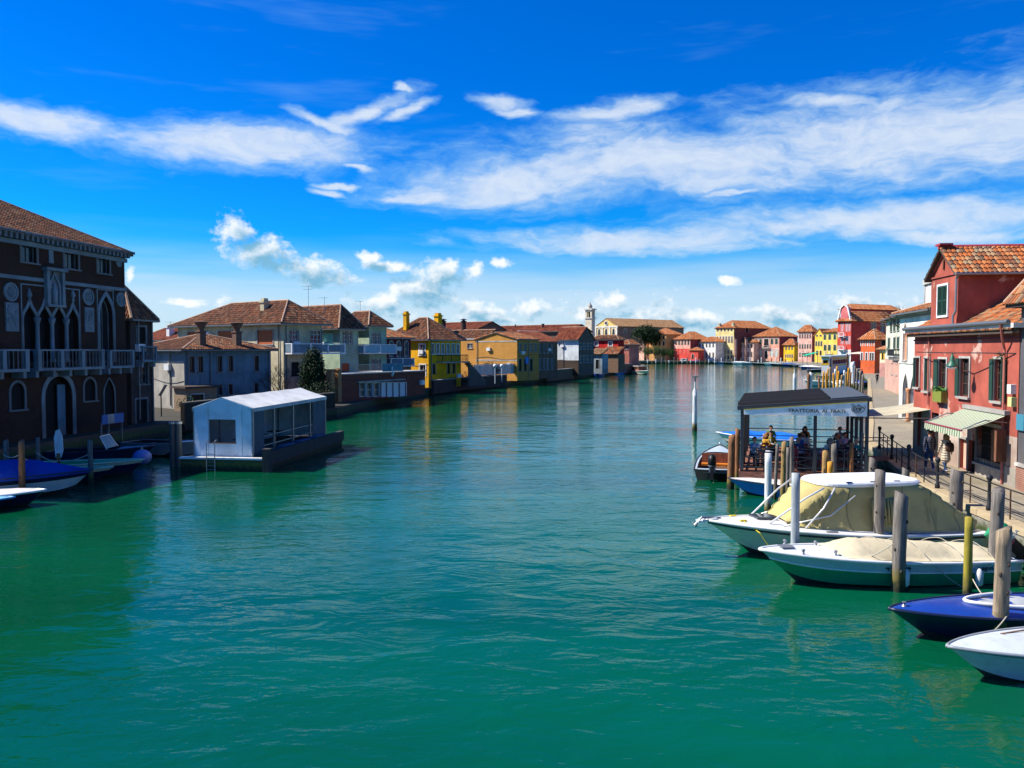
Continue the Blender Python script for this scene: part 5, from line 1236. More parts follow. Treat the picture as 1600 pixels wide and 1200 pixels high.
MB().tube([(-out, -.02, -dz), (-out, W_ + .02, -dz)], .035, 8).build('front_bar', plain('maroon_bar', (.25, .05, .07), .5), aw)
for y in (.1, W_ - .1): MB().tube([(-.05, y, -.3), (-out * .5, y, -.1 - dz * .2), (-out, y, -dz)], .03, 6).build('arm', M_METAL, aw)
ca = thing('cream_awning', 'large plain cream awning stretched over the quay towards the canal', 'awning')
Pn, Pf, On, Of = Vector((20.75, 40.2, 3.45)), Vector((21.55, 44.2, 3.45)), Vector((17.05, 40.4, 3.0)), Vector((17.9, 44.9, 3.0))
rows = []
for i in range(9):
    t = i / 8; rows.append([(Pn.lerp(On, t)).lerp(Pf.lerp(Of, t), j / 8) + Vector((0, 0, -.07 * math.sin(math.pi * t) )) for j in range(9)])
MB().grid(rows).build('canopy', fabric('cream_canvas', (.44, .40, .29), .2), ca)
MB().tube([On, Of], .05, 8).build('front_bar', paint('awning_bar_cream', (.55, .5, .36)), ca); MB().bar(Pn + Vector((0, 0, .06)), Pf + Vector((0, 0, .06)), .2, .2).build('cassette', M_STONEW, ca)
rows = [[p + Vector((0, 0, -.001)), p + Vector((0, 0, -.2))] for p in [On.lerp(Of, k / 8) for k in range(9)]]; MB().grid(rows).build('valance', fabric('cream_canvas', (.44, .40, .29), .2), ca)
for q0, q1 in ((Pn, On), (Pf, Of)): MB().tube([q0 + Vector((0, 0, -.5)), q0.lerp(q1, .5) + Vector((0, 0, -.28)), q1 + Vector((0, 0, -.04))], .03, 6).build('arm', M_METAL, ca)
# street lamp on a wire bracket
u0, z0 = H.uz('A', 1588, 553); u1, _ = H.uz('A', 1523, 553)
P = H.C + H.e1 * u1 - H.e2 * .9
lp = thing('hanging_lamp', 'green bell-shaped street lamp hanging from an iron bracket on the red house', 'street lamp', (P.x, P.y, z0), H.rz)
MB().tube([(.9, u0 - u1, .02), (.4, (u0 - u1) * .5, .03), (0, 0, .02), (.55, 6, .04)], .022, 6).build('bracket', M_IRON, lp)
MB().lathe([(.03, 0), (.05, -.1), (.09, -.16), (.1, -.3), (.14, -.4), (.22, -.52), (.235, -.56)], 14).build('shade', paint('lamp_green', (.015, .12, .07)), lp, smooth=True)
MB().lathe([(.2, -.56), (.19, -.62), (.1, -.66), (.02, -.67)], 12).build('diffuser', plain('opal_glass', (.8, .8, .78), .3), lp, smooth=True)
# ================================================================== BOATS
class Boat:
    """hull lofted over stations; local x runs stern to bow, waterline at z = 0"""
    def __init__(s, name, label, stern, bow, B, zs=.55, zb=.9, draft=.3, rake=.9, tr=.82, full=.45, pw=2.2, cat='boat', group=None, trim=0.0):
        stern, bow = Vector((*stern, 0)), Vector((*bow, 0)); d = bow - stern; s.L = d.length; s.B = B
        s.o = thing(name, label, cat, stern, math.atan2(d.y, d.x), group)
        s.n = 26; s.ts = [1 - (1 - k / s.n) ** 1.25 for k in range(s.n + 1)]
        s.zs, s.zb, s.draft, s.rake, s.tr, s.full, s.pw = zs, zb, draft, rake, tr, full, pw
    def hb(s, t):
        if t < s.full: return s.B / 2 * (s.tr + (1 - s.tr) * math.sin(t / s.full * math.pi / 2))
        q = (t - s.full) / (1 - s.full); return s.B / 2 * max(0, 1 - q ** s.pw) ** .8
    def gz(s, t): return s.zs + (s.zb - s.zs) * t ** 1.9
    def pt(s, t, v, side):
        """v: 0 keel, 1 gunwale"""
        g = s.gz(t); k = -s.draft + (s.draft + .05) * max(0, (t - .72) / .28) ** 2
        if v < .35: zf = v / .35 * .34; yf = (v / .35) * (.84 - .5 * t ** 3)
        else: q = (v - .35) / .65; zf = .34 + .66 * q; a = .84 - .5 * t ** 3; yf = a + (1 - a) * q ** (.8 + .6 * t)
        z = k + (g - k) * zf; x = s.L * t - s.rake * (1 - zf) * t ** 5
        return (x, side * s.hb(t) * yf, z)
    def shell(s, v0, v1, name, mat, m=5, proud=0.0):
        mb = MB()
        for side in (1, -1):
            mb.grid([[s.pt(t, v0 + (v1 - v0) * j / m, side) for j in range(m + 1)] for t in s.ts])
        if v0 == 0 or True:
            st = [s.pt(0, v0 + (v1 - v0) * j / m, 1) for j in range(m + 1)]; mb.poly(st + [(x, -y, z) for x, y, z in reversed(st)])
        if proud: mb.v = [(x, y * (1 + proud), z) for x, y, z in mb.v]
        return mb.build(name, mat, s.o, smooth=True, fix=True)
    def rail(s, mat, r=.035, v=1.0, name='rub_rail', t0=0.0, n=6):
        for side in (1, -1):
            mb = MB().tube([Vector(s.pt(t, v, side)) + Vector((0, 0, .0)) for t in s.ts if t >= t0], r, n); mb.build(name, mat, s.o, smooth=True)
    def deck(s, t0, t1, mat, camber=.07, name='deck', dz=.0, inset=1.0):
        mb = MB(); rows = []
        for t in [t0 + (t1 - t0) * k / 14 for k in range(15)]:
            x, y, z = s.pt(t, 1, 1); rows.append([(x, y * inset * q, z + dz + camber * (1 - q * q) * min(1, s.hb(t) / (s.B * .3))) for q in (-1, -.75, -.5, -.25, 0, .25, .5, .75, 1)])
        return mb.grid(rows).build(name, mat, s.o, smooth=True)
    def cockpit(s, t0, t1, mat, floor=.1, inset=.82):
        mb = MB(); rows = []
        for t in [t0 + (t1 - t0) * k / 8 for k in range(9)]:
            x, y, z = s.pt(t, 1, 1); rows.append([(x, y, z), (x, y * inset, z), (x, y * inset * .9, floor), (x, -y * inset * .9, floor), (x, -y * inset, z), (x, -y, z)])
        mb.grid(rows); mb.poly(rows[-1][1:5]); mb.poly(rows[0][1:5]); return mb.build('cockpit', mat, s.o)
    def cover(s, prof, mat, name='cover', over=1.03, drop=.08, peak=.6, wr=.022):
        """tarpaulin: prof lists (t, ridge height above gunwale)"""
        mb = MB(); rows = []; n = 22
        def hh(t):
            for (a, ha), (b, hb) in zip(prof, prof[1:]):
                if a <= t <= b: q = (t - a) / (b - a); return ha + (hb - ha) * (q * q * (3 - 2 * q) * .5 + q * .5)
            return prof[-1][1]
        for k in range(n + 1):
            t = prof[0][0] + (prof[-1][0] - prof[0][0]) * k / n; x, y, z = s.pt(t, 1, 1); h = hh(t); y *= over
            row = [(x, y, z - drop)]
            for q in (1, .86, .66, .42, .2, 0, -.2, -.42, -.66, -.86, -1): row.append((x + random.uniform(-wr, wr), y * q, z + .015 + h * (1 - abs(q) ** 1.5) ** (peak) + random.uniform(-wr, wr) - (.045 if k % 5 == 2 and abs(q) < .9 else 0)))
            row.append((x, -y, z - drop)); rows.append(row)
        return mb.grid(rows).build(name, mat, s.o, smooth=True)
def outboard(parent, loc, rz, tilt, cowl, band=None, scale=1.0, text=None):
    r = bpy.data.objects.new('outboard_motor', None); COL.objects.link(r); r.parent = parent; r.location = loc; r.rotation_euler = (0, tilt, rz); r.scale = (scale,) * 3
    mb = MB(); prof = [(.13, .0, .30), (.17, .0, .36), (.185, .12, .42), (.18, .28, .44), (.15, .42, .40), (.06, .50, .28)]
    rows = []
    for hw, z, hl in [(a, b, c) for a, b, c in prof]:
        rows.append([(-hl * .6 + hl * math.cos(2 * math.pi * j / 14) * .62, hw * math.sin(2 * math.pi * j / 14), z + .1) for j in range(15)])
    mb.grid(rows); mb.poly(rows[-1][:-1]); mb.build('cowling', cowl, r, smooth=True)
    mb = MB(); mb.grid([[(p[0] * 1.03, p[1] * 1.04, p[2] - .005 + dz) for p in rows[1]] for dz in (-.02, .12)]); mb.build('cowl_band', band or M_BLACK, r, smooth=True)
    mb = MB(); mb.box(-.42, -.10, -.07, .07, -.45, .12); mb.box(-.5, -.12, -.1, .1, -.5, -.46); mb.prism([(-.4, -.03, -.5), (-.15, -.03, -.5), (-.22, -.03, -.85), (-.34, -.03, -.85)], (0, .06, 0)); mb.build('leg', M_BLACK, r)
    mb = MB(); mb.tube([(-.52, 0, -.68), (-.05, 0, -.68)], [.04, .06], 8)
    for k in range(3):
        a = 2 * math.pi * k / 3; mb.poly([(-.5, 0, -.68), (-.47, .14 * math.cos(a), -.68 + .14 * math.sin(a)), (-.53, .14 * math.cos(a + .7), -.68 + .14 * math.sin(a + .7))])
    mb.build('propeller', M_BLACK, r); MB().box(-.12, .04, -.14, .14, -.2, .1).build('bracket', M_METAL, r)
    if text:
        for sd in (1, -1):
            me = text_mesh(text, .14, .003); me.materials.append(M_WHITE); o = put('lettering', me, r, (-.26, -.2 * sd, .17)); o.rotation_euler = (math.pi / 2, 0, 0 if sd == 1 else math.pi)
    return r
G_WHITE = paint('white_gelcoat', (.78, .77, .72), .25, .22, .3, (.45, .40, .30)); G_CREAM = paint('cream_gelcoat', (.66, .64, .52), .3, .3)
G_AF = paint('dark_antifoul', (.02, .025, .025), .7, .5, wearc=(.05, .06, .02)); G_BLUE = paint('royal_blue_paint', (.008, .045, .28), .3, .2, .2); G_NAVY = paint('navy_paint', (.006, .012, .045), .3, .3, .2)
G_LBL = paint('light_blue_paint', (.05, .28, .60), .35, .2); G_GRN = paint('sea_green_paint', (.008, .30, .12), .4, .3, wearc=(.02, .1, .06)); G_PBL = paint('pale_blue_gelcoat', (.38, .52, .56), .35, .25); G_GREY = paint('grey_blue_gelcoat', (.42, .50, .55), .35, .3); G_BLK = paint('black_hull_paint', (.012, .013, .016), .35, .3)
C_TAN = fabric('tan_tarpaulin', (.56, .49, .33), .45, 2.5); C_YEL = fabric('cream_yellow_canvas', (.42, .35, .145), .6, 2.6); C_BLUE = fabric('blue_tarpaulin', (.012, .05, .30), .4, 2.5)
M_STEEL = plain('stainless_tube', (.68, .68, .66), .3, .25, .1); M_YROPE = plain('yellow_rope', (.6, .46, .04), .8)
# ---- white cabin cruiser
b = Boat('cabin_cruiser', 'white cabin cruiser under cream canvas with white hardtop, nearest the trattoria', (14.5, 26.6), (5.9, 25.15), 3.25, .66, 1.10, .4, 1.5, .9, .4, 2.0)
b.shell(0, .35, 'hull_bottom', G_AF); b.shell(.35, .5, 'spray_chine', G_CREAM, 2); b.shell(.5, .92, 'hull', G_CREAM); b.shell(.92, 1.0, 'sheer_strake', G_WHITE, 2); b.rail(G_NAVY, .035, .92, 'blue_rub_rail'); b.rail(G_WHITE, .045)
b.deck(.40, .985, G_WHITE, .16, 'foredeck'); b.deck(0, .40, G_WHITE, .02, 'side_deck')
L = b.L
def P3(*a): return Vector(a)
mb = MB(); rows = []                     # hardtop with rounded corners
for z, k in ((2.12, .97), (2.16, 1.0), (2.22, 1.0), (2.27, .96)):
    row = []
    for j in range(36):
        a = 2 * math.pi * j / 36; ca_, sa_ = math.cos(a), math.sin(a); ex = .45
        row.append((3.6 + 1.7 * k * math.copysign(abs(ca_) ** ex, ca_), 1.0 * k * math.copysign(abs(sa_) ** ex, sa_) * (1 - .12 * max(0, ca_)), z))
    rows.append(row + [row[0]])
mb.grid(rows); mb.poly(rows[-1][:-1]); mb.poly(rows[0][:-1]); mb.build('hardtop', paint('bright_gelcoat', (.80, .81, .80), .3, .12), b.o)
mb = MB(); rows = []                     # canvas walls: pleated, from the hardtop to the gunwale, sloping fore and aft
prof = [(.2, 1.0, .95), (.9, 1.35, .92), (1.6, 1.85, .93), (2.05, 2.10, .95), (3.0, 2.12, .96), (4.4, 2.12, .95), (5.2, 2.1, .90), (5.6, 1.78, .86), (6.05, 1.36, .80), (6.38, 1.06, .70)]
pts = []
for (a, b_) in zip(prof, prof[1:]):
    for k in range(5): q = k / 5; pts.append(tuple(a[i] + (b_[i] - a[i]) * q for i in range(3)))
pts.append(prof[-1])
for i, (x, z, w) in enumerate(pts):
    base = b.gz(x / L) + .03; row = []; wb = b.hb(x / L) * .76
    for j in range(7): q = j / 6; row.append((x + .05 * math.sin(i * 1.9 + j), wb + (w - wb) * q ** .8 + .05 * math.sin(i * 2.1) * math.sin(math.pi * q) - .05 * math.sin(math.pi * q), base + (z - base) * q))
    crown = [(x, w * q, z + .02 + .05 * (1 - q * q)) for q in (.6, .2, -.2, -.6)]
    rows.append(row + crown + [(p[0], -p[1], p[2]) for p in reversed(row)])
mb.grid(rows); mb.build('canvas_enclosure', C_YEL, b.o, smooth=True)
for i in (5, 12, 19, 26, 33):
    for sg in (0, 1): MB().tube([Vector(p) + Vector((0, .012 if sg == 0 else -.012, 0)) for p in (rows[i][:7] if sg == 0 else rows[i][-7:])], .014, 5).build('canvas_seam', fabric('seam_tape', (.30, .25, .13), .2), b.o, smooth=True)
MB().tube([Vector(r[0]) + Vector((0, .02, .02)) for r in rows], .016, 5).build('hem_cord', M_ROPE, b.o)
mb = MB(); x0 = 3.0
for k in range(9): x = x0 + .1 * k; mb.tube([(x, 1.14, .95), (x + .02 * math.sin(k * 2), 1.09, 1.4), (x, 1.03, 1.75)], .045, 5)
mb.build('gathered_curtain', C_YEL, b.o, smooth=True)
for sd in (1, -1):
    MB().tube([(7.0, .62 * sd, 1.0), (5.9, .86 * sd, 1.82), (5.35, .96 * sd, 2.14)], .03, 8).build('hardtop_strut', M_STEEL, b.o, smooth=True)
    MB().tube([(5.95, 1.0 * sd, .95), (5.4, 1.05 * sd, 1.55), (5.0, .98 * sd, 2.14)], .028, 8).build('hardtop_strut', M_STEEL, b.o, smooth=True)
    MB().tube([(6.6, .85 * sd, 1.0), (5.2, 1.09 * sd, 1.32), (4.4, 1.08 * sd, 1.9)], .02, 8).build('grab_rail', M_STEEL, b.o, smooth=True)
    MB().box(7.55, 7.75, .36 * sd - .05, .36 * sd + .05, 1.05, 1.13).build('mooring_cleat', M_YROPE, b.o)
    MB().box(5.1, 5.45, 1.3 * sd - .04, 1.3 * sd + .04, .84, .90).build('mooring_cleat', M_METAL, b.o)
MB().box(6.55, 7.15, -.3, .3, 1.10, 1.17).build('deck_hatch', glassmat('smoked_hatch', (.04, .05, .06), .1), b.o)
mb = MB(); mb.bar((L - .35, 0, 1.14), (L + .25, 0, 1.07), .26, .05); mb.tube([(L + .1, -.16, 1.09), (L + .1, .16, 1.09)], .05, 8); mb.build('bow_roller', M_STEEL, b.o)
mb = MB(); mb.tube([(L - .5, 0, 1.14), (L + .1, 0, 1.18), (L + .32, 0, .95)], .035, 6); mb.tube([(L + .32, -.16, 1.0), (L + .3, 0, .9), (L + .32, .16, 1.0)], .03, 6); mb.build('anchor', M_METAL, b.o)
mb = MB(); mb.tube([(7.65, .4, 1.1), (7.4, .98, .85), (7.1, 1.15, .35), (6.3, 1.5, .1)], .018, 6); mb.build('bow_line', M_YROPE, b.o)
for k in (2.9, 3.7, 4.5): MB().box(k - .09, k + .09, .86, .94, 2.262, 2.29).build('hardtop_fitting', G_NAVY, b.o)
# ---- white and green boat with tan tarpaulin
b = Boat('covered_motorboat', 'white and green motorboat under tan tarpaulin with tilted green outboard', (13.6, 22.95), (6.68, 22.15), 2.15, .62, .92, .3, 1.0, .88, .42, 2.2)
b.shell(0, .35, 'hull_bottom', G_AF); b.shell(.35, .72, 'green_hull', G_GRN); b.shell(.72, .97, 'topside', G_PBL); b.shell(.97, 1.0, 'sheer_strake', G_WHITE, 2); b.rail(G_WHITE, .05); b.rail(G_WHITE, .025, .72, 'moulding')
b.deck(.60, .985, G_PBL if 0 else paint('pale_deck', (.70, .76, .78), .35, .2), .1, 'foredeck'); b.deck(0, .60, paint('pale_deck', (.70, .76, .78), .35, .2), 0, 'side_deck')
b.cover([(.02, .05), (.1, .26), (.35, .34), (.60, .42), (.655, .36), (.74, .04)], C_TAN, 'tarpaulin', .86, -.03, .75)
for t in (.12, .25, .40, .53):
    x, y, z = b.pt(t, 1, 1); MB().tube([(x, y * .98 * q, z + .06 + .40 * (1 - abs(q) ** 1.5) ** .75 * (.95 if t > .2 else .75)) for q in (1, .8, .5, .2, 0, -.2, -.5, -.8, -1)], .009, 5).build('lashing', M_ROPE, b.o)
for t in (.2, .5):
    x, y, z = b.pt(t, 1, 1); MB().lathe([(.02, -.1), (.09, -.04), (.1, .25), (.06, .34), (.02, .38)], 10, (x, y + .1, z - .5)).build('fender', M_WHITE, b.o, smooth=True)
outboard(b.o, (-.12, 0, .62), 0, R(48), paint('outboard_green', (.01, .24, .10), .3, .1), paint('outboard_red', (.35, .02, .02), .3, .1), 1.25, 'YAMAHA')
for tx, x in (('4V 2094', 3.6), ('Lagos', 1.1)):
    me = text_mesh(tx, .2, .002); me.materials.append(M_IRON); t = x / b.L; p = b.pt(t, .86, 1); q = b.pt(t + .05, .86, 1)
    o = put('hull_lettering', me, b.o, (p[0], p[1] + .012, p[2] - .06)); o.rotation_euler = (math.pi / 2 - .12, 0, math.pi + math.atan2(q[1] - p[1], q[0] - p[0]))
p = b.pt(.33, .9, 1); MB().tube([(p[0] + .3, p[1] + .02, p[2] + .05), (p[0], p[1] + .12, p[2] - .25), (p[0] - .3, p[1] + .1, p[2] - .45), (p[0] - .5, p[1] + .35, .0)], .014, 5).build('mooring_line', M_ROPE, b.o)
for x in (5.1, 6.0):
    for sd in (1, -1): MB().lathe([(.05, 0), (.03, .04), (.06, .1), (.02, .13)], 8, (x, .55 * sd, b.gz(x / b.L) + .06)).build('deck_cleat', M_METAL, b.o)
MB().box(6.05, 6.4, -.16, .16, b.gz(.9) + .1, b.gz(.9) + .13).build('deck_hatch', M_METAL, b.o)
# ---- blue boat and grey boat at the right edge
b = Boat('blue_motorboat', 'dark blue boat with bright blue foredeck at lower right', (14.0, 18.75), (8.27, 17.95), 1.9, .5, .62, .25, .8, .85, .42, 2.0)
b.shell(0, .35, 'hull_bottom', G_AF); b.shell(.35, 1.0, 'hull', G_NAVY); b.rail(G_NAVY, .04); b.deck(.05, .985, G_BLUE, .13, 'foredeck')
MB().tube([b.pt(.45 + .25 * math.cos(a) if 0 else .68 - .3 * (a / 3.14) ** 2, 1, 1) if 0 else (3.95 - 1.6 * (abs(a) / 1.3) ** 2, .62 * a / 1.3, .66 + .06 * (1 - (a / 1.3) ** 2)) for a in [-1.3 + 2.6 * k / 16 for k in range(17)]], .045, 6).build('cockpit_coaming', G_WHITE, b.o, smooth=True)
b.cover([(.02, .1), (.3, .16), (.55, .14), (.66, .10)], fabric('grey_tarpaulin', (.36, .38, .40), .4), 'grey_cover', .62, -.06, .6)
MB().lathe([(.05, 0), (.02, .04), (.05, .1)], 8, (b.L - .35, 0, .66)).build('bow_cleat', M_METAL, b.o)
b = Boat('grey_motorboat', 'pale grey-blue boat with brown hatch outline in the lower right corner', (14.0, 16.6), (8.28, 15.55), 1.9, .5, .66, .28, .8, .86, .42, 2.0)
b.shell(0, .35, 'hull_bottom', G_AF); b.shell(.35, .93, 'hull', G_GREY); b.shell(.93, 1.0, 'sheer_strake', G_NAVY, 2); b.rail(paint('grey_rail', (.25, .28, .30)), .035); b.deck(.05, .985, paint('grey_deck', (.52, .57, .60), .4, .3), .12, 'deck')
mb = MB(); q = [(4.0, .5), (4.35, -.35), (3.2, -.55), (1.9, -.6), (1.9, .62), (3.1, .6)]
for p0, p1 in zip(q, q[1:] + q[:1]): mb.bar((*p0, .685), (*p1, .685), .03, .02)
mb.build('hatch_outline', woodmat('teak_strip', (.25, .12, .06), wet=False), b.o)
# ---- blue and white boat under the platform posts
b = Boat('blue_white_boat', 'open boat with blue hull and white deck beside the trattoria posts', (15.3, 34.2), (9.45, 36.1), 1.9, .5, .68, .25, .8, .85, .42, 2.0)
b.shell(0, .35, 'hull_bottom', G_NAVY); b.shell(.35, .95, 'hull', G_LBL if 0 else paint('azure_paint', (.01, .19, .62), .3, .15)); b.shell(.95, 1, 'sheer_strake', G_WHITE, 2); b.rail(G_NAVY, .03); b.deck(.05, .985, G_WHITE, .1, 'deck'); b.cover([(.1, .05), (.3, .12), (.5, .1)], G_PBL, 'seat_moulding', .7, -.03)
b = Boat('blue_covered_boat', 'small boat under bright blue cover showing its bow left of the trattoria', (18.9, 52.5), (13.75, 55.6), 1.9, .55, .75, .25, .8, .85, .42, 2.0)
b.shell(0, .35, 'hull_bottom', G_AF); b.shell(.35, 1, 'hull', G_WHITE); b.rail(G_WHITE, .035); b.deck(.3, .985, G_WHITE, .06, 'foredeck'); b.cover([(.03, .2), (.3, .4), (.6, .3), (.97, .03)], fabric('bright_blue_tarp', (.01, .14, .60), .4), 'tarpaulin', 1.03, .06)
# ---- black skiff with orange seats
b = Boat('black_skiff', 'open black skiff with orange cushions and outboard, stern to the camera', (9.65, 39.7), (11.65, 46.2), 1.9, .5, .95, .25, .7, .9, .4, 2.0)
b.shell(0, .35, 'hull_bottom', G_BLK); b.shell(.35, 1.0, 'hull', G_BLK); b.rail(G_BLK, .05)
mb = MB(); rows = [[(b.pt(t, 1, 1)[0], b.pt(t, 1, 1)[1] * q, b.gz(t) + .02) for q in (1.0, .86)] for t in b.ts if t < .98]
for sd in (1, -1): mb.grid([[(p[0], p[1] * sd, p[2]) for p in r] for r in rows])
mb.build('side_deck', G_GREY, b.o); b.deck(.72, .98, G_GREY, .05, 'foredeck')
mb = MB(); rows = []
for t in [.06 + .66 * k / 10 for k in range(11)]: x, y, z = b.pt(t, 1, 1); rows.append([(x, y * .86, z), (x, y * .78, .12), (x, -y * .78, .12), (x, -y * .86, z)])
mb.grid(rows); mb.build('cockpit_lining', woodmat('varnished_lining', (.16, .07, .03), wet=False, stretch=(1, 6, 6)), b.o)
MB().box(0, .32, -.72, .72, .35, .52).build('stern_bench', G_GREY, b.o); MB().box(2.0, 2.5, -.68, .68, .42, .52).build('seat_cushion', fabric('orange_cushion', (.55, .17, .02)), b.o); MB().box(2.5, 2.62, -.68, .68, .5, 1.0).build('seat_back', woodmat('mahogany', (.30, .09, .04), wet=False), b.o)
outboard(b.o, (-.05, 0, .62), 0, R(4), M_BLACK, plain('grey_band', (.12, .12, .13), .4), 1.1)
MB().lathe([(.03, 0), (.06, .1), (.02, .16)], 8, (b.L - .3, 0, .98)).build('bow_post', M_METAL, b.o)

# ---- boats moored along the left bank
b = Boat('blue_tarp_boat', 'boat under royal blue tarpaulin with dark wale and white hull at left edge', (-25.5, 33.6), (-18.55, 36.5), 2.1, .85, 1.0, .25, 1.0, .85, .4, 2.0)
b.shell(0, .35, 'hull_bottom', G_AF); b.shell(.35, .75, 'hull', paint('off_white_hull', (.55, .58, .55), .4, .4)); b.shell(.75, 1.0, 'wale', G_NAVY); b.rail(G_NAVY, .04); b.cover([(.02, .2), (.25, .35), (.45, .75), (.68, .62), (.985, .05)], C_BLUE, 'tarpaulin', 1.03, .1, .8)
b = Boat('white_bow_boat', 'low white-decked boat whose rounded bow shows in front of the blue tarpaulin', (-25.5, 31.2), (-19.0, 33.6), 1.9, .5, .58, .25, .6, .85, .5, 2.6)
b.shell(0, .35, 'hull_bottom', G_AF); b.shell(.35, 1.0, 'hull', G_NAVY); b.rail(G_WHITE, .05); b.deck(.02, .985, G_WHITE, .14, 'deck')
b = Boat('light_blue_boat', 'light blue boat bow at the extreme left edge of the water', (-25.8, 29.6), (-19.55, 32.4), 1.7, .4, .5, .25, .6, .85, .5, 2.6)
b.shell(0, .35, 'hull_bottom', G_AF); b.shell(.35, 1.0, 'hull', G_NAVY); b.rail(G_LBL, .04); b.deck(.02, .985, paint('sky_blue_deck', (.20, .50, .66), .4), .1, 'deck')
def open_boat(name, label, stern, bow, B, hull, deckm, inside, zs=.55, zb=.8, rail=M_WHITE, **k):
    b = Boat(name, label, stern, bow, B, zs, zb, .25, .7, .85, .42, 2.1, **k)
    b.shell(0, .35, 'hull_bottom', G_AF); b.shell(.35, .8, 'hull', hull); b.shell(.8, 1.0, 'upper_strake', rail, 2); b.rail(rail, .04); b.deck(.68, .985, deckm, .05, 'foredeck'); b.cockpit(.04, .68, inside)
    for t in (.2, .45): x, y, z = b.pt(t, 1, 1); MB().box(x - .14, x + .14, -y * .8, y * .8, z - .2, z - .14).build('thwart', woodmat('thwart_wood', (.25, .16, .09), wet=False), b.o)
    return b
CRS = paint('cream_strake', (.66, .62, .42), .4, .3)
open_boat('green_open_boat', 'open boat with green interior and cream sides left of the floating terrace', (-25.8, 40.6), (-18.5, 41.5), 1.9, G_NAVY, G_GRN, G_GRN, .6, .78, CRS)
open_boat('cream_sided_boat', 'open boat with cream-edged sides behind the blue tarpaulin boat', (-25.6, 38.2), (-19.0, 39.3), 1.9, G_NAVY, G_GRN, G_GRN, .55, .72, CRS)
b = open_boat('windscreen_boat', 'dark-hulled boat with pale blue deck and bent windscreen frame near the palace', (-26.0, 46.4), (-20.3, 46.9), 2.0, G_NAVY, paint('dull_blue_deck', (.20, .28, .36)), M_DARK, .6, .85, G_NAVY)
mb = MB(); mb.tube([(3.4, -.8, .75), (3.0, -.65, 1.45), (3.0, .65, 1.45), (3.4, .8, .75)], .03, 6); mb.build('windscreen_frame', M_STEEL, b.o); mb = MB(); mb.poly([(3.38, -.75, .78), (3.02, -.62, 1.42), (3.02, .62, 1.42), (3.38, .75, .78)]); mb.build('windscreen', glassmat('boat_windscreen', (.05, .06, .07)), b.o)
open_boat('shadow_boat', 'dim grey-hulled boat in the shade beside the floating terrace', (-23.4, 50.6), (-17.7, 48.0), 2.0, paint('dull_grey_hull', (.16, .20, .24)), G_GREY, M_DARK, .7, 1.0, paint('dull_grey_hull', (.16, .20, .24)))
P = atz(222, 713, .45); o = thing('buoy', 'round blue mooring buoy on the water near the palace corner', 'buoy', (P.x, P.y, .1)); MB().ball((0, 0, .3), .5, 14, 10, (1, 1, .85)).build('float', paint('buoy_blue', (.10, .16, .45), .4), o, smooth=True); MB().tube([(0, 0, .65), (0, 0, .85)], .06, 6).build('ring', M_METAL, o)

# ================================================================== FLOATING TERRACE (left)
dv = Vector((.13, 1, 0)).normalized(); BX = Vector((-17.25, 42.9, 0))
fb = thing('floating_terrace', 'moored barge carrying a white canvas tent with clear window at left', 'barge', BX, math.atan2(dv.y, dv.x) - math.pi / 2)
M_BARGE = woodmat('barge_black_steel', (.045, .045, .045), .5, True, (2, 2, 2)); M_TENT = fabric('white_tent_canvas', (.68, .80, .84), .7, 1.6)
W_, Lb = 4.5, 12.2
mb = MB(); mb.prism([(0, 0, -.4), (W_, 0, -.4), (W_, 0, .62), (0, 0, .62)], (0, Lb, 0)); mb.build('barge_hull', M_BARGE, fb)
MB().box(-.05, W_ + .05, -.05, .28, .62, .72).build('white_gunwale', M_WHITE, fb)
mb = MB(); mb.box(W_ - .18, W_ + .12, .3, Lb + .1, .3, .95); mb.box(W_ + .0, W_ + .35, -.1, .35, -.3, 1.2); mb.build('fender_beam', woodmat('black_fender_wood', (.05, .045, .04), wet=False), fb)
MB().box(0, W_ - .18, .28, Lb, .6, .68).build('deck', woodmat('deck_planks', (.16, .13, .10), wet=False, stretch=(8, .6, 1)), fb)
tx0, tx1, ty0, ty1, ez, pz, tm_ = .55, 3.75, .45, 11.2, 3.28, 3.82, 2.1
mb = MB(); wx0, wx1, wz0, wz1 = 1.38, 2.85, 1.45, 2.65          # front wall with its window opening, drawn folds
def fw(x, z): return ty0 + .05 * math.sin(9 * (x - 2.9) + 4 * z) * max(0, (x - 2.75)) * 1.0 + .02 * math.sin(3 * x + z)
xs = sorted([tx0 + (tx1 - tx0) * k / 24 for k in range(25)] + [wx0, wx1]); zs_ = sorted([.72 + (ez - .05 - .72) * k / 18 for k in range(19)] + [wz0, wz1])
for i in range(len(xs) - 1):
    for j in range(len(zs_) - 1):
        if wx0 - .001 <= xs[i] < wx1 - .001 and wz0 - .001 <= zs_[j] < wz1 - .001: continue
        mb.poly([(xs[i], fw(xs[i], zs_[j]), zs_[j]), (xs[i+1], fw(xs[i+1], zs_[j]), zs_[j]), (xs[i+1], fw(xs[i+1], zs_[j+1]), zs_[j+1]), (xs[i], fw(xs[i], zs_[j+1]), zs_[j+1])])
mb.build('front_canvas', M_TENT, fb, smooth=True, fix=True)
def clearmat(name):
    m, T, b = base_mat(name); b.inputs['Base Color'].default_value = (.03, .035, .04, 1); b.inputs['Roughness'].default_value = .12; b.inputs['Alpha'].default_value = .72
    tc = T.new('ShaderNodeTexCoord').outputs['Object']; bp = T.new('ShaderNodeBump'); bp.inputs['Strength'].default_value = .25; T.l.new(T.noise(tc, 1.5, 3, .5, 1), bp.inputs['Height']); T.l.new(bp.outputs[0], b.inputs['Normal'])
    return m
M_CLEAR = clearmat('clear_vinyl')
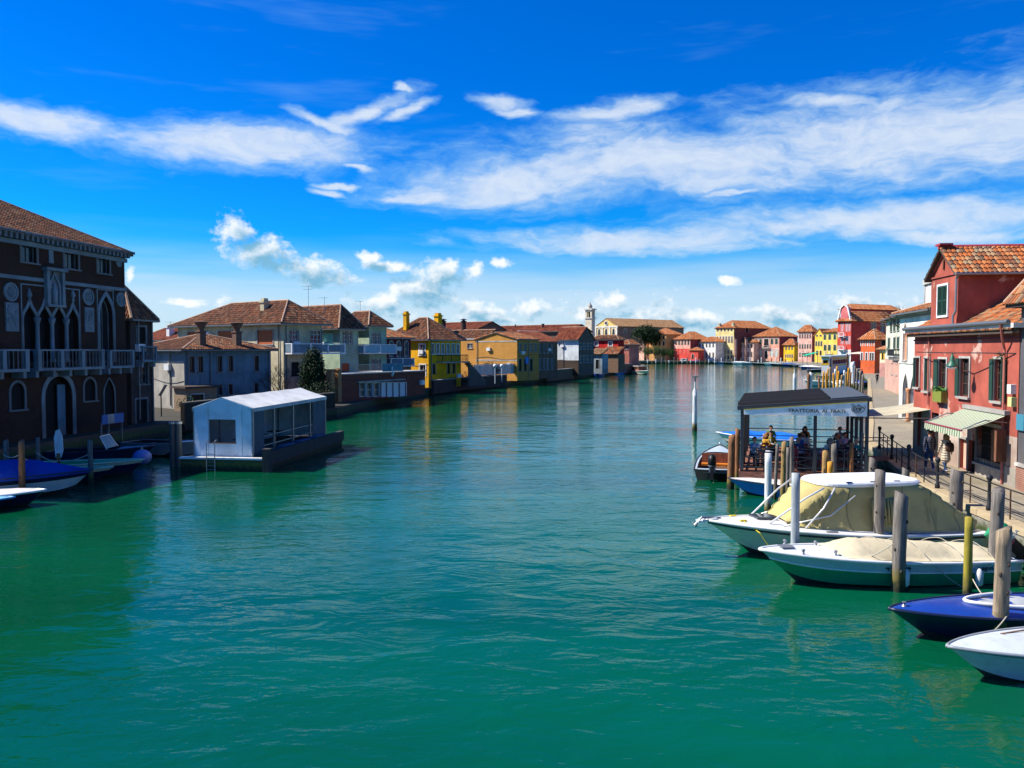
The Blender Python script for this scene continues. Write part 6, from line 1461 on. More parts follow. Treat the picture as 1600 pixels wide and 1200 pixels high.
mb = MB(); mb.poly([(wx0, ty0 + .01, wz0), (wx1, ty0 + .01, wz0), (wx1, ty0 + .01, wz1), (wx0, ty0 + .01, wz1)]); w_ = mb.build('clear_window', M_CLEAR, fb)
MB().box(wx0 - .03, wx1 + .03, ty0 - .04, ty0 - .01, wz0 - .05, wz0).build('window_hem', plain('orange_hem', (.45, .16, .06), .7), w_)
for x in (tx0 + .02, tx0 + .8, tx1 - .55, tx1 - .02): MB().bar((x, ty0 - .035, .74), (x, ty0 - .035, ez - .1), .035, .012).build('canvas_seam', fabric('tent_seam', (.30, .42, .48), .2), fb)
mb = MB(); mb.poly([(tx0 - .05, ty0 - .02, ez - .1), (tx1 + .05, ty0 - .02, ez - .1), (tx1 + .05, ty0 - .02, ez), (tm_, ty0 - .02, pz), (tx0 - .05, ty0 - .02, ez)]); mb.build('gable_canvas', M_TENT, fb)
M_TROOF = fabric('tent_roof_canvas', (.58, .60, .58), .5, 1.2)
for nm, xa in (('left', tx0 - .08), ('right', tx1 + .08)):
    mb = MB(); mb.grid([[Vector((xa, y, ez - .02)).lerp(Vector((tm_, y, pz + .0)), q) + Vector((0, 0, -.03 * math.sin(math.pi * q) - .02 * math.sin(y * 1.45) ** 2)) for q in (0, .2, .4, .6, .8, 1)] for y in [ty0 - .05 + (ty1 - ty0 + .1) * k / 24 for k in range(25)]])
    mb.build('roof_canvas', M_TROOF, fb, smooth=True)
    mb = MB(); mb.grid([[(xa, y, ez - .02), (xa, y, ez - .22)] for y in [ty0 - .05 + (ty1 - ty0 + .1) * k / 30 for k in range(31)]]); mb.build('roof_valance', M_TROOF, fb)
for x in (tx0, tx1):
    for k in range(5): y = ty0 + .05 + (ty1 - ty0 - .1) * k / 4; MB().box(x - .05, x + .05, y - .05, y + .05, .68, ez - .03).build('tent_post', M_METAL, fb)
for a_, b_ in ((ty0 + .05, ty0 + 1.4), (ty1 - 2.2, ty1)):
    mb = MB(); mb.grid([[(tx1 + .01 + .03 * math.sin(y * 7), y, z) for z in (.72, 1.6, 2.4, ez - .2)] for y in [a_ + (b_ - a_) * k / 8 for k in range(9)]])
    mb.build('drawn_side_canvas', fabric('grey_clear_canvas', (.10, .13, .15), .4), fb)
mb = MB(); mb.poly([(tx0, ty0, .7), (tx0, ty1, .7), (tx0, ty1, ez), (tx0, ty0, ez)]); mb.build('rear_side_canvas', M_TENT, fb); mb = MB(); mb.poly([(tx0, ty1, .7), (tx1, ty1, .7), (tx1, ty1, ez), (tm_, ty1, pz - .05), (tx0, ty1, ez)]); mb.build('end_canvas', M_TENT, fb)
mb = MB()
for z in (1.15, 1.65): mb.tube([(tx1 - .02, ty0 + 1.4, z), (tx1 - .02, ty1 - 2.2, z)], .025, 6)
mb.build('side_rail', M_METAL, fb)
mb = MB(); mb.tube([(1.5, -.1, -.3), (1.5, -.1, 1.55), (1.5, .1, 1.62)], .025, 6); mb.tube([(1.95, -.1, -.3), (1.95, -.1, 1.55), (1.95, .1, 1.62)], .025, 6)
for k in range(5): mb.tube([(1.5, -.1, .1 + k * .2), (1.95, -.1, .1 + k * .2)], .02, 6)
mb.build('boarding_ladder', M_METAL, fb)
for y in (3.2, 5.6, 8.0): MB().box(W_ - .55, W_ - .2, y, y + 1.6, .68, 1.0).build('planter_box', plain('blue_planter', (.03, .10, .22), .6), fb)
for k, (x, y) in enumerate(((2.2, 2.6), (2.2, 4.8), (2.2, 7.0))):
    MB().box(x - .4, x + .4, y - .4, y + .4, 1.38, 1.42).box(x - .04, x + .04, y - .04, y + .04, .68, 1.38).build('dining_table', M_IRON, fb)
for px in (268, 277):
    P = atz(px, 722, 0); P.y = 44.5; P.x = (px - 800) / 1295 * P.y
    o = thing('steel_pile', '%s thick dark steel mooring pile at the left end of the floating terrace' % ('left' if px < 270 else 'right'), 'post', (P.x, P.y, -1)); MB().lathe([(.17, 0), (.17, 3.4), (.1, 3.45)], 12).build('pile', paint('dark_pile', (.05, .055, .06), .6), o); MB().lathe([(.2, 3.3), (.2, 3.42)], 12).build('collar', M_METAL, o)

# ================================================================== MOORING POSTS
W_GREY = woodmat('weathered_grey_wood', (.20, .175, .15)); W_BRN = woodmat('brown_post_wood', (.30, .13, .05)); W_OCH = woodmat('ochre_post_wood', (.36, .22, .07)); W_YEL = woodmat('yellow_post_paint', (.30, .24, .02), .7); W_WHT = woodmat('white_post_paint', (.62, .64, .63), .8); W_LGR = woodmat('light_grey_post', (.33, .36, .38), .75); W_ORG = woodmat('orange_post_paint', (.60, .27, .02), .75)
def post(px, pyt, Y, r, mat, label, lean=(0, 0), rough=.06, name='mooring_post', group=None, cut=.12, cap=None, base=None, wob=.5):
    zt = zp(pyt, Y); P = aty(px, YH, Y); o = thing(name, label, 'post', (P.x - lean[0], P.y, -1.2 if base is None else base), 0, group)
    zb = -1.2 if base is None else base; h = zt - zb; mb = MB(); n = 12; m = 10; rows = []
    ph = random.uniform(0, 6); flats = [random.uniform(-rough, rough) for _ in range(n)]
    for k in range(m + 1):
        q = k / m; rr = r * (1.06 - .10 * q + .03 * math.sin(5 * q + ph)); cx = lean[0] * q + r * wob * .3 * math.sin(3 * q + ph); cy = lean[1] * q + r * wob * .2 * math.cos(2.6 * q + ph)
        row = [(cx + rr * (1 + flats[j] + random.uniform(-rough, rough) * .5) * math.cos(2 * math.pi * j / n), cy + rr * (1 + flats[j]) * math.sin(2 * math.pi * j / n), h * q + (cut * math.cos(2 * math.pi * j / n + ph) * r * 4 * (q == 1))) for j in range(n)]
        rows.append(row + [row[0]])
    mb.grid(rows); mb.poly(rows[-1][:-1])
    mb.build('shaft', mat, o, smooth=True, fix=True)
    for k in range(3):        # splits and knots in the timber
        a = random.uniform(math.pi, 2 * math.pi); z = random.uniform(.45, .9) * h; c_, s_ = math.cos(a) * r * 1.0, math.sin(a) * r * 1.0
        if rough > .03 and Y < 40: q = z / h; MB().ball((lean[0] * q + c_, lean[1] * q + s_, z), r * .22, 7, 5, (1, 1, 1.5)).build('knot', plain('timber_knot', (.06, .045, .035), .9), o, smooth=True)
    if cap: MB().lathe([(r * 1.12, h - .02), (r * 1.12, h + .04), (r * .6, h + .1), (.02, h + .13)], 12, (lean[0], lean[1], 0)).build('cap', cap, o)
    return o
post(1413, 772, 21.4, .165, W_GREY, 'thick grey timber post in front of the tan tarpaulin boat', (.02, 0), .09)
post(1380, 736, 24.7, .15, W_GREY, 'grey timber post rising before the cream canvas of the cabin cruiser', (.06, 0), .08)
post(1501, 736, 27.8, .2, W_GREY, 'heavy grey timber post at the cruiser stern by the quay railing', (.03, 0), .08)
post(1520, 808, 20.6, .1, W_YEL, 'slim olive-yellow painted post behind the blue boat', (0, 0), .015, cut=.02, wob=.1)
post(1564, 766, 22.2, .165, W_GREY, 'tall grey timber post near the outboard motor', (.08, 0), .09)
post(1575, 826, 17.6, .165, W_OCH if 0 else woodmat('bleached_wood', (.33, .25, .16)), 'bleached thick post standing between blue and grey boats', (.1, 0), .09)
post(1203, 708, 31.0, .135, W_WHT, 'white painted round post left of the cabin cruiser', (0, 0), .01, cut=.02, wob=.1)
post(1246.5, 739, 23.6, .125, W_LGR, 'pale grey round post standing beside the cruiser foredeck', (0, 0), .01, cut=.02, wob=.1)
post(1217, 694, 34.6, .07, W_GREY, 'thin mossy grey pole, leftmost of the cluster before the trattoria', (.12, 0), .06)
post(1226.5, 691, 33.8, .1, W_OCH, 'ochre barked post in the cluster before the trattoria', (.03, 0), .09)
post(1234, 700, 34.2, .08, W_GREY, 'slender grey pole right of the ochre barked post', (.02, 0), .06)
post(1238.5, 684, 34.9, .1, W_GREY, 'tallest grey post of the cluster before the trattoria', (-.05, 0), .06)
post(1144.5, 681, 37.2, .16, W_BRN, 'stout rust-brown post at the left corner of the trattoria platform', (.04, 0), .03)
post(1154.5, 670, 38.6, .12, W_BRN, 'second rust-brown post just behind the platform corner', (0, 0), .03)
post(1292, 706, 34.9, .13, W_OCH, 'grey-ochre post with yellow top in front of the trattoria rail', (.02, 0), .06)
post(1300.5, 722, 34.4, .12, W_ORG, 'short stump with orange pointed top before the trattoria', (0, 0), .04)
post(1299, 685, 35.6, .09, W_GREY, 'thin leaning grey pole in front of the trattoria', (-.1, 0), .05)
post(1306, 694, 35.3, .12, W_GREY, 'thick grey pole right of the orange stump', (0, 0), .05)
post(1333.5, 692, 35.4, .1, W_BRN if 0 else woodmat('terracotta_post', (.42, .16, .05)), 'terracotta-coloured smooth post before the trattoria', (.02, 0), .02)
post(1350, 676, 35.6, .055, W_GREY, 'very thin bent grey pole near the right end of the trattoria', (.04, 0), .05)
post(1366.5, 717, 35.0, .15, W_GREY, 'dark chamfered grey post end at the trattoria corner', (0, 0), .05)
post(1419, 733, 32.5, .14, W_GREY, 'squat dark post beside the quay railing', (0, 0), .06)
# white channel markers with lamps
def marker(px, pyt, pyw, Y, r, label):
    o = post(px, pyt + 22 * 64 / Y, Y, r, W_WHT, label, rough=.005, name='channel_marker', cut=.0, wob=.02); h = zp(pyt + 22 * 64 / Y, Y) + 1.2
    MB().lathe([(r * 1.0, h), (r * .6, h + .15), (.06, h + .3), (.05, h + .8)], 12).build('lamp_stem', W_WHT, o); MB().lathe([(.08, h + .8), (.1, h + .95), (.04, h + 1.0), (.04, h + 1.1)], 10).build('lantern', M_METAL, o); MB().lathe([(.02, h + 1.08), (.22, h + 1.1), (.25, h + 1.2)], 10).build('lamp_dish', M_METAL, o)
marker(1086.5, 590, 673, 64, .19, 'white channel marker pole with lamp standing alone in the canal')
marker(1242, 572, 610, 100, .19, 'farther white channel marker pole behind the trattoria roof')
post(1264, 584, 108, .17, W_BRN, 'brown pole paired with a white one behind the trattoria roof'); post(1268, 582, 108, .2, W_WHT, 'white pole paired with a brown one behind the trattoria roof')
YP = [(1280, 590, 118, 0), (1287.5, 580, 124, 1), (1291, 583, 122, 1), (1294, 577, 128, 1), (1298, 574, 132, 2), (1303, 583, 120, 1), (1308, 573, 134, 1), (1311, 580, 126, 1), (1316, 586, 121, 2), (1319.5, 579, 126, 3), (1323, 581, 124, 2), (1326.5, 575, 130, 1), (1329.5, 582, 122, 0), (1305.5, 577, 130, 3)]
lab = {0: 'brown mooring pole in the crowd of posts before the water-bus stop', 1: 'orange-yellow mooring pole in the crowd of posts before the water-bus stop', 2: 'ochre timber pole in the crowd of posts before the water-bus stop', 3: 'white pole in the crowd of posts before the water-bus stop'}
ORD = ['first', 'second', 'third', 'fourth', 'fifth', 'sixth', 'seventh', 'eighth', 'ninth', 'tenth', 'eleventh', 'twelfth', 'thirteenth', 'fourteenth', 'fifteenth', 'sixteenth', 'seventeenth']
cnt = {}
YP.sort()
for px, py, Y, k in YP:
  cnt[k] = cnt.get(k, -1) + 1
  post(px, py, Y, .15, (W_BRN, W_ORG, W_OCH, W_WHT)[k], '%s %s pole from the left in the crowd before the water-bus stop' % (ORD[cnt[k]], ('brown', 'orange-yellow', 'ochre timber', 'white')[k]), (random.uniform(-.25, .25), 0), .03, group='%s poles before the water-bus stop' % ('brown', 'orange-yellow', 'ochre', 'white')[k])
post(1333, 566, 140, .35, W_WHT, 'thick white pile at the end of the water-bus stop'); 
for px, py, Y in ((1336.5, 572, 135), (1340, 576, 128), (1345, 580, 120), (1349, 586, 112)): post(px, py, Y, .16, W_GREY, ORD[[1336.5, 1340, 1345, 1349].index(px)] + ' dark timber pole from the left beside the far quay steps', (.1, 0), .05, group='dark timber poles by the far quay steps')
# left bank mooring posts
LPO = [(5.5, 688, 37.5, .11, 'plain post at the left frame edge above the boats'), (29, 689, 34.6, .12, 'thicker post in front of the blue tarpaulin at left'), (56, 684, 40.5, .1, 'post behind the blue tarpaulin boat left of the oar blade'), (138, 688, 38.6, .11, 'post at the bow of the cream-sided boat on the left')]
tops = []
for px, py, Y, r, l in LPO: post(px, py, Y, r, W_GREY if px != 29 else W_BRN, l, (0, 0), .05); tops.append(aty(px, py + 22, Y))
P = aty(91, 700, 39); o = thing('oar_post', 'post topped by a white oar-blade shaped board among the left boats', 'post', (P.x, P.y, -1)); zt = zp(671, 39) + 1; MB().tube([(0, 0, 0), (0, 0, 2.4)], .09, 8).build('shaft', W_BRN, o)
MB().prism([(-.14, .05, 2.2), (.12, .05, 2.2), (.22, .05, zt - 1.0), (.2, .05, zt - .35), (.05, .05, zt), (-.1, .05, zt - .05), (-.2, .05, zt - .4)], (0, -.06, 0)).build('blade', W_WHT, o)
pb = Vector((P.x, P.y, 1.05)); order = [tops[0], tops[1]]
def rope(p, q, sag, label, r=.022):
    o = thing('mooring_rope', label, 'rope', p); d = q - p; MB().tube([d * t + Vector((0, 0, -4 * sag * t * (1 - t))) for t in [k / 12 for k in range(13)]], r, 6).build('strand', M_ROPE, o)
rope(tops[0], tops[1], .12, 'rope between the two leftmost posts'); rope(tops[1], pb, .25, 'long rope from the thicker left post to the oar-blade post'); rope(tops[2], pb, .15, 'rope from the back post to the oar-blade post'); rope(pb, tops[3], .12, 'rope from the oar-blade post to the post at the cream boat')
# blue hoardings on props by the palace landing
o = thing('hoarding', 'two blue boards on leaning props at the palace landing', 'sign', (-25.6, 51.6, 0), R(80))
for x0, x1, nm in ((0, .55, 'board'), (1.15, 2.1, 'board')): MB().box(x0, x1, -.03, .03, 1.6, 2.2).build(nm, paint('hoarding_blue', (.05, .12, .34), .6), o)
MB().box(.55, 1.15, -.03, .03, 1.6, 2.2).build('grey_board', M_STONE, o)
for x in (.0, .7, 2.0): MB().bar((x - .1, 0, -1), (x, .06, 1.7), .09).build('prop', W_GREY, o)
# far quay posts in the canal
cnt = {}
for k in range(34):
    kk = k % 3 if k % 5 else 2; cnt[kk] = cnt.get(kk, -1) + 1
    px = 1012 + k * 6.9 + random.uniform(-2, 2); Y = 362 + random.uniform(-6, 2) - max(0, (px - 1180)) * .35
    post(px, 561 + random.uniform(-3, 2.5), Y, .22, (W_GREY, W_BRN, W_WHT)[k % 3 if k % 5 else 2], '%s %s mooring pole from the left along the far quay' % (ORD[cnt[kk]], ('grey timber', 'brown timber', 'whitish')[kk]), (0, 0), .03, group=('grey', 'brown', 'whitish')[k % 3 if k % 5 else 2] + ' poles along the far quay')

# slack mooring lines between the right-hand posts and boats
def W3(px, py, Y): return aty(px, py, Y)
for a_, b_, sg, lb in ((W3(1501, 800, 27.6), W3(1440, 838, 26.4), .25, 'green-grey line from the quay post to the cruiser stern'), (W3(1413, 835, 21.3), W3(1300, 872, 22.2), .3, 'slack line from the thick grey post to the green boat deck'), (W3(1564, 860, 22.0), W3(1535, 893, 22.6), .1, 'short line by the outboard motor'), (W3(1520, 905, 20.5), W3(1560, 950, 18.6), .12, 'line from the yellow post to the blue boat'), (W3(1246, 830, 26.8), W3(1160, 822, 25.6), .12, 'line from the pale grey post to the cruiser bow'), (W3(1575, 960, 17.5), W3(1520, 1004, 16.2), .12, 'line from the bleached post to the grey boat')):
    rope(a_, b_, sg, lb, .014)
# ================================================================== TRATTORIA PLATFORM
PO = Vector((10.05, 36.3, 0)); PU = Vector((.975, -.22, 0)); PN = Vector((-.22, -.975, 0)); PV = Vector((.30, .954, 0)); PW, PD = 5.25, 9.6
def PL(u, v, z): p = PU * u + PV * v; return Vector((p.x, p.y, z))
tr = thing('restaurant_platform', 'dark-framed trattoria terrace on piles with lettered white fascia over the canal', 'terrace', PO)
M_FRAME = paint('anthracite_frame', (.035, .04, .046), .5, .2, wearc=(.08, .08, .08)); M_SLATE = paint('slate_roof_panel', (.06, .075, .09), .55, .25, wearc=(.13, .14, .15)); M_DECKW = woodmat('platform_boards', (.27, .11, .065), wet=False, stretch=(1.2, 7, 7))
def quadbar(p, q, w, h): return MB().bar(p, q, w, h)
mb = MB(); mb.prism([PL(0, 0, .78), PL(PW, 0, .78), PL(PW, PD, .78), PL(0, PD, .78)], (0, 0, .16)); mb.build('deck_frame', plain('dark_under_deck', (.03, .025, .02), .9), tr)
n = 16
for k in range(n):          # floor boards
    u0, u1 = PW * k / n + .012, PW * (k + 1) / n - .012; MB().prism([PL(u0, .05, .944), PL(u1, .05, .944), PL(u1, PD, .944), PL(u0, PD, .944)], (0, 0, .05)).build('floor_board', M_DECKW, tr)
for z in (.62, .80): quadbar(PL(-.05, -.04, z + .05), PL(PW + .05, -.04, z + .05), .06, .165).build('fascia_board', M_DECKW, tr)
quadbar(PL(-.04, 0, .8), PL(-.04, PD, .8), .06, .34).build('fascia_board', M_DECKW, tr)
for u in (.3, 2, 3.7, 5.1):
    for v in (.4, 3.4, 6.4, 9): MB().tube([PL(u, v, -1.5), PL(u, v, .78)], .13, 9).build('pile', W_GREY, tr)
ZC, ZLo, ZHi = 3.46, 3.74, 4.18
def roofz(u): return ZLo + (ZHi - ZLo) * u / PW
for u, vs in ((.06, (0.06, 2.4, 4.7, 7.1, PD - .06)), (PW - .06, (0.06, 2.4, 4.7, 7.1, PD - .06)), (3.1, (0.06,))):
    for v in vs: MB().prism([PL(u - .07, v - .07, .99), PL(u + .07, v - .07, .99), PL(u + .07, v + .07, .99), PL(u - .07, v + .07, .99)], (0, 0, roofz(u) - .99 - .08)).build('column', M_FRAME, tr)
# roof: folded black canopy on the left, slate panel on the right
US = 3.75
for v in (-.06, PD): quadbar(PL(-.15, v, roofz(-.15)), PL(PW + .1, v, roofz(PW + .1)), .14, .18).build('roof_beam', M_FRAME, tr)
for u in (-.08, PW + .03): quadbar(PL(u, -.05, roofz(u) + .01), PL(u, PD, roofz(u) + .01), .14, .16).build('roof_beam', M_FRAME, tr)
mb = MB(); mb.prism([PL(US, .1, roofz(US) + .05), PL(PW - .06, .1, roofz(PW) + .05), PL(PW - .06, PD - .1, roofz(PW) + .05), PL(US, PD - .1, roofz(US) + .05)], (0, 0, .10)); mb.build('roof_panel', M_SLATE, tr)
nf = 5
for k in range(nf):          # folds of the retracted roof, each a sagging hump across the bay
    v0, v1 = .12 + (PD - .3) * k / nf, .12 + (PD - .3) * (k + 1) / nf; rows = []
    for i in range(9):
        q = i / 8; rows.append([PL(-.15 + (US + .1) * j / 10, v0 + (v1 - v0) * q, roofz(-.15 + (US + .1) * j / 10) + .05 + .17 * math.sin(math.pi * q) ** .5) for j in range(11)])
    MB().grid(rows).build('canopy_fold', fabric('black_canopy', (.008, .008, .009), .25), tr, smooth=True)
    MB().bar(PL(-.15, v1, roofz(-.15) + .12), PL(US, v1, roofz(US) + .12), .07, .07).build('canopy_rail', M_METAL, tr)
M_SIGNB = paint('sign_white', (.88, .90, .88), .5, .05)
mb = MB(); sy = -.17; s0, s1 = .12, PW - .1
mb.prism([PL(s0, 0, ZC) + PN * .17, PL(s1, 0, ZC) + PN * .17, PL(s1, 0, roofz(s1) - .07) + PN * .17, PL(s0, 0, roofz(s0) - .07) + PN * .17], PN * -.05); sg = mb.build('sign_fascia', M_SIGNB, tr)
mb = MB(); mb.bar(PL(s0, 0, roofz(s0) - .075) + PN * .176, PL(s1, 0, roofz(s1) - .075) + PN * .176, .03, .025); mb.build('gold_edge', plain('gold_edge', (.55, .42, .03), .5), sg)
me = text_mesh('TRATTORIA  AI  FRATI', .205, .004); me.materials.append(plain('sign_lettering', (.05, .055, .05), .7)); o = put('lettering', me, sg, PL(3.12, 0, ZC + .14) + PN * .182); o.rotation_euler = (math.pi / 2, 0, math.atan2(PU.y, PU.x)); o.scale = (1.13, 1, 1)
ec = PL(4.78, 0, ZC + .30) + PN * .182; mb = MB()          # emblem: an oval with curling strokes
def stroke(pts, r=.013): mb.tube([ec + PU * x * .85 + Vector((0, 0, z * .85)) for x, z in pts], r, 5)
stroke([(.30 * math.cos(a), .17 * math.sin(a)) for a in [2 * math.pi * k / 24 for k in range(25)]], .016); stroke([(.23 * math.cos(a) * (1 - k * .03), .115 * math.sin(a) * (1 - k * .03) - .01) for k, a in enumerate([2.8 + 4.9 * k / 18 for k in range(19)])])
for dx in (-.13, 0, .13): stroke([(dx + .075 * math.cos(a), .02 + .06 * math.sin(a)) for a in [.3 + 4.4 * k / 10 for k in range(11)]], .022)
stroke([(-.26, .13), (-.3, .22), (-.2, .24), (-.16, .17)]); stroke([(.26, .13), (.33, .2), (.36, .08), (.3, .0)]); stroke([(-.05, .16), (.02, .25), (.1, .19)]); mb.build('emblem', plain('sign_lettering', (.05, .055, .05), .7), sg)
# railing with crossed braces
for u0, u1 in ((.13, 1.52), (1.52, 3.03), (3.17, 4.3), (4.3, PW - .13)):
    for z in (1.15, 1.62, 1.98): quadbar(PL(u0, .06, z), PL(u1, .06, z), .045, .045).build('rail', M_FRAME, tr)
    mb = MB(); mb.bar(PL(u0, .06, 1.17), PL(u1, .06, 1.6), .03); mb.bar(PL(u0, .09, 1.6), PL(u1, .09, 1.17), .03); mb.build('cross_brace', M_FRAME, tr); quadbar(PL(u1, .06, 1.0), PL(u1, .06, 1.98), .05, .05).build('rail_post', M_FRAME, tr)
for u in (.06, PW - .06):
    for z in (1.2, 1.6, 1.98): quadbar(PL(u, .1, z), PL(u, PD, z), .045, .045).build('rail', M_FRAME, tr)
for z in (1.3, 1.6, 1.98): quadbar(PL(.1, PD - .06, z), PL(PW, PD - .06, z), .045, .045).build('rail', M_FRAME, tr)
# rolled side screens
for v in (1.0, 1.9): mb = MB(); mb.prism([PL(.05, v, 1.0), PL(.10, v, 1.0), PL(.10, v + .75, 1.0), PL(.05, v + .75, 1.0)], (0, 0, 2.5)); mb.build('side_screen', M_FRAME, tr)
# tables and chairs
M_TBL = paint('slate_table', (.10, .16, .22), .4, .1); M_CHR = paint('maroon_chair', (.16, .012, .03), .5, .1); M_CHB = paint('black_chair', (.02, .02, .024), .5, .1); M_NAP = plain('white_cloth', (.75, .76, .76), .8)
def tables():
    top = MB().box(-.36, .36, -.36, .36, .72, .755).mesh('table_top', M_TBL); leg = MB().tube([(0, 0, .03), (0, 0, .72)], .035, 8).mesh('pedestal', M_CHB); ft = MB().lathe([(.24, 0), (.24, .02), (.05, .05)], 12).mesh('foot', M_CHB); cl = MB().box(-.25, .25, -.3, .3, .757, .764).mesh('place_mat', M_NAP)
    gl = MB().lathe([(.03, .765), (.005, .77), (.005, .84), (.035, .88), (.03, .96)], 8).mesh('glass', glassmat('wine_glass', (.5, .55, .55), .05))
    spots = []
    names = ['front left', 'front middle-left', 'front middle-right', 'front right', 'second-row left', 'second-row middle', 'second-row right', 'third-row left', 'third-row middle', 'third-row right']
    k = 0
    for r, v in enumerate((1.1, 4.0, 7.0)):
        for u in ((.95, 2.3, 3.65, 4.75) if r == 0 else (1.1, 2.8, 4.5)):
            p = PO + PL(u, v, .994); o = thing('dining_table', 'slate-blue trattoria table, %s under the terrace roof' % names[k], 'table', p, random.uniform(-.1, .1), 'trattoria tables'); k += 1
            for m_, nm in ((top, 'table_top'), (leg, 'pedestal'), (ft, 'foot'), (cl, 'place_mat')): put(nm, m_, o)
            for g in range(2): put('glass', gl, o, (-.18 + .36 * g, .1, 0))
            spots.append((u, v))
    return spots
TSP = tables()
ch_m = {}
for nm, m_ in (('maroon', M_CHR), ('black', M_CHB)):
    ch_m[nm] = [('seat', MB().box(-.2, .2, -.2, .2, .43, .47).mesh('seat', m_)), ('backrest', MB().box(-.2, .2, .17, .2, .6, .64).box(-.2, .2, .175, .205, .69, .73).box(-.2, .2, .18, .21, .8, .88).box(-.2, -.165, .165, .195, .47, .9).box(.165, .2, .165, .195, .47, .9).mesh('backrest', m_))]
    ch_m[nm + 'leg'] = MB().box(-.018, .018, -.018, .018, 0, .43).mesh('leg', m_)
cn = 0; CHS = []
for i, (u, v) in enumerate(TSP):
    for sd in (-1, 1):
        p = PO + PL(u + sd * .12, v + sd * .58, .994); nm = 'maroon' if (i + (sd > 0)) % 3 else 'black'
        row = ('front', 'front', 'front', 'front', 'second', 'second', 'second', 'third', 'third', 'third')[i]; pos = ('first', 'second', 'third', 'fourth')[i if i < 4 else (i - 4) % 3]
        o = thing('dining_chair', '%s chair, %s side of the %s %s-row terrace table' % (nm, 'near' if sd < 0 else 'far', pos, row), 'chair', p, (math.pi if sd < 0 else 0) + random.uniform(-.2, .2), 'trattoria chairs')
        for pn, me_ in ch_m[nm]: put(pn, me_, o)
        for x in (-.17, .17):
            for y in (-.17, .17): put('leg', ch_m[nm + 'leg'], o, (x, y, 0))
        CHS.append((u + sd * .12, v + sd * .58, sd))

# ================================================================== QUAY RAILING
qr = thing('quay_railing', 'rusty black iron railing with ball-topped posts along the right quay edge', 'railing', (0, 0, 0))
st = [(p, d) for p, d in along(RQ[1:6], 1.45, .7) if 17 < p.y < 44]
pr = None
for k, (p, d) in enumerate(st):
    nrm = Vector((d.y, -d.x, 0)); c = p + nrm * .22
    if k % 3 == 0:
        MB().lathe([(.09, 1.05), (.09, 1.2), (.055, 1.26), (.05, 1.95), (.07, 1.98), (.05, 2.02), (.085, 2.08), (.1, 2.14), (.085, 2.2), (.02, 2.25)], 10, c).build('cast_post', M_IRON, qr, smooth=True)
    else: MB().bar((c.x, c.y, 1.05), (c.x, c.y, 2.0), .035).build('rail_post', M_RUST if k % 2 else M_IRON, qr)
    if pr is not None:
        for z in (1.98, 1.66, 1.34): MB().bar((pr.x, pr.y, z), (c.x, c.y, z), .03, .035).build('rail', M_IRON, qr)
    pr = c
# gangway from the quay to the terrace
gw = thing('gangway', 'short boarded gangway linking the quay with the trattoria terrace', 'gangway', (0, 0, 0))
a, b_ = PO + PL(PW, 4.2, .995), PO + PL(PW, 5.8, .995); MB().prism([a, a + Vector((1.6, 0, .03)), b_ + Vector((1.6, 0, .03)), b_], (0, 0, .05)).build('boards', M_DECKW, gw)
for q in (a, b_): MB().bar(q + Vector((0, 0, .95)), q + Vector((1.5, 0, .98)), .04).build('hand_rail', M_FRAME, gw)

# ================================================================== PEOPLE
SKIN = plain('skin', (.48, .25, .17), .55, var=.08, scale=4)
def capsule(mb, p, r0, q, r1, n=10):
    p, q = Vector(p), Vector(q); d = q - p; L = d.length; d = d / L if L > 1e-6 else Vector((0, 0, 1))
    pts, rs = [], []
    for k in range(4): a = math.pi / 2 * (1 - k / 4); pts.append(p - d * r0 * math.sin(a)); rs.append(max(.002, r0 * math.cos(a)))
    pts += [p, q]; rs += [r0, r1]
    for k in range(1, 5): a = math.pi / 2 * k / 4; pts.append(q + d * r1 * math.sin(a)); rs.append(max(.002, r1 * math.cos(a)))
    mb.tube(pts, rs, n)
def body(bones, voxel, smooth=6):
    """one continuous skin over tapered limbs; faces take the material of the nearest limb"""
    mb = MB()
    for p, r0, q, r1, m in bones: capsule(mb, p, r0, q, r1)
    me = mb.mesh('tmp', SKIN); o = bpy.data.objects.new('tmp', me); COL.objects.link(o)
    md = o.modifiers.new('r', 'REMESH'); md.mode = 'VOXEL'; md.voxel_size = voxel
    sm = o.modifiers.new('s', 'SMOOTH'); sm.factor = .5; sm.iterations = smooth
    dg = bpy.context.evaluated_depsgraph_get(); out = bpy.data.meshes.new_from_object(o.evaluated_get(dg)); bpy.data.objects.remove(o); bpy.data.meshes.remove(me)
    n = len(out.polygons); c = np.zeros(n * 3); out.polygons.foreach_get('center', c); c = c.reshape(-1, 3); best = np.full(n, 1e9); mi = np.zeros(n, int)
    for p, r0, q, r1, m in bones:
        P, Q = np.array(p), np.array(q); d = Q - P; t = np.clip(((c - P) @ d) / max(1e-9, d @ d), 0, 1); dist = np.linalg.norm(c - (P + t[:, None] * d), axis=1) - (r0 + (r1 - r0) * t)
        w = dist < best; best[w] = dist[w]; mi[w] = m
    out.materials.clear(); out.polygons.foreach_set('use_smooth', [True] * n)
    return out, mi
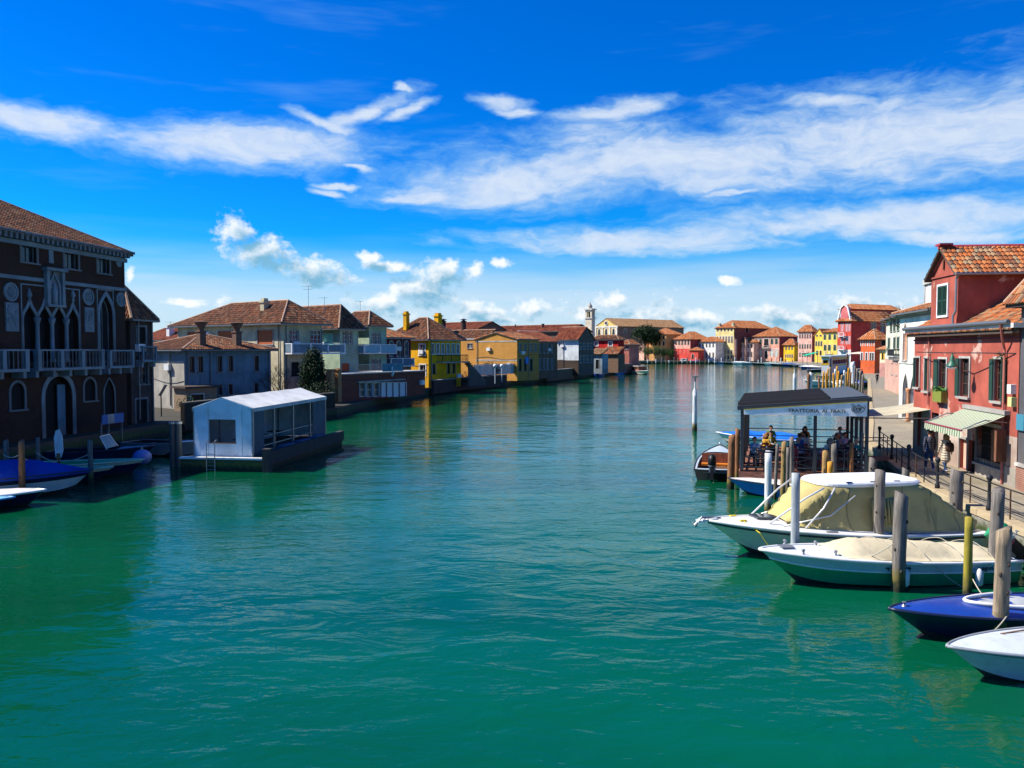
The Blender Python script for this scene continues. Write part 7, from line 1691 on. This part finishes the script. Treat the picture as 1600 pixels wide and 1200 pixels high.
def fingers(mb, w, d, side, side_v, r=.0085, curl=.35):
    """four fingers of unequal length and a thumb rooted in the palm: w palm end, d hand direction"""
    w, d, s = Vector(w), Vector(d).normalized(), Vector(side_v).normalized(); c = d.cross(s).normalized()
    for k, L in enumerate((.068, .078, .072, .056)):
        b = w + s * (-.028 + .019 * k) - d * .012; m1 = b + d * L * .55 + c * curl * .02; t = m1 + (d * (1 - curl) + c * curl * 1.2).normalized() * L * .5
        capsule(mb, b, r, m1, r * .9, 6); capsule(mb, m1, r * .9, t, r * .75, 6)
    b = w - d * .06 - s * .03; m1 = b + (d * .6 - s * .8).normalized() * .04; capsule(mb, b, r * 1.2, m1, r, 6); capsule(mb, m1, r, m1 + (d * .95 - s * .2).normalized() * .032, r * .8, 6)
def person(label, loc, rz, pose, mats, hairc, hair='short', voxel=.014, sc=1.0, coat=False, fem=False, group=None, lookz=0.0, bag=None):
    o = thing('person', label, 'person', loc, rz, group); o.scale = (sc,) * 3
    S_ = .155 if fem else .175; B = []; hands = []
    if pose.startswith('walk'):
        f = 1 if pose.endswith('L') else -1
        hip = .92
        for sd in (-1, 1):
            ph = sd * f; ky, ay, az = (.13, .2, .09) if ph > 0 else (.02, -.24, .15)
            B += [((sd * .085, 0, .9), .098, (sd * .088, ky, .5), .066, 2), ((sd * .088, ky, .5), .066, (sd * .085, ay, az), .045, 2), ((sd * .085, ay - .03, az - .045), .042, (sd * .09, ay + .15, az - .055 - (.03 if ph < 0 else 0) * 0), .036, 3)]
            e, w = Vector((sd * (S_ + .075), -.07 * ph - .02, 1.12)), Vector((sd * (S_ + .07), -.13 * ph + .05, .90))
            B += [((sd * S_, 0, 1.39), .066, tuple(e), .052, 1), (tuple(e), .052, tuple(w), .042, 1), (tuple(w), .03, (w.x, w.y + .01, w.z - .06), .034, 0)]; hands.append((Vector((w.x, w.y + .01, w.z - .075)), Vector((0, .1, -1)), sd))
        B += [((0, 0, .94), .14 if not coat else .165, (0, 0, 1.18), .135 if not coat else .165, 1), ((0, 0, 1.18), .14, (0, -.01, 1.32), .16, 1), ((-S_ + .05, 0, 1.38), .082, (S_ - .05, 0, 1.38), .082, 1), ((0, -.005, 1.42), .058, (0, .01, 1.53), .055, 0)]
        if coat: B += [((0, 0, .95), .175, (0, -.01, .60), .20, 1)]
        hz = 1.60
    else:
        for sd in (-1, 1):
            B += [((sd * .09, 0, .52), .098, (sd * .1, .42, .51), .07, 2), ((sd * .1, .42, .51), .066, (sd * .1, .40, .1), .045, 2), ((sd * .1, .38, .05), .042, (sd * .1, .54, .04), .036, 3)]
            lean = .1
            if pose == 'sit_chin' and sd > 0: e, w = Vector((sd * (S_ + .03), .30, .80)), Vector((sd * .05, .22, 1.06)); hd = Vector((0, -.2, 1))
            else: e, w = Vector((sd * (S_ + .08), .12, .82)), Vector((sd * .14, .36, .80)); hd = Vector((-sd * .3, 1, 0))
            B += [((sd * S_, lean, 1.02), .064, tuple(e), .05, 1), (tuple(e), .05, tuple(w), .038, 1), (tuple(w), .03, tuple(w + hd.normalized() * .06), .034, 0)]; hands.append((w + hd.normalized() * .075, hd, sd))
        B += [((0, -.02, .54), .145, (0, .02, .78), .14, 1), ((0, .02, .78), .14, (0, .08, .95), .16, 1), ((-S_ + .05, .09, 1.01), .08, (S_ - .05, .09, 1.01), .08, 1), ((0, .095, 1.04), .057, (0, .12, 1.15), .054, 0)]
        hz = 1.23
    hy = .02 if pose.startswith('walk') else .135
    B += [((0, hy, hz + .03), .094, (0, hy - .02, hz + .045), .098, 0), ((0, hy + .02, hz - .06), .062, (0, hy + .035, hz - .075), .045, 0), ((0, hy + .085, hz + .012), .014, (0, hy + .112, hz - .012), .016, 0), ((-.092, hy - .005, hz + .02), .016, (-.096, hy - .01, hz - .01), .012, 0), ((.092, hy - .005, hz + .02), .016, (.096, hy - .01, hz - .01), .012, 0)]
    me, mi = body(B, voxel)
    ms = [SKIN] + list(mats)
    for m in ms: me.materials.append(m)
    me.polygons.foreach_set('material_index', mi.astype(np.int32)); me.update()
    fm = MB()
    for p, d, sd in hands: fingers(fm, p, d, sd, (sd * .3, 1, 0) if pose.startswith('walk') else (sd, 0, .2))
    bm = bmesh.new(); bm.from_mesh(me); fme = fm.mesh('f', SKIN); bm.from_mesh(fme); bm.to_mesh(me); bm.free(); bpy.data.meshes.remove(fme)
    put('body', me, o)
    hm = plain('hair_%02x%02x%02x' % tuple(int(x * 255) for x in hairc), hairc, .65, 0, .35, 30); h = MB()
    rows = []
    for k in range(9):           # hair cap, open over the face
        a = math.pi * (.02 + .62 * k / 8); rows.append([(.107 * math.sin(a) * math.sin(t), hy - .012 + .118 * math.sin(a) * -math.cos(t) * (1 if math.cos(t) > -.35 else .78), hz + .045 + .112 * math.cos(a) - (.02 if hair == 'long' and k > 5 else 0) + random.uniform(-.004, .004) + (max(0, -math.cos(t) - .25) * .10 * (k / 8) ** .7)) for t in [2 * math.pi * j / 18 for j in range(19)]])
    h.grid(rows); h.build('hair', hm, o, smooth=True)
    if hair == 'long':
        h = MB()
        for j in range(9): a = -1.5 + 3.0 * j / 8; h.tube([(.095 * math.sin(a), hy - .02 - .1 * math.cos(a), hz + .05), (.115 * math.sin(a), hy - .03 - .11 * math.cos(a), hz - .07), (.11 * math.sin(a), hy - .03 - .10 * math.cos(a), hz - .16)], [.035, .034, .015], 7)
        h.build('hair_length', hm, o, smooth=True)
    for sd in (-1, 1): MB().ball((sd * .034, hy + .083, hz + .022), .0125, 8, 6).build('eye', plain('eye_dark', (.02, .015, .012), .3), o)
    MB().box(-.022, .022, hy + .072, hy + .084, hz - .047, hz - .040).build('mouth', plain('lips', (.32, .10, .09), .6), o)
    return o
def quilt(name, c, c2, f=13):
    m, T, b = base_mat(name); tc = T.new('ShaderNodeTexCoord').outputs['Object']; s_ = T.new('ShaderNodeSeparateXYZ'); T.l.new(tc, s_.inputs[0])
    w = T.m('SINE', T.m('ADD', T.m('MULTIPLY', s_.outputs[2], f * 6.283), T.m('MULTIPLY', T.noise(tc, 6, 3), 2.0))); T.l.new(T.mix(T.smooth(w, -.2, .9), lin(c2), lin(c)), b.inputs['Base Color']); b.inputs['Roughness'].default_value = .6
    bp = T.new('ShaderNodeBump'); bp.inputs['Strength'].default_value = .35; bp.inputs['Distance'].default_value = .03; T.l.new(w, bp.inputs['Height']); T.l.new(bp.outputs[0], b.inputs['Normal']); return m
JEAN = fabric('blue_jeans', (.02, .05, .13), .5, 9); SHOE = plain('white_shoe', (.6, .58, .55), .6); DSHOE = plain('dark_shoe', (.03, .025, .02), .6); DTR = fabric('dark_trousers', (.02, .022, .03), .5, 9)
P1, P2 = atz(1452, 736, ZR), atz(1477, 738, ZR)
person('person in dark quilted jacket and jeans walking away along the quay', (P1.x, P1.y, ZR + .006), R(-8), 'walkR', (quilt('navy_quilt', (.035, .04, .075), (.014, .016, .03)), JEAN, SHOE), (.02, .014, .01), 'short', .013, 1.03)
person('person in long cream coat with fair hair walking away along the quay', (P2.x, P2.y, ZR + .006), R(2), 'walkL', (quilt('cream_coat', (.55, .46, .34), (.48, .39, .28), 9), JEAN, SHOE), (.36, .20, .08), 'long', .013, .97, True, True)
# backpack on the second walker
bk = thing('backpack', 'dark brown leather backpack slung on the cream coat', 'bag', (P2.x + .05, P2.y - .24, ZR + 1.12), R(2)); LEA = plain('brown_leather', (.06, .028, .018), .5, 0, .3, 12, .3)
mb = MB(); rows = []
for z, w, d in ((-.2, .12, .06), (-.17, .16, .09), (0, .165, .105), (.13, .15, .09), (.2, .09, .05)): rows.append([(w * math.copysign(abs(math.cos(t)) ** .6, math.cos(t)), d * math.copysign(abs(math.sin(t)) ** .6, math.sin(t)), z) for t in [2 * math.pi * j / 16 for j in range(17)]])
mb.grid(rows); mb.poly(rows[0][:-1]); mb.poly(rows[-1][:-1]); mb.build('bag_body', LEA, bk, smooth=True)
for sd in (-1, 1): MB().tube([(sd * .09, .05, .15), (sd * .11, .16, .24), (sd * .12, .26, .25)], .017, 6).build('strap', LEA, bk)
MB().box(-.09, .09, -.125, -.09, -.13, .02).build('front_pocket', LEA, bk)
# diners
def seat(idx): u, v, sd = CHS[idx]; return PO + PL(u, v, .994), sd
DIN = [(0, 'diner in a pale blue shirt resting chin on one hand at the front left table', 'sit_chin', (.30, .42, .60), (.09, .05, .03), 'short', None),
       (3, 'diner in a dark blue top facing the camera at the front table', 'sit', (.04, .07, .16), (.30, .22, .14), 'short', None),
       (8, 'diner in a mustard jacket at the left of the terrace', 'sit', (.45, .24, .03), (.20, .09, .03), 'long', R(-70)),
       (9, 'diner in an olive top facing the mustard jacket', 'sit', (.22, .20, .05), (.14, .08, .04), 'short', None),
       (11, 'dark-haired diner in a white shirt at the second-row table', 'sit', (.66, .66, .62), (.008, .007, .007), 'long', R(-60)),
       (6, 'diner in a black coat at the front right with back to the camera', 'sit', (.02, .018, .022), (.02, .015, .012), 'short', None),
       (12, 'ginger-haired diner in grey leaning over the right-hand table', 'sit', (.22, .21, .22), (.42, .12, .04), 'short', R(80)),
       (10, 'diner in a bright blue jacket in the middle of the terrace', 'sit', (.02, .12, .55), (.05, .03, .02), 'short', R(40)),
       (2, 'diner in a red jumper with back turned at the front row', 'sit', (.40, .02, .03), (.04, .025, .015), 'long', None),
       (5, 'diner in a white blouse facing the camera in the front row', 'sit', (.68, .66, .62), (.16, .08, .03), 'long', None),
       (7, 'diner in a teal cardigan at the front right table', 'sit', (.02, .22, .24), (.40, .32, .2), 'short', None),
       (13, 'diner in a lilac shirt at the right of the second row', 'sit', (.40, .32, .52), (.03, .02, .015), 'short', None),
       (15, 'diner in a green anorak at the back left of the terrace', 'sit', (.05, .22, .06), (.06, .04, .02), 'short', None),
       (17, 'diner in an orange top at the back middle of the terrace', 'sit', (.60, .20, .03), (.02, .015, .012), 'long', None),
       (19, 'diner in a grey hooded top at the back right of the terrace', 'sit', (.30, .31, .33), (.10, .06, .03), 'short', None)]
for k, (i, lb, ps, c, hc, hr, ang) in enumerate(DIN):      # each on a chair of the terrace
    p, sd = seat(i); rz = (0 if sd < 0 else math.pi) + (ang or 0)
    if ps == 'sit_chin': rz = math.pi; p = p + Vector((0, 1.0, 0))
    person(lb, (p.x, p.y, p.z - .035), rz, ps, (fabric('top_%d' % k, c, .4, 8), DTR, DSHOE), hc, hr, .02, 1.0, group='trattoria diners')
# distant strollers on the far part of the quay
for k, (px, Y, c, lb) in enumerate(((1371, 128, (.02, .02, .03), 'distant dark-clad stroller near the orange-red house'), (1347, 150, (.03, .03, .05), 'distant person standing by the water-bus stop'))):
    X = (px - 800) / 1295 * Y; person(lb, (X, Y, ZR + .006), R(150 + 60 * k), 'walkL', (fabric('stroller_%d' % k, c, .4, 8), DTR, DSHOE), (.03, .02, .015), 'short', .03, 1.0)

# ================================================================== WATER-BUS STOP, FAR BOATS
H = House('water_bus_stop', 'white floating water-bus stop with yellow bands and long window', 'pontoon', (1296, 186), 28, Lp=1284, Rp=1327.5, z0=.35, top=557.5)
M_YB = paint('signal_yellow', (.80, .42, .01), .4, .1)
H.win('A', 1286, 1293.5, 563, 568.5, fw=.1, trim=M_YB, sash=None, sill=False); H.win('B', 1301, 1325.5, 561.5, 568.5, fw=.1, trim=M_YB, sash=M_WHITE, nv=5, nh=0, sill=False); H.win('B', 1297, 1299.5, 560, 578, fw=0, pane=M_DARK, sash=None, sill=False, name='door')
H.walls(M_WHITE); H.part('flat_roof', MB().box(-.4, H.b + .4, -.4, H.a + .4, H.zt, H.zt + .25), paint('pale_blue_roof', (.45, .62, .68)))
z = H.zat('B', 1313, 560.5); H.band('B', z, z + .42, .03, H.uz('B', 1300.5, 560)[0], None, M_YB, 'yellow_band'); z = H.zat('B', 1313, 571); H.band('B', z, z + .35, .03, H.uz('B', 1300.5, 560)[0], None, M_YB, 'yellow_band'); z = H.zat('A', 1290, 570.5); H.band('A', z, z + .4, .03, 0, None, M_YB, 'yellow_band'); z = H.zat('A', 1290, 560); H.band('A', z, z + .3, .03, 0, None, M_YB, 'yellow_band')
H.part('pontoon', MB().box(-1, H.b + 1, -1.2, H.a + 1, -.3, .36), plain('pontoon_steel', (.10, .10, .11), .7))
sh = thing('quay_shelter', 'open quay shelter with pale canvas roof behind the water-bus stop', 'shelter', (82.0, 190, 0), R(20)); zt = zp(553, 190)
MB().prism([(-3.2, -2, zt), (2.6, -2, zt + .5), (2.6, -2, zt + .65), (-3.2, -2, zt + .15)], (0, 6, 0)).build('canvas_roof', fabric('pale_canvas', (.62, .54, .44), .2), sh)
for x in (-3, 2.4):
    for y in (-1.8, 3.8): MB().box(x - .1, x + .1, y - .1, y + .1, 1, zt + (.02 if x < 0 else .45)).build('post', M_RUST, sh)
ga = thing('green_awning', 'bright green awning in front of the pink tall house', 'awning', (aty(1272, 556, 300).x, 300, 0)); zt = zp(551, 300)
MB().prism([(-2.6, 0, zt - 1.1), (1.6, 0, zt), (1.6, 0, zt + .12), (-2.6, 0, zt - .98)], (0, 5, 0)).build('canopy', paint('emerald_canvas', (.01, .40, .22), .7), ga)
for x, dz in ((-2.4, -1.05), (1.4, -.05)):
    for y in (.3, 4.7): MB().box(x - .08, x + .08, y - .08, y + .08, -.5, zt + dz).build('post', M_METAL, ga)
HULLS = dict(w=G_WHITE, b=G_BLUE, k=G_BLK, g=G_PBL, n=G_NAVY, l=G_LBL)
def far_boat(px, pyw, L, ang, hull, top, label, cov=None, B=2.0, cabin=False):
    P = atz(px, pyw, 0); d = Vector((math.cos(R(ang)), math.sin(R(ang)))) * L / 2
    b = Boat('moored_boat' if not cabin else 'cabin_boat', label, (P.x - d.x, P.y - d.y), (P.x + d.x, P.y + d.y), B, .7, 1.0, .3, .8, .86, .42, 2.1, group='boats moored along the far quay'); b.shell(0, .35, 'hull_bottom', G_AF); b.shell(.35, 1, 'hull', HULLS[hull]); b.rail(M_WHITE, .06)
    if cov: b.cover([(.03, .15), (.4, .5), (.7, .4), (.98, .05)], cov, 'cover', 1.02, .05)
    else: b.deck(.6, .985, HULLS[top], .06, 'foredeck'); b.cockpit(.03, .6, HULLS[top])
    if cabin:
        w = B * .36; MB().prism([(L * .18, -w, .75), (L * .62, -w, .8), (L * .55, -w, 2.0), (L * .18, -w, 2.0)], (0, 2 * w, 0)).build('cabin', woodmat('cabin_mahogany', (.28, .09, .05), wet=False) if cabin == 1 else G_WHITE, b.o); MB().box(L * .14, L * .6, -w - .12, w + .12, 2.0, 2.1).build('cabin_roof', G_WHITE, b.o)
        mb = MB(); mb.box(L * .22, L * .52, -w - .02, w + .02, 1.35, 1.8); mb.build('cabin_window', M_GLASS, b.o)
    return b
WC = fabric('white_boat_cover', (.72, .72, .70), .3); BC = fabric('blue_boat_cover', (.02, .08, .35), .3); GC = fabric('grey_green_cover', (.30, .40, .38), .3)
far_boat(1066, 567.5, 6.5, 150, 'g', 'w', 'pale green launch with small cabin below the pink-and-red house', None, 2.2, 2)
for px, py, hull, top, cov, lb in ((1088, 567.8, 'n', 'b', BC, 'navy boat under blue cover before the white house'), (1104, 568, 'n', 'g', None, 'low dark boat right of the navy covered one'), (1127, 568.5, 'l', 'w', None, 'pale blue open boat before the yellow palace'), (1140, 569, 'k', 'g', None, 'black open boat before the yellow palace'), (1158, 569.3, 'w', 'w', WC, 'white-covered boat before the cream house'), (1172, 569.6, 'g', 'w', None, 'small grey boat right of the white-covered boat'), (1188, 570.4, 'k', 'k', None, 'black workboat before the salmon palace'), (1205, 571, 'w', 'w', GC, 'boat under grey-green cover before the salmon palace'), (1219, 571.8, 'n', 'b', None, 'dark blue boat before the small yellow house'), (1234, 572.6, 'b', 'b', BC, 'long blue boat under cover near the pink tall house'), (1247, 573.2, 'n', 'g', None, 'navy boat at the corner of the far quay')):
    far_boat(px, py, random.uniform(6, 8), random.uniform(160, 200), hull, top, lb, cov)
far_boat(1266, 577, 7, 160, 'b', 'w', 'white-covered boat with blue hull near the green awning', WC, 2.3); far_boat(1281, 581, 7, 15, 'k', 'k', 'black boat left of the water-bus stop', None, 2.2); far_boat(1284, 603, 6, 170, 'w', 'w', 'small white boat moored among the yellow poles', None, 2.0)
far_boat(1312, 606, 6.5, 80, 'w', 'w', 'white boat behind the yellow poles nearest the trattoria roof', WC, 2.2); far_boat(1338, 604, 5.5, 100, 'n', 'g', 'dark boat with covered motor beside the far quay steps', BC, 2.0)
far_boat(1288, 668, 7, 5, 'w', 'w', 'white boat seen through the trattoria terrace', None, 2.2) if 0 else None
far_boat(1001, 584.5, 8.5, -70, 'w', 'w', 'white motor launch with mahogany cabin heading towards the camera', None, 2.9, 1)
far_boat(938, 589, 5, 60, 'b', 'b', 'small blue boat below the orange-roofed shed', None, 1.8); far_boat(968, 585.5, 6, 55, 'l', 'b', 'blue boat at the tip of the left bank', BC, 2.0)

# ================================================================== TREES AND PLANTS
def leafmat(name, a, b_, c):
    m, T, bs = base_mat(name); at = T.new('ShaderNodeAttribute'); at.attribute_name = 't'; T.l.new(T.ramp(at.outputs['Fac'], [(0, a), (.55, b_), (1, c)]), bs.inputs['Base Color']); bs.inputs['Roughness'].default_value = .7; bs.inputs['Specular IOR Level'].default_value = .25
    return m
LF_D = leafmat('dark_evergreen_leaf', (.008, .022, .008), (.018, .045, .014), (.04, .075, .02)); LF_M = leafmat('mid_green_leaf', (.015, .045, .008), (.035, .09, .015), (.08, .14, .03)); LF_G = leafmat('grey_twig', (.06, .05, .04), (.11, .095, .075), (.16, .14, .11)); BARK = woodmat('tree_bark', (.10, .075, .055), wet=False)
def leaves(mb, blobs, n, ls):
    """leaf faces in clumps through the volume of the blobs (x, y, z, rx, ry, rz)"""
    vol = [b[3] * b[4] * b[5] for b in blobs]; tv = sum(vol)
    for b, v in zip(blobs, vol):
        nc = max(4, int(n * v / tv / 14))
        for c in range(nc):
            d = Vector((random.gauss(0, 1), random.gauss(0, 1), random.gauss(0, 1))).normalized() * random.random() ** .38
            cx, cy, cz = b[0] + d.x * b[3], b[1] + d.y * b[4], b[2] + d.z * b[5]; tone = random.random(); cr = ls * random.uniform(1.2, 2.6)
            for k in range(14):
                p = Vector((cx + random.gauss(0, cr), cy + random.gauss(0, cr), cz + random.gauss(0, cr * .8))); a = Vector((random.gauss(0, 1), random.gauss(0, 1), random.gauss(0, .7))).normalized() * ls * random.uniform(.6, 1.2); q = a.cross(Vector((random.gauss(0, 1), random.gauss(0, 1), random.gauss(0, 1)))).normalized() * ls * .5
                mb.poly([p - a, p + q, p + a, p - q]); mb.t.append(min(1, max(0, tone * .7 + random.random() * .3)))
def branches(mb, p, d, L, r, lev, tips, spread=.5):
    q = p + d * L; mid = p + d * L * .5 + Vector((random.gauss(0, .04), random.gauss(0, .04), 0)) * L; mb.tube([p, mid, q], [r, r * .85, r * .68], 6 if lev > 1 else 4)
    if lev == 0: tips.append(q); return
    for k in range(random.choice((2, 3, 3))):
        nd = (d + Vector((random.gauss(0, spread), random.gauss(0, spread), random.gauss(.05, spread * .5)))).normalized(); branches(mb, q, nd, L * random.uniform(.62, .85), r * .62, lev - 1, tips, spread)
def tree(name, label, loc, h, blobs, n, ls, mat, r=.2, lev=2, group=None, cat='tree'):
    o = thing(name, label, cat, loc, 0, group); mb = MB(); tips = []
    branches(mb, Vector((0, 0, -.1)), Vector((0, 0, 1)), h * .38, r, lev, tips); mb.build('trunk', BARK, o, smooth=True)
    lm = MB(); lm.t = []; leaves(lm, blobs, n, ls); tag(lm.build('crown', mat, o), None, None, None, 'stuff'); return o
Y = 395; s_ = Y / 1295
P = aty(1008, 555, Y); tree('evergreen_tree', 'big dark evergreen tree before the church', (P.x, Y, 1), 17, [(0, 0, 13, 5, 4, 3.5), (2.6, 0, 12, 4.2, 4, 3.8), (-3.0, 0, 11, 3.2, 3.5, 4), (4.5, 1, 10.5, 2.6, 3, 2.6)], 15000, .36, LF_D, .5, 3)
P = aty(997, 555, Y - 6); tree('bare_tree', 'grey leafless spreading tree in front of the dark evergreen', (P.x, Y - 6, 1), 13, [(0, 0, 7.5, 3.0, 2.6, 3.4), (1.8, 0, 5.2, 2.2, 2, 2.2), (-1.2, 0, 9.5, 2.0, 2, 2)], 2600, .2, LF_G, .3, 4)
for k, (px, top, w, lb) in enumerate(((1011.5, 540, 3.4, 'leftmost clipped round tree on the far quay'), (1024, 539.5, 3.6, 'second clipped round tree, before the orange house'), (1036.5, 543, 3.0, 'third clipped round tree, right of the orange house corner'), (1046.5, 543.5, 3.2, 'rightmost clipped round tree beside the pink-and-red house'))):
    P = aty(px, 560, 378); h = zp(top, 378) - 1; tree('clipped_tree', lb, (P.x, 378, 1), h, [(0, 0, h * .68, w * .62, w * .6, h * .3), (.5, 0, h * .55, w * .5, w * .5, h * .22)], 1500, .2, LF_M, .14, 2, 'clipped trees on the far quay')
P = aty(489, 600, 83.5); h = zp(543, 83.5) - .9; tree('cypress_shrub', 'tall dark rounded conifer in front of the beige house balcony', (P.x, 83.5, .9), h, [(0, 0, h * .38, 1.3, 1.2, h * .36), (0, 0, h * .62, 1.15, 1.0, h * .34), (.05, 0, h * .8, .7, .65, h * .2)], 17000, .10, LF_D, .14, 1)
P = aty(507, 630, 78.5); tree('garden_bush', 'loose leafy bush at the canal edge below the conifer', (P.x, 78.5, .9), 2.6, [(0, 0, 1.3, 1.1, 1, 1.2), (-1.2, .4, 1.0, 1.0, .9, .9)], 2400, .09, LF_D, .07, 1, cat='bush')
P = aty(437, 600, 80); o = thing('bare_shrub', 'leafless twiggy shrub by the beige house corner', 'bush', (P.x, 80, .9)); mb = MB(); tips = []
for k in range(5): branches(mb, Vector((random.uniform(-.4, .4), 0, 0)), Vector((random.gauss(0, .35), random.gauss(0, .2), 1)).normalized(), 1.25, .05, 4, tips, .45)
mb.build('twigs', BARK, o)
P = aty(413, 440, 95) if 0 else aty(1411, 450, 92); o = thing('bare_treetop', 'bare branching treetop rising behind the white gothic house', 'tree', (P.x + 1.0, 92, 1.0)); mb = MB(); tips = []; random.seed(5)
branches(mb, Vector((0, 0, 0)), Vector((0, 0, 1)), 7.4, .22, 0, tips); 
for k in range(6): branches(mb, Vector((0, 0, 6.0 + .25 * k)), Vector((random.gauss(0, .7), random.gauss(0, .4), .8)).normalized(), 1.5, .07, 4, tips, .5)
mb.build('branches', BARK, o); random.seed(21)
# hedge before the ochre warehouse
P = aty(766, 580, 137); o = thing('hedge', 'low dark hedge behind the glass fence', 'hedge', (P.x, 137, .9)); lm = MB(); lm.t = []; leaves(lm, [(0, 0, 2.0, 1.6, .7, 1.2)], 1600, .12, LF_D if 0 else .12) if 0 else leaves(lm, [(0, 0, 2.0, 1.6, .7, 1.2)], 1600, .12); tag(lm.build('foliage', LF_D, o), None, None, None, 'stuff')
# climbing plants on the right-hand houses
for px, py, Y, lb in ((1391, 548, 108, 'creeper hanging from the pale green house balcony'), (1568, 556, 32.8, 'creeper along the iron lamp bracket on the red house')):
    P = aty(px, py, Y); o = thing('creeper', lb, 'plant', P); lm = MB(); lm.t = []; w = 1.2 if Y > 60 else .45; leaves(lm, [(0, -.3, 0, w * .7, .3, w * .5), (w * .6, -.25, -.3 * w, w * .5, .3, w * .35)], 260 if Y < 60 else 420, .05 if Y < 60 else .09); lm.build('foliage', LF_M, o); MB().tube([(-w, -.2, .1), (0, -.25, 0), (w, -.2, .1)], .02, 5).build('stem', BARK, o)
# left bank: rail on the landing, rubble and street lamp
o = thing('landing_railing', 'thin iron railing on the landing below the cream wall', 'railing', (-25.2, 66, .9)); q = Vector((7.5, 7.0, 0)); 
for z in (.5, .95): MB().bar((0, 0, z), tuple(q + Vector((0, 0, z))), .035).build('rail', M_IRON, o)
bm_ = MB().box(-.02, .02, -.02, .02, 0, .95).mesh('rail_post', M_IRON)
for k in range(9): put('rail_post', bm_, o, q * (k / 8))
P = aty(252, 640, 66.5); o = thing('lamp_bracket', 'slanting floodlight on a thin pole before the cream wall', 'lamp', (P.x, 66.5, .9)); h = zp(616, 66.5) - .9; MB().tube([(0, 0, 0), (0, 0, h)], .05, 7).build('pole', M_IRON, o); MB().bar((-.1, 0, h - .1), (.45, -.1, h + .75), .28, .1).build('lamp_head', M_METAL, o)

# bushes and pots that soften the left bank
for px, Y, h, lb in ((556, 92, 1.6, 'trailing bush on the bank below the brick terrace'), (700, 121, 1.7, 'dark bush by the outside stair of the yellow house'), (716, 125, 2.2, 'taller bush left of the glass fence'), (646, 112.5, 1.3, 'low plant tub between terrace and yellow house'), (795, 146, 1.4, 'small shrub at the foot of the ochre gable'), (300, 67.5, 1.5, 'rough bush on the landing near the lean-to')):
    P = aty(px, 600, Y); tree('canal_bush', lb, (P.x, Y, .9), h, [(0, 0, h * .55, h * .7, h * .5, h * .5), (h * .6, .2, h * .4, h * .45, h * .4, h * .35)], 900, .09, LF_D if px % 2 else LF_M, .05, 1, 'bushes along the left bank', 'bush')
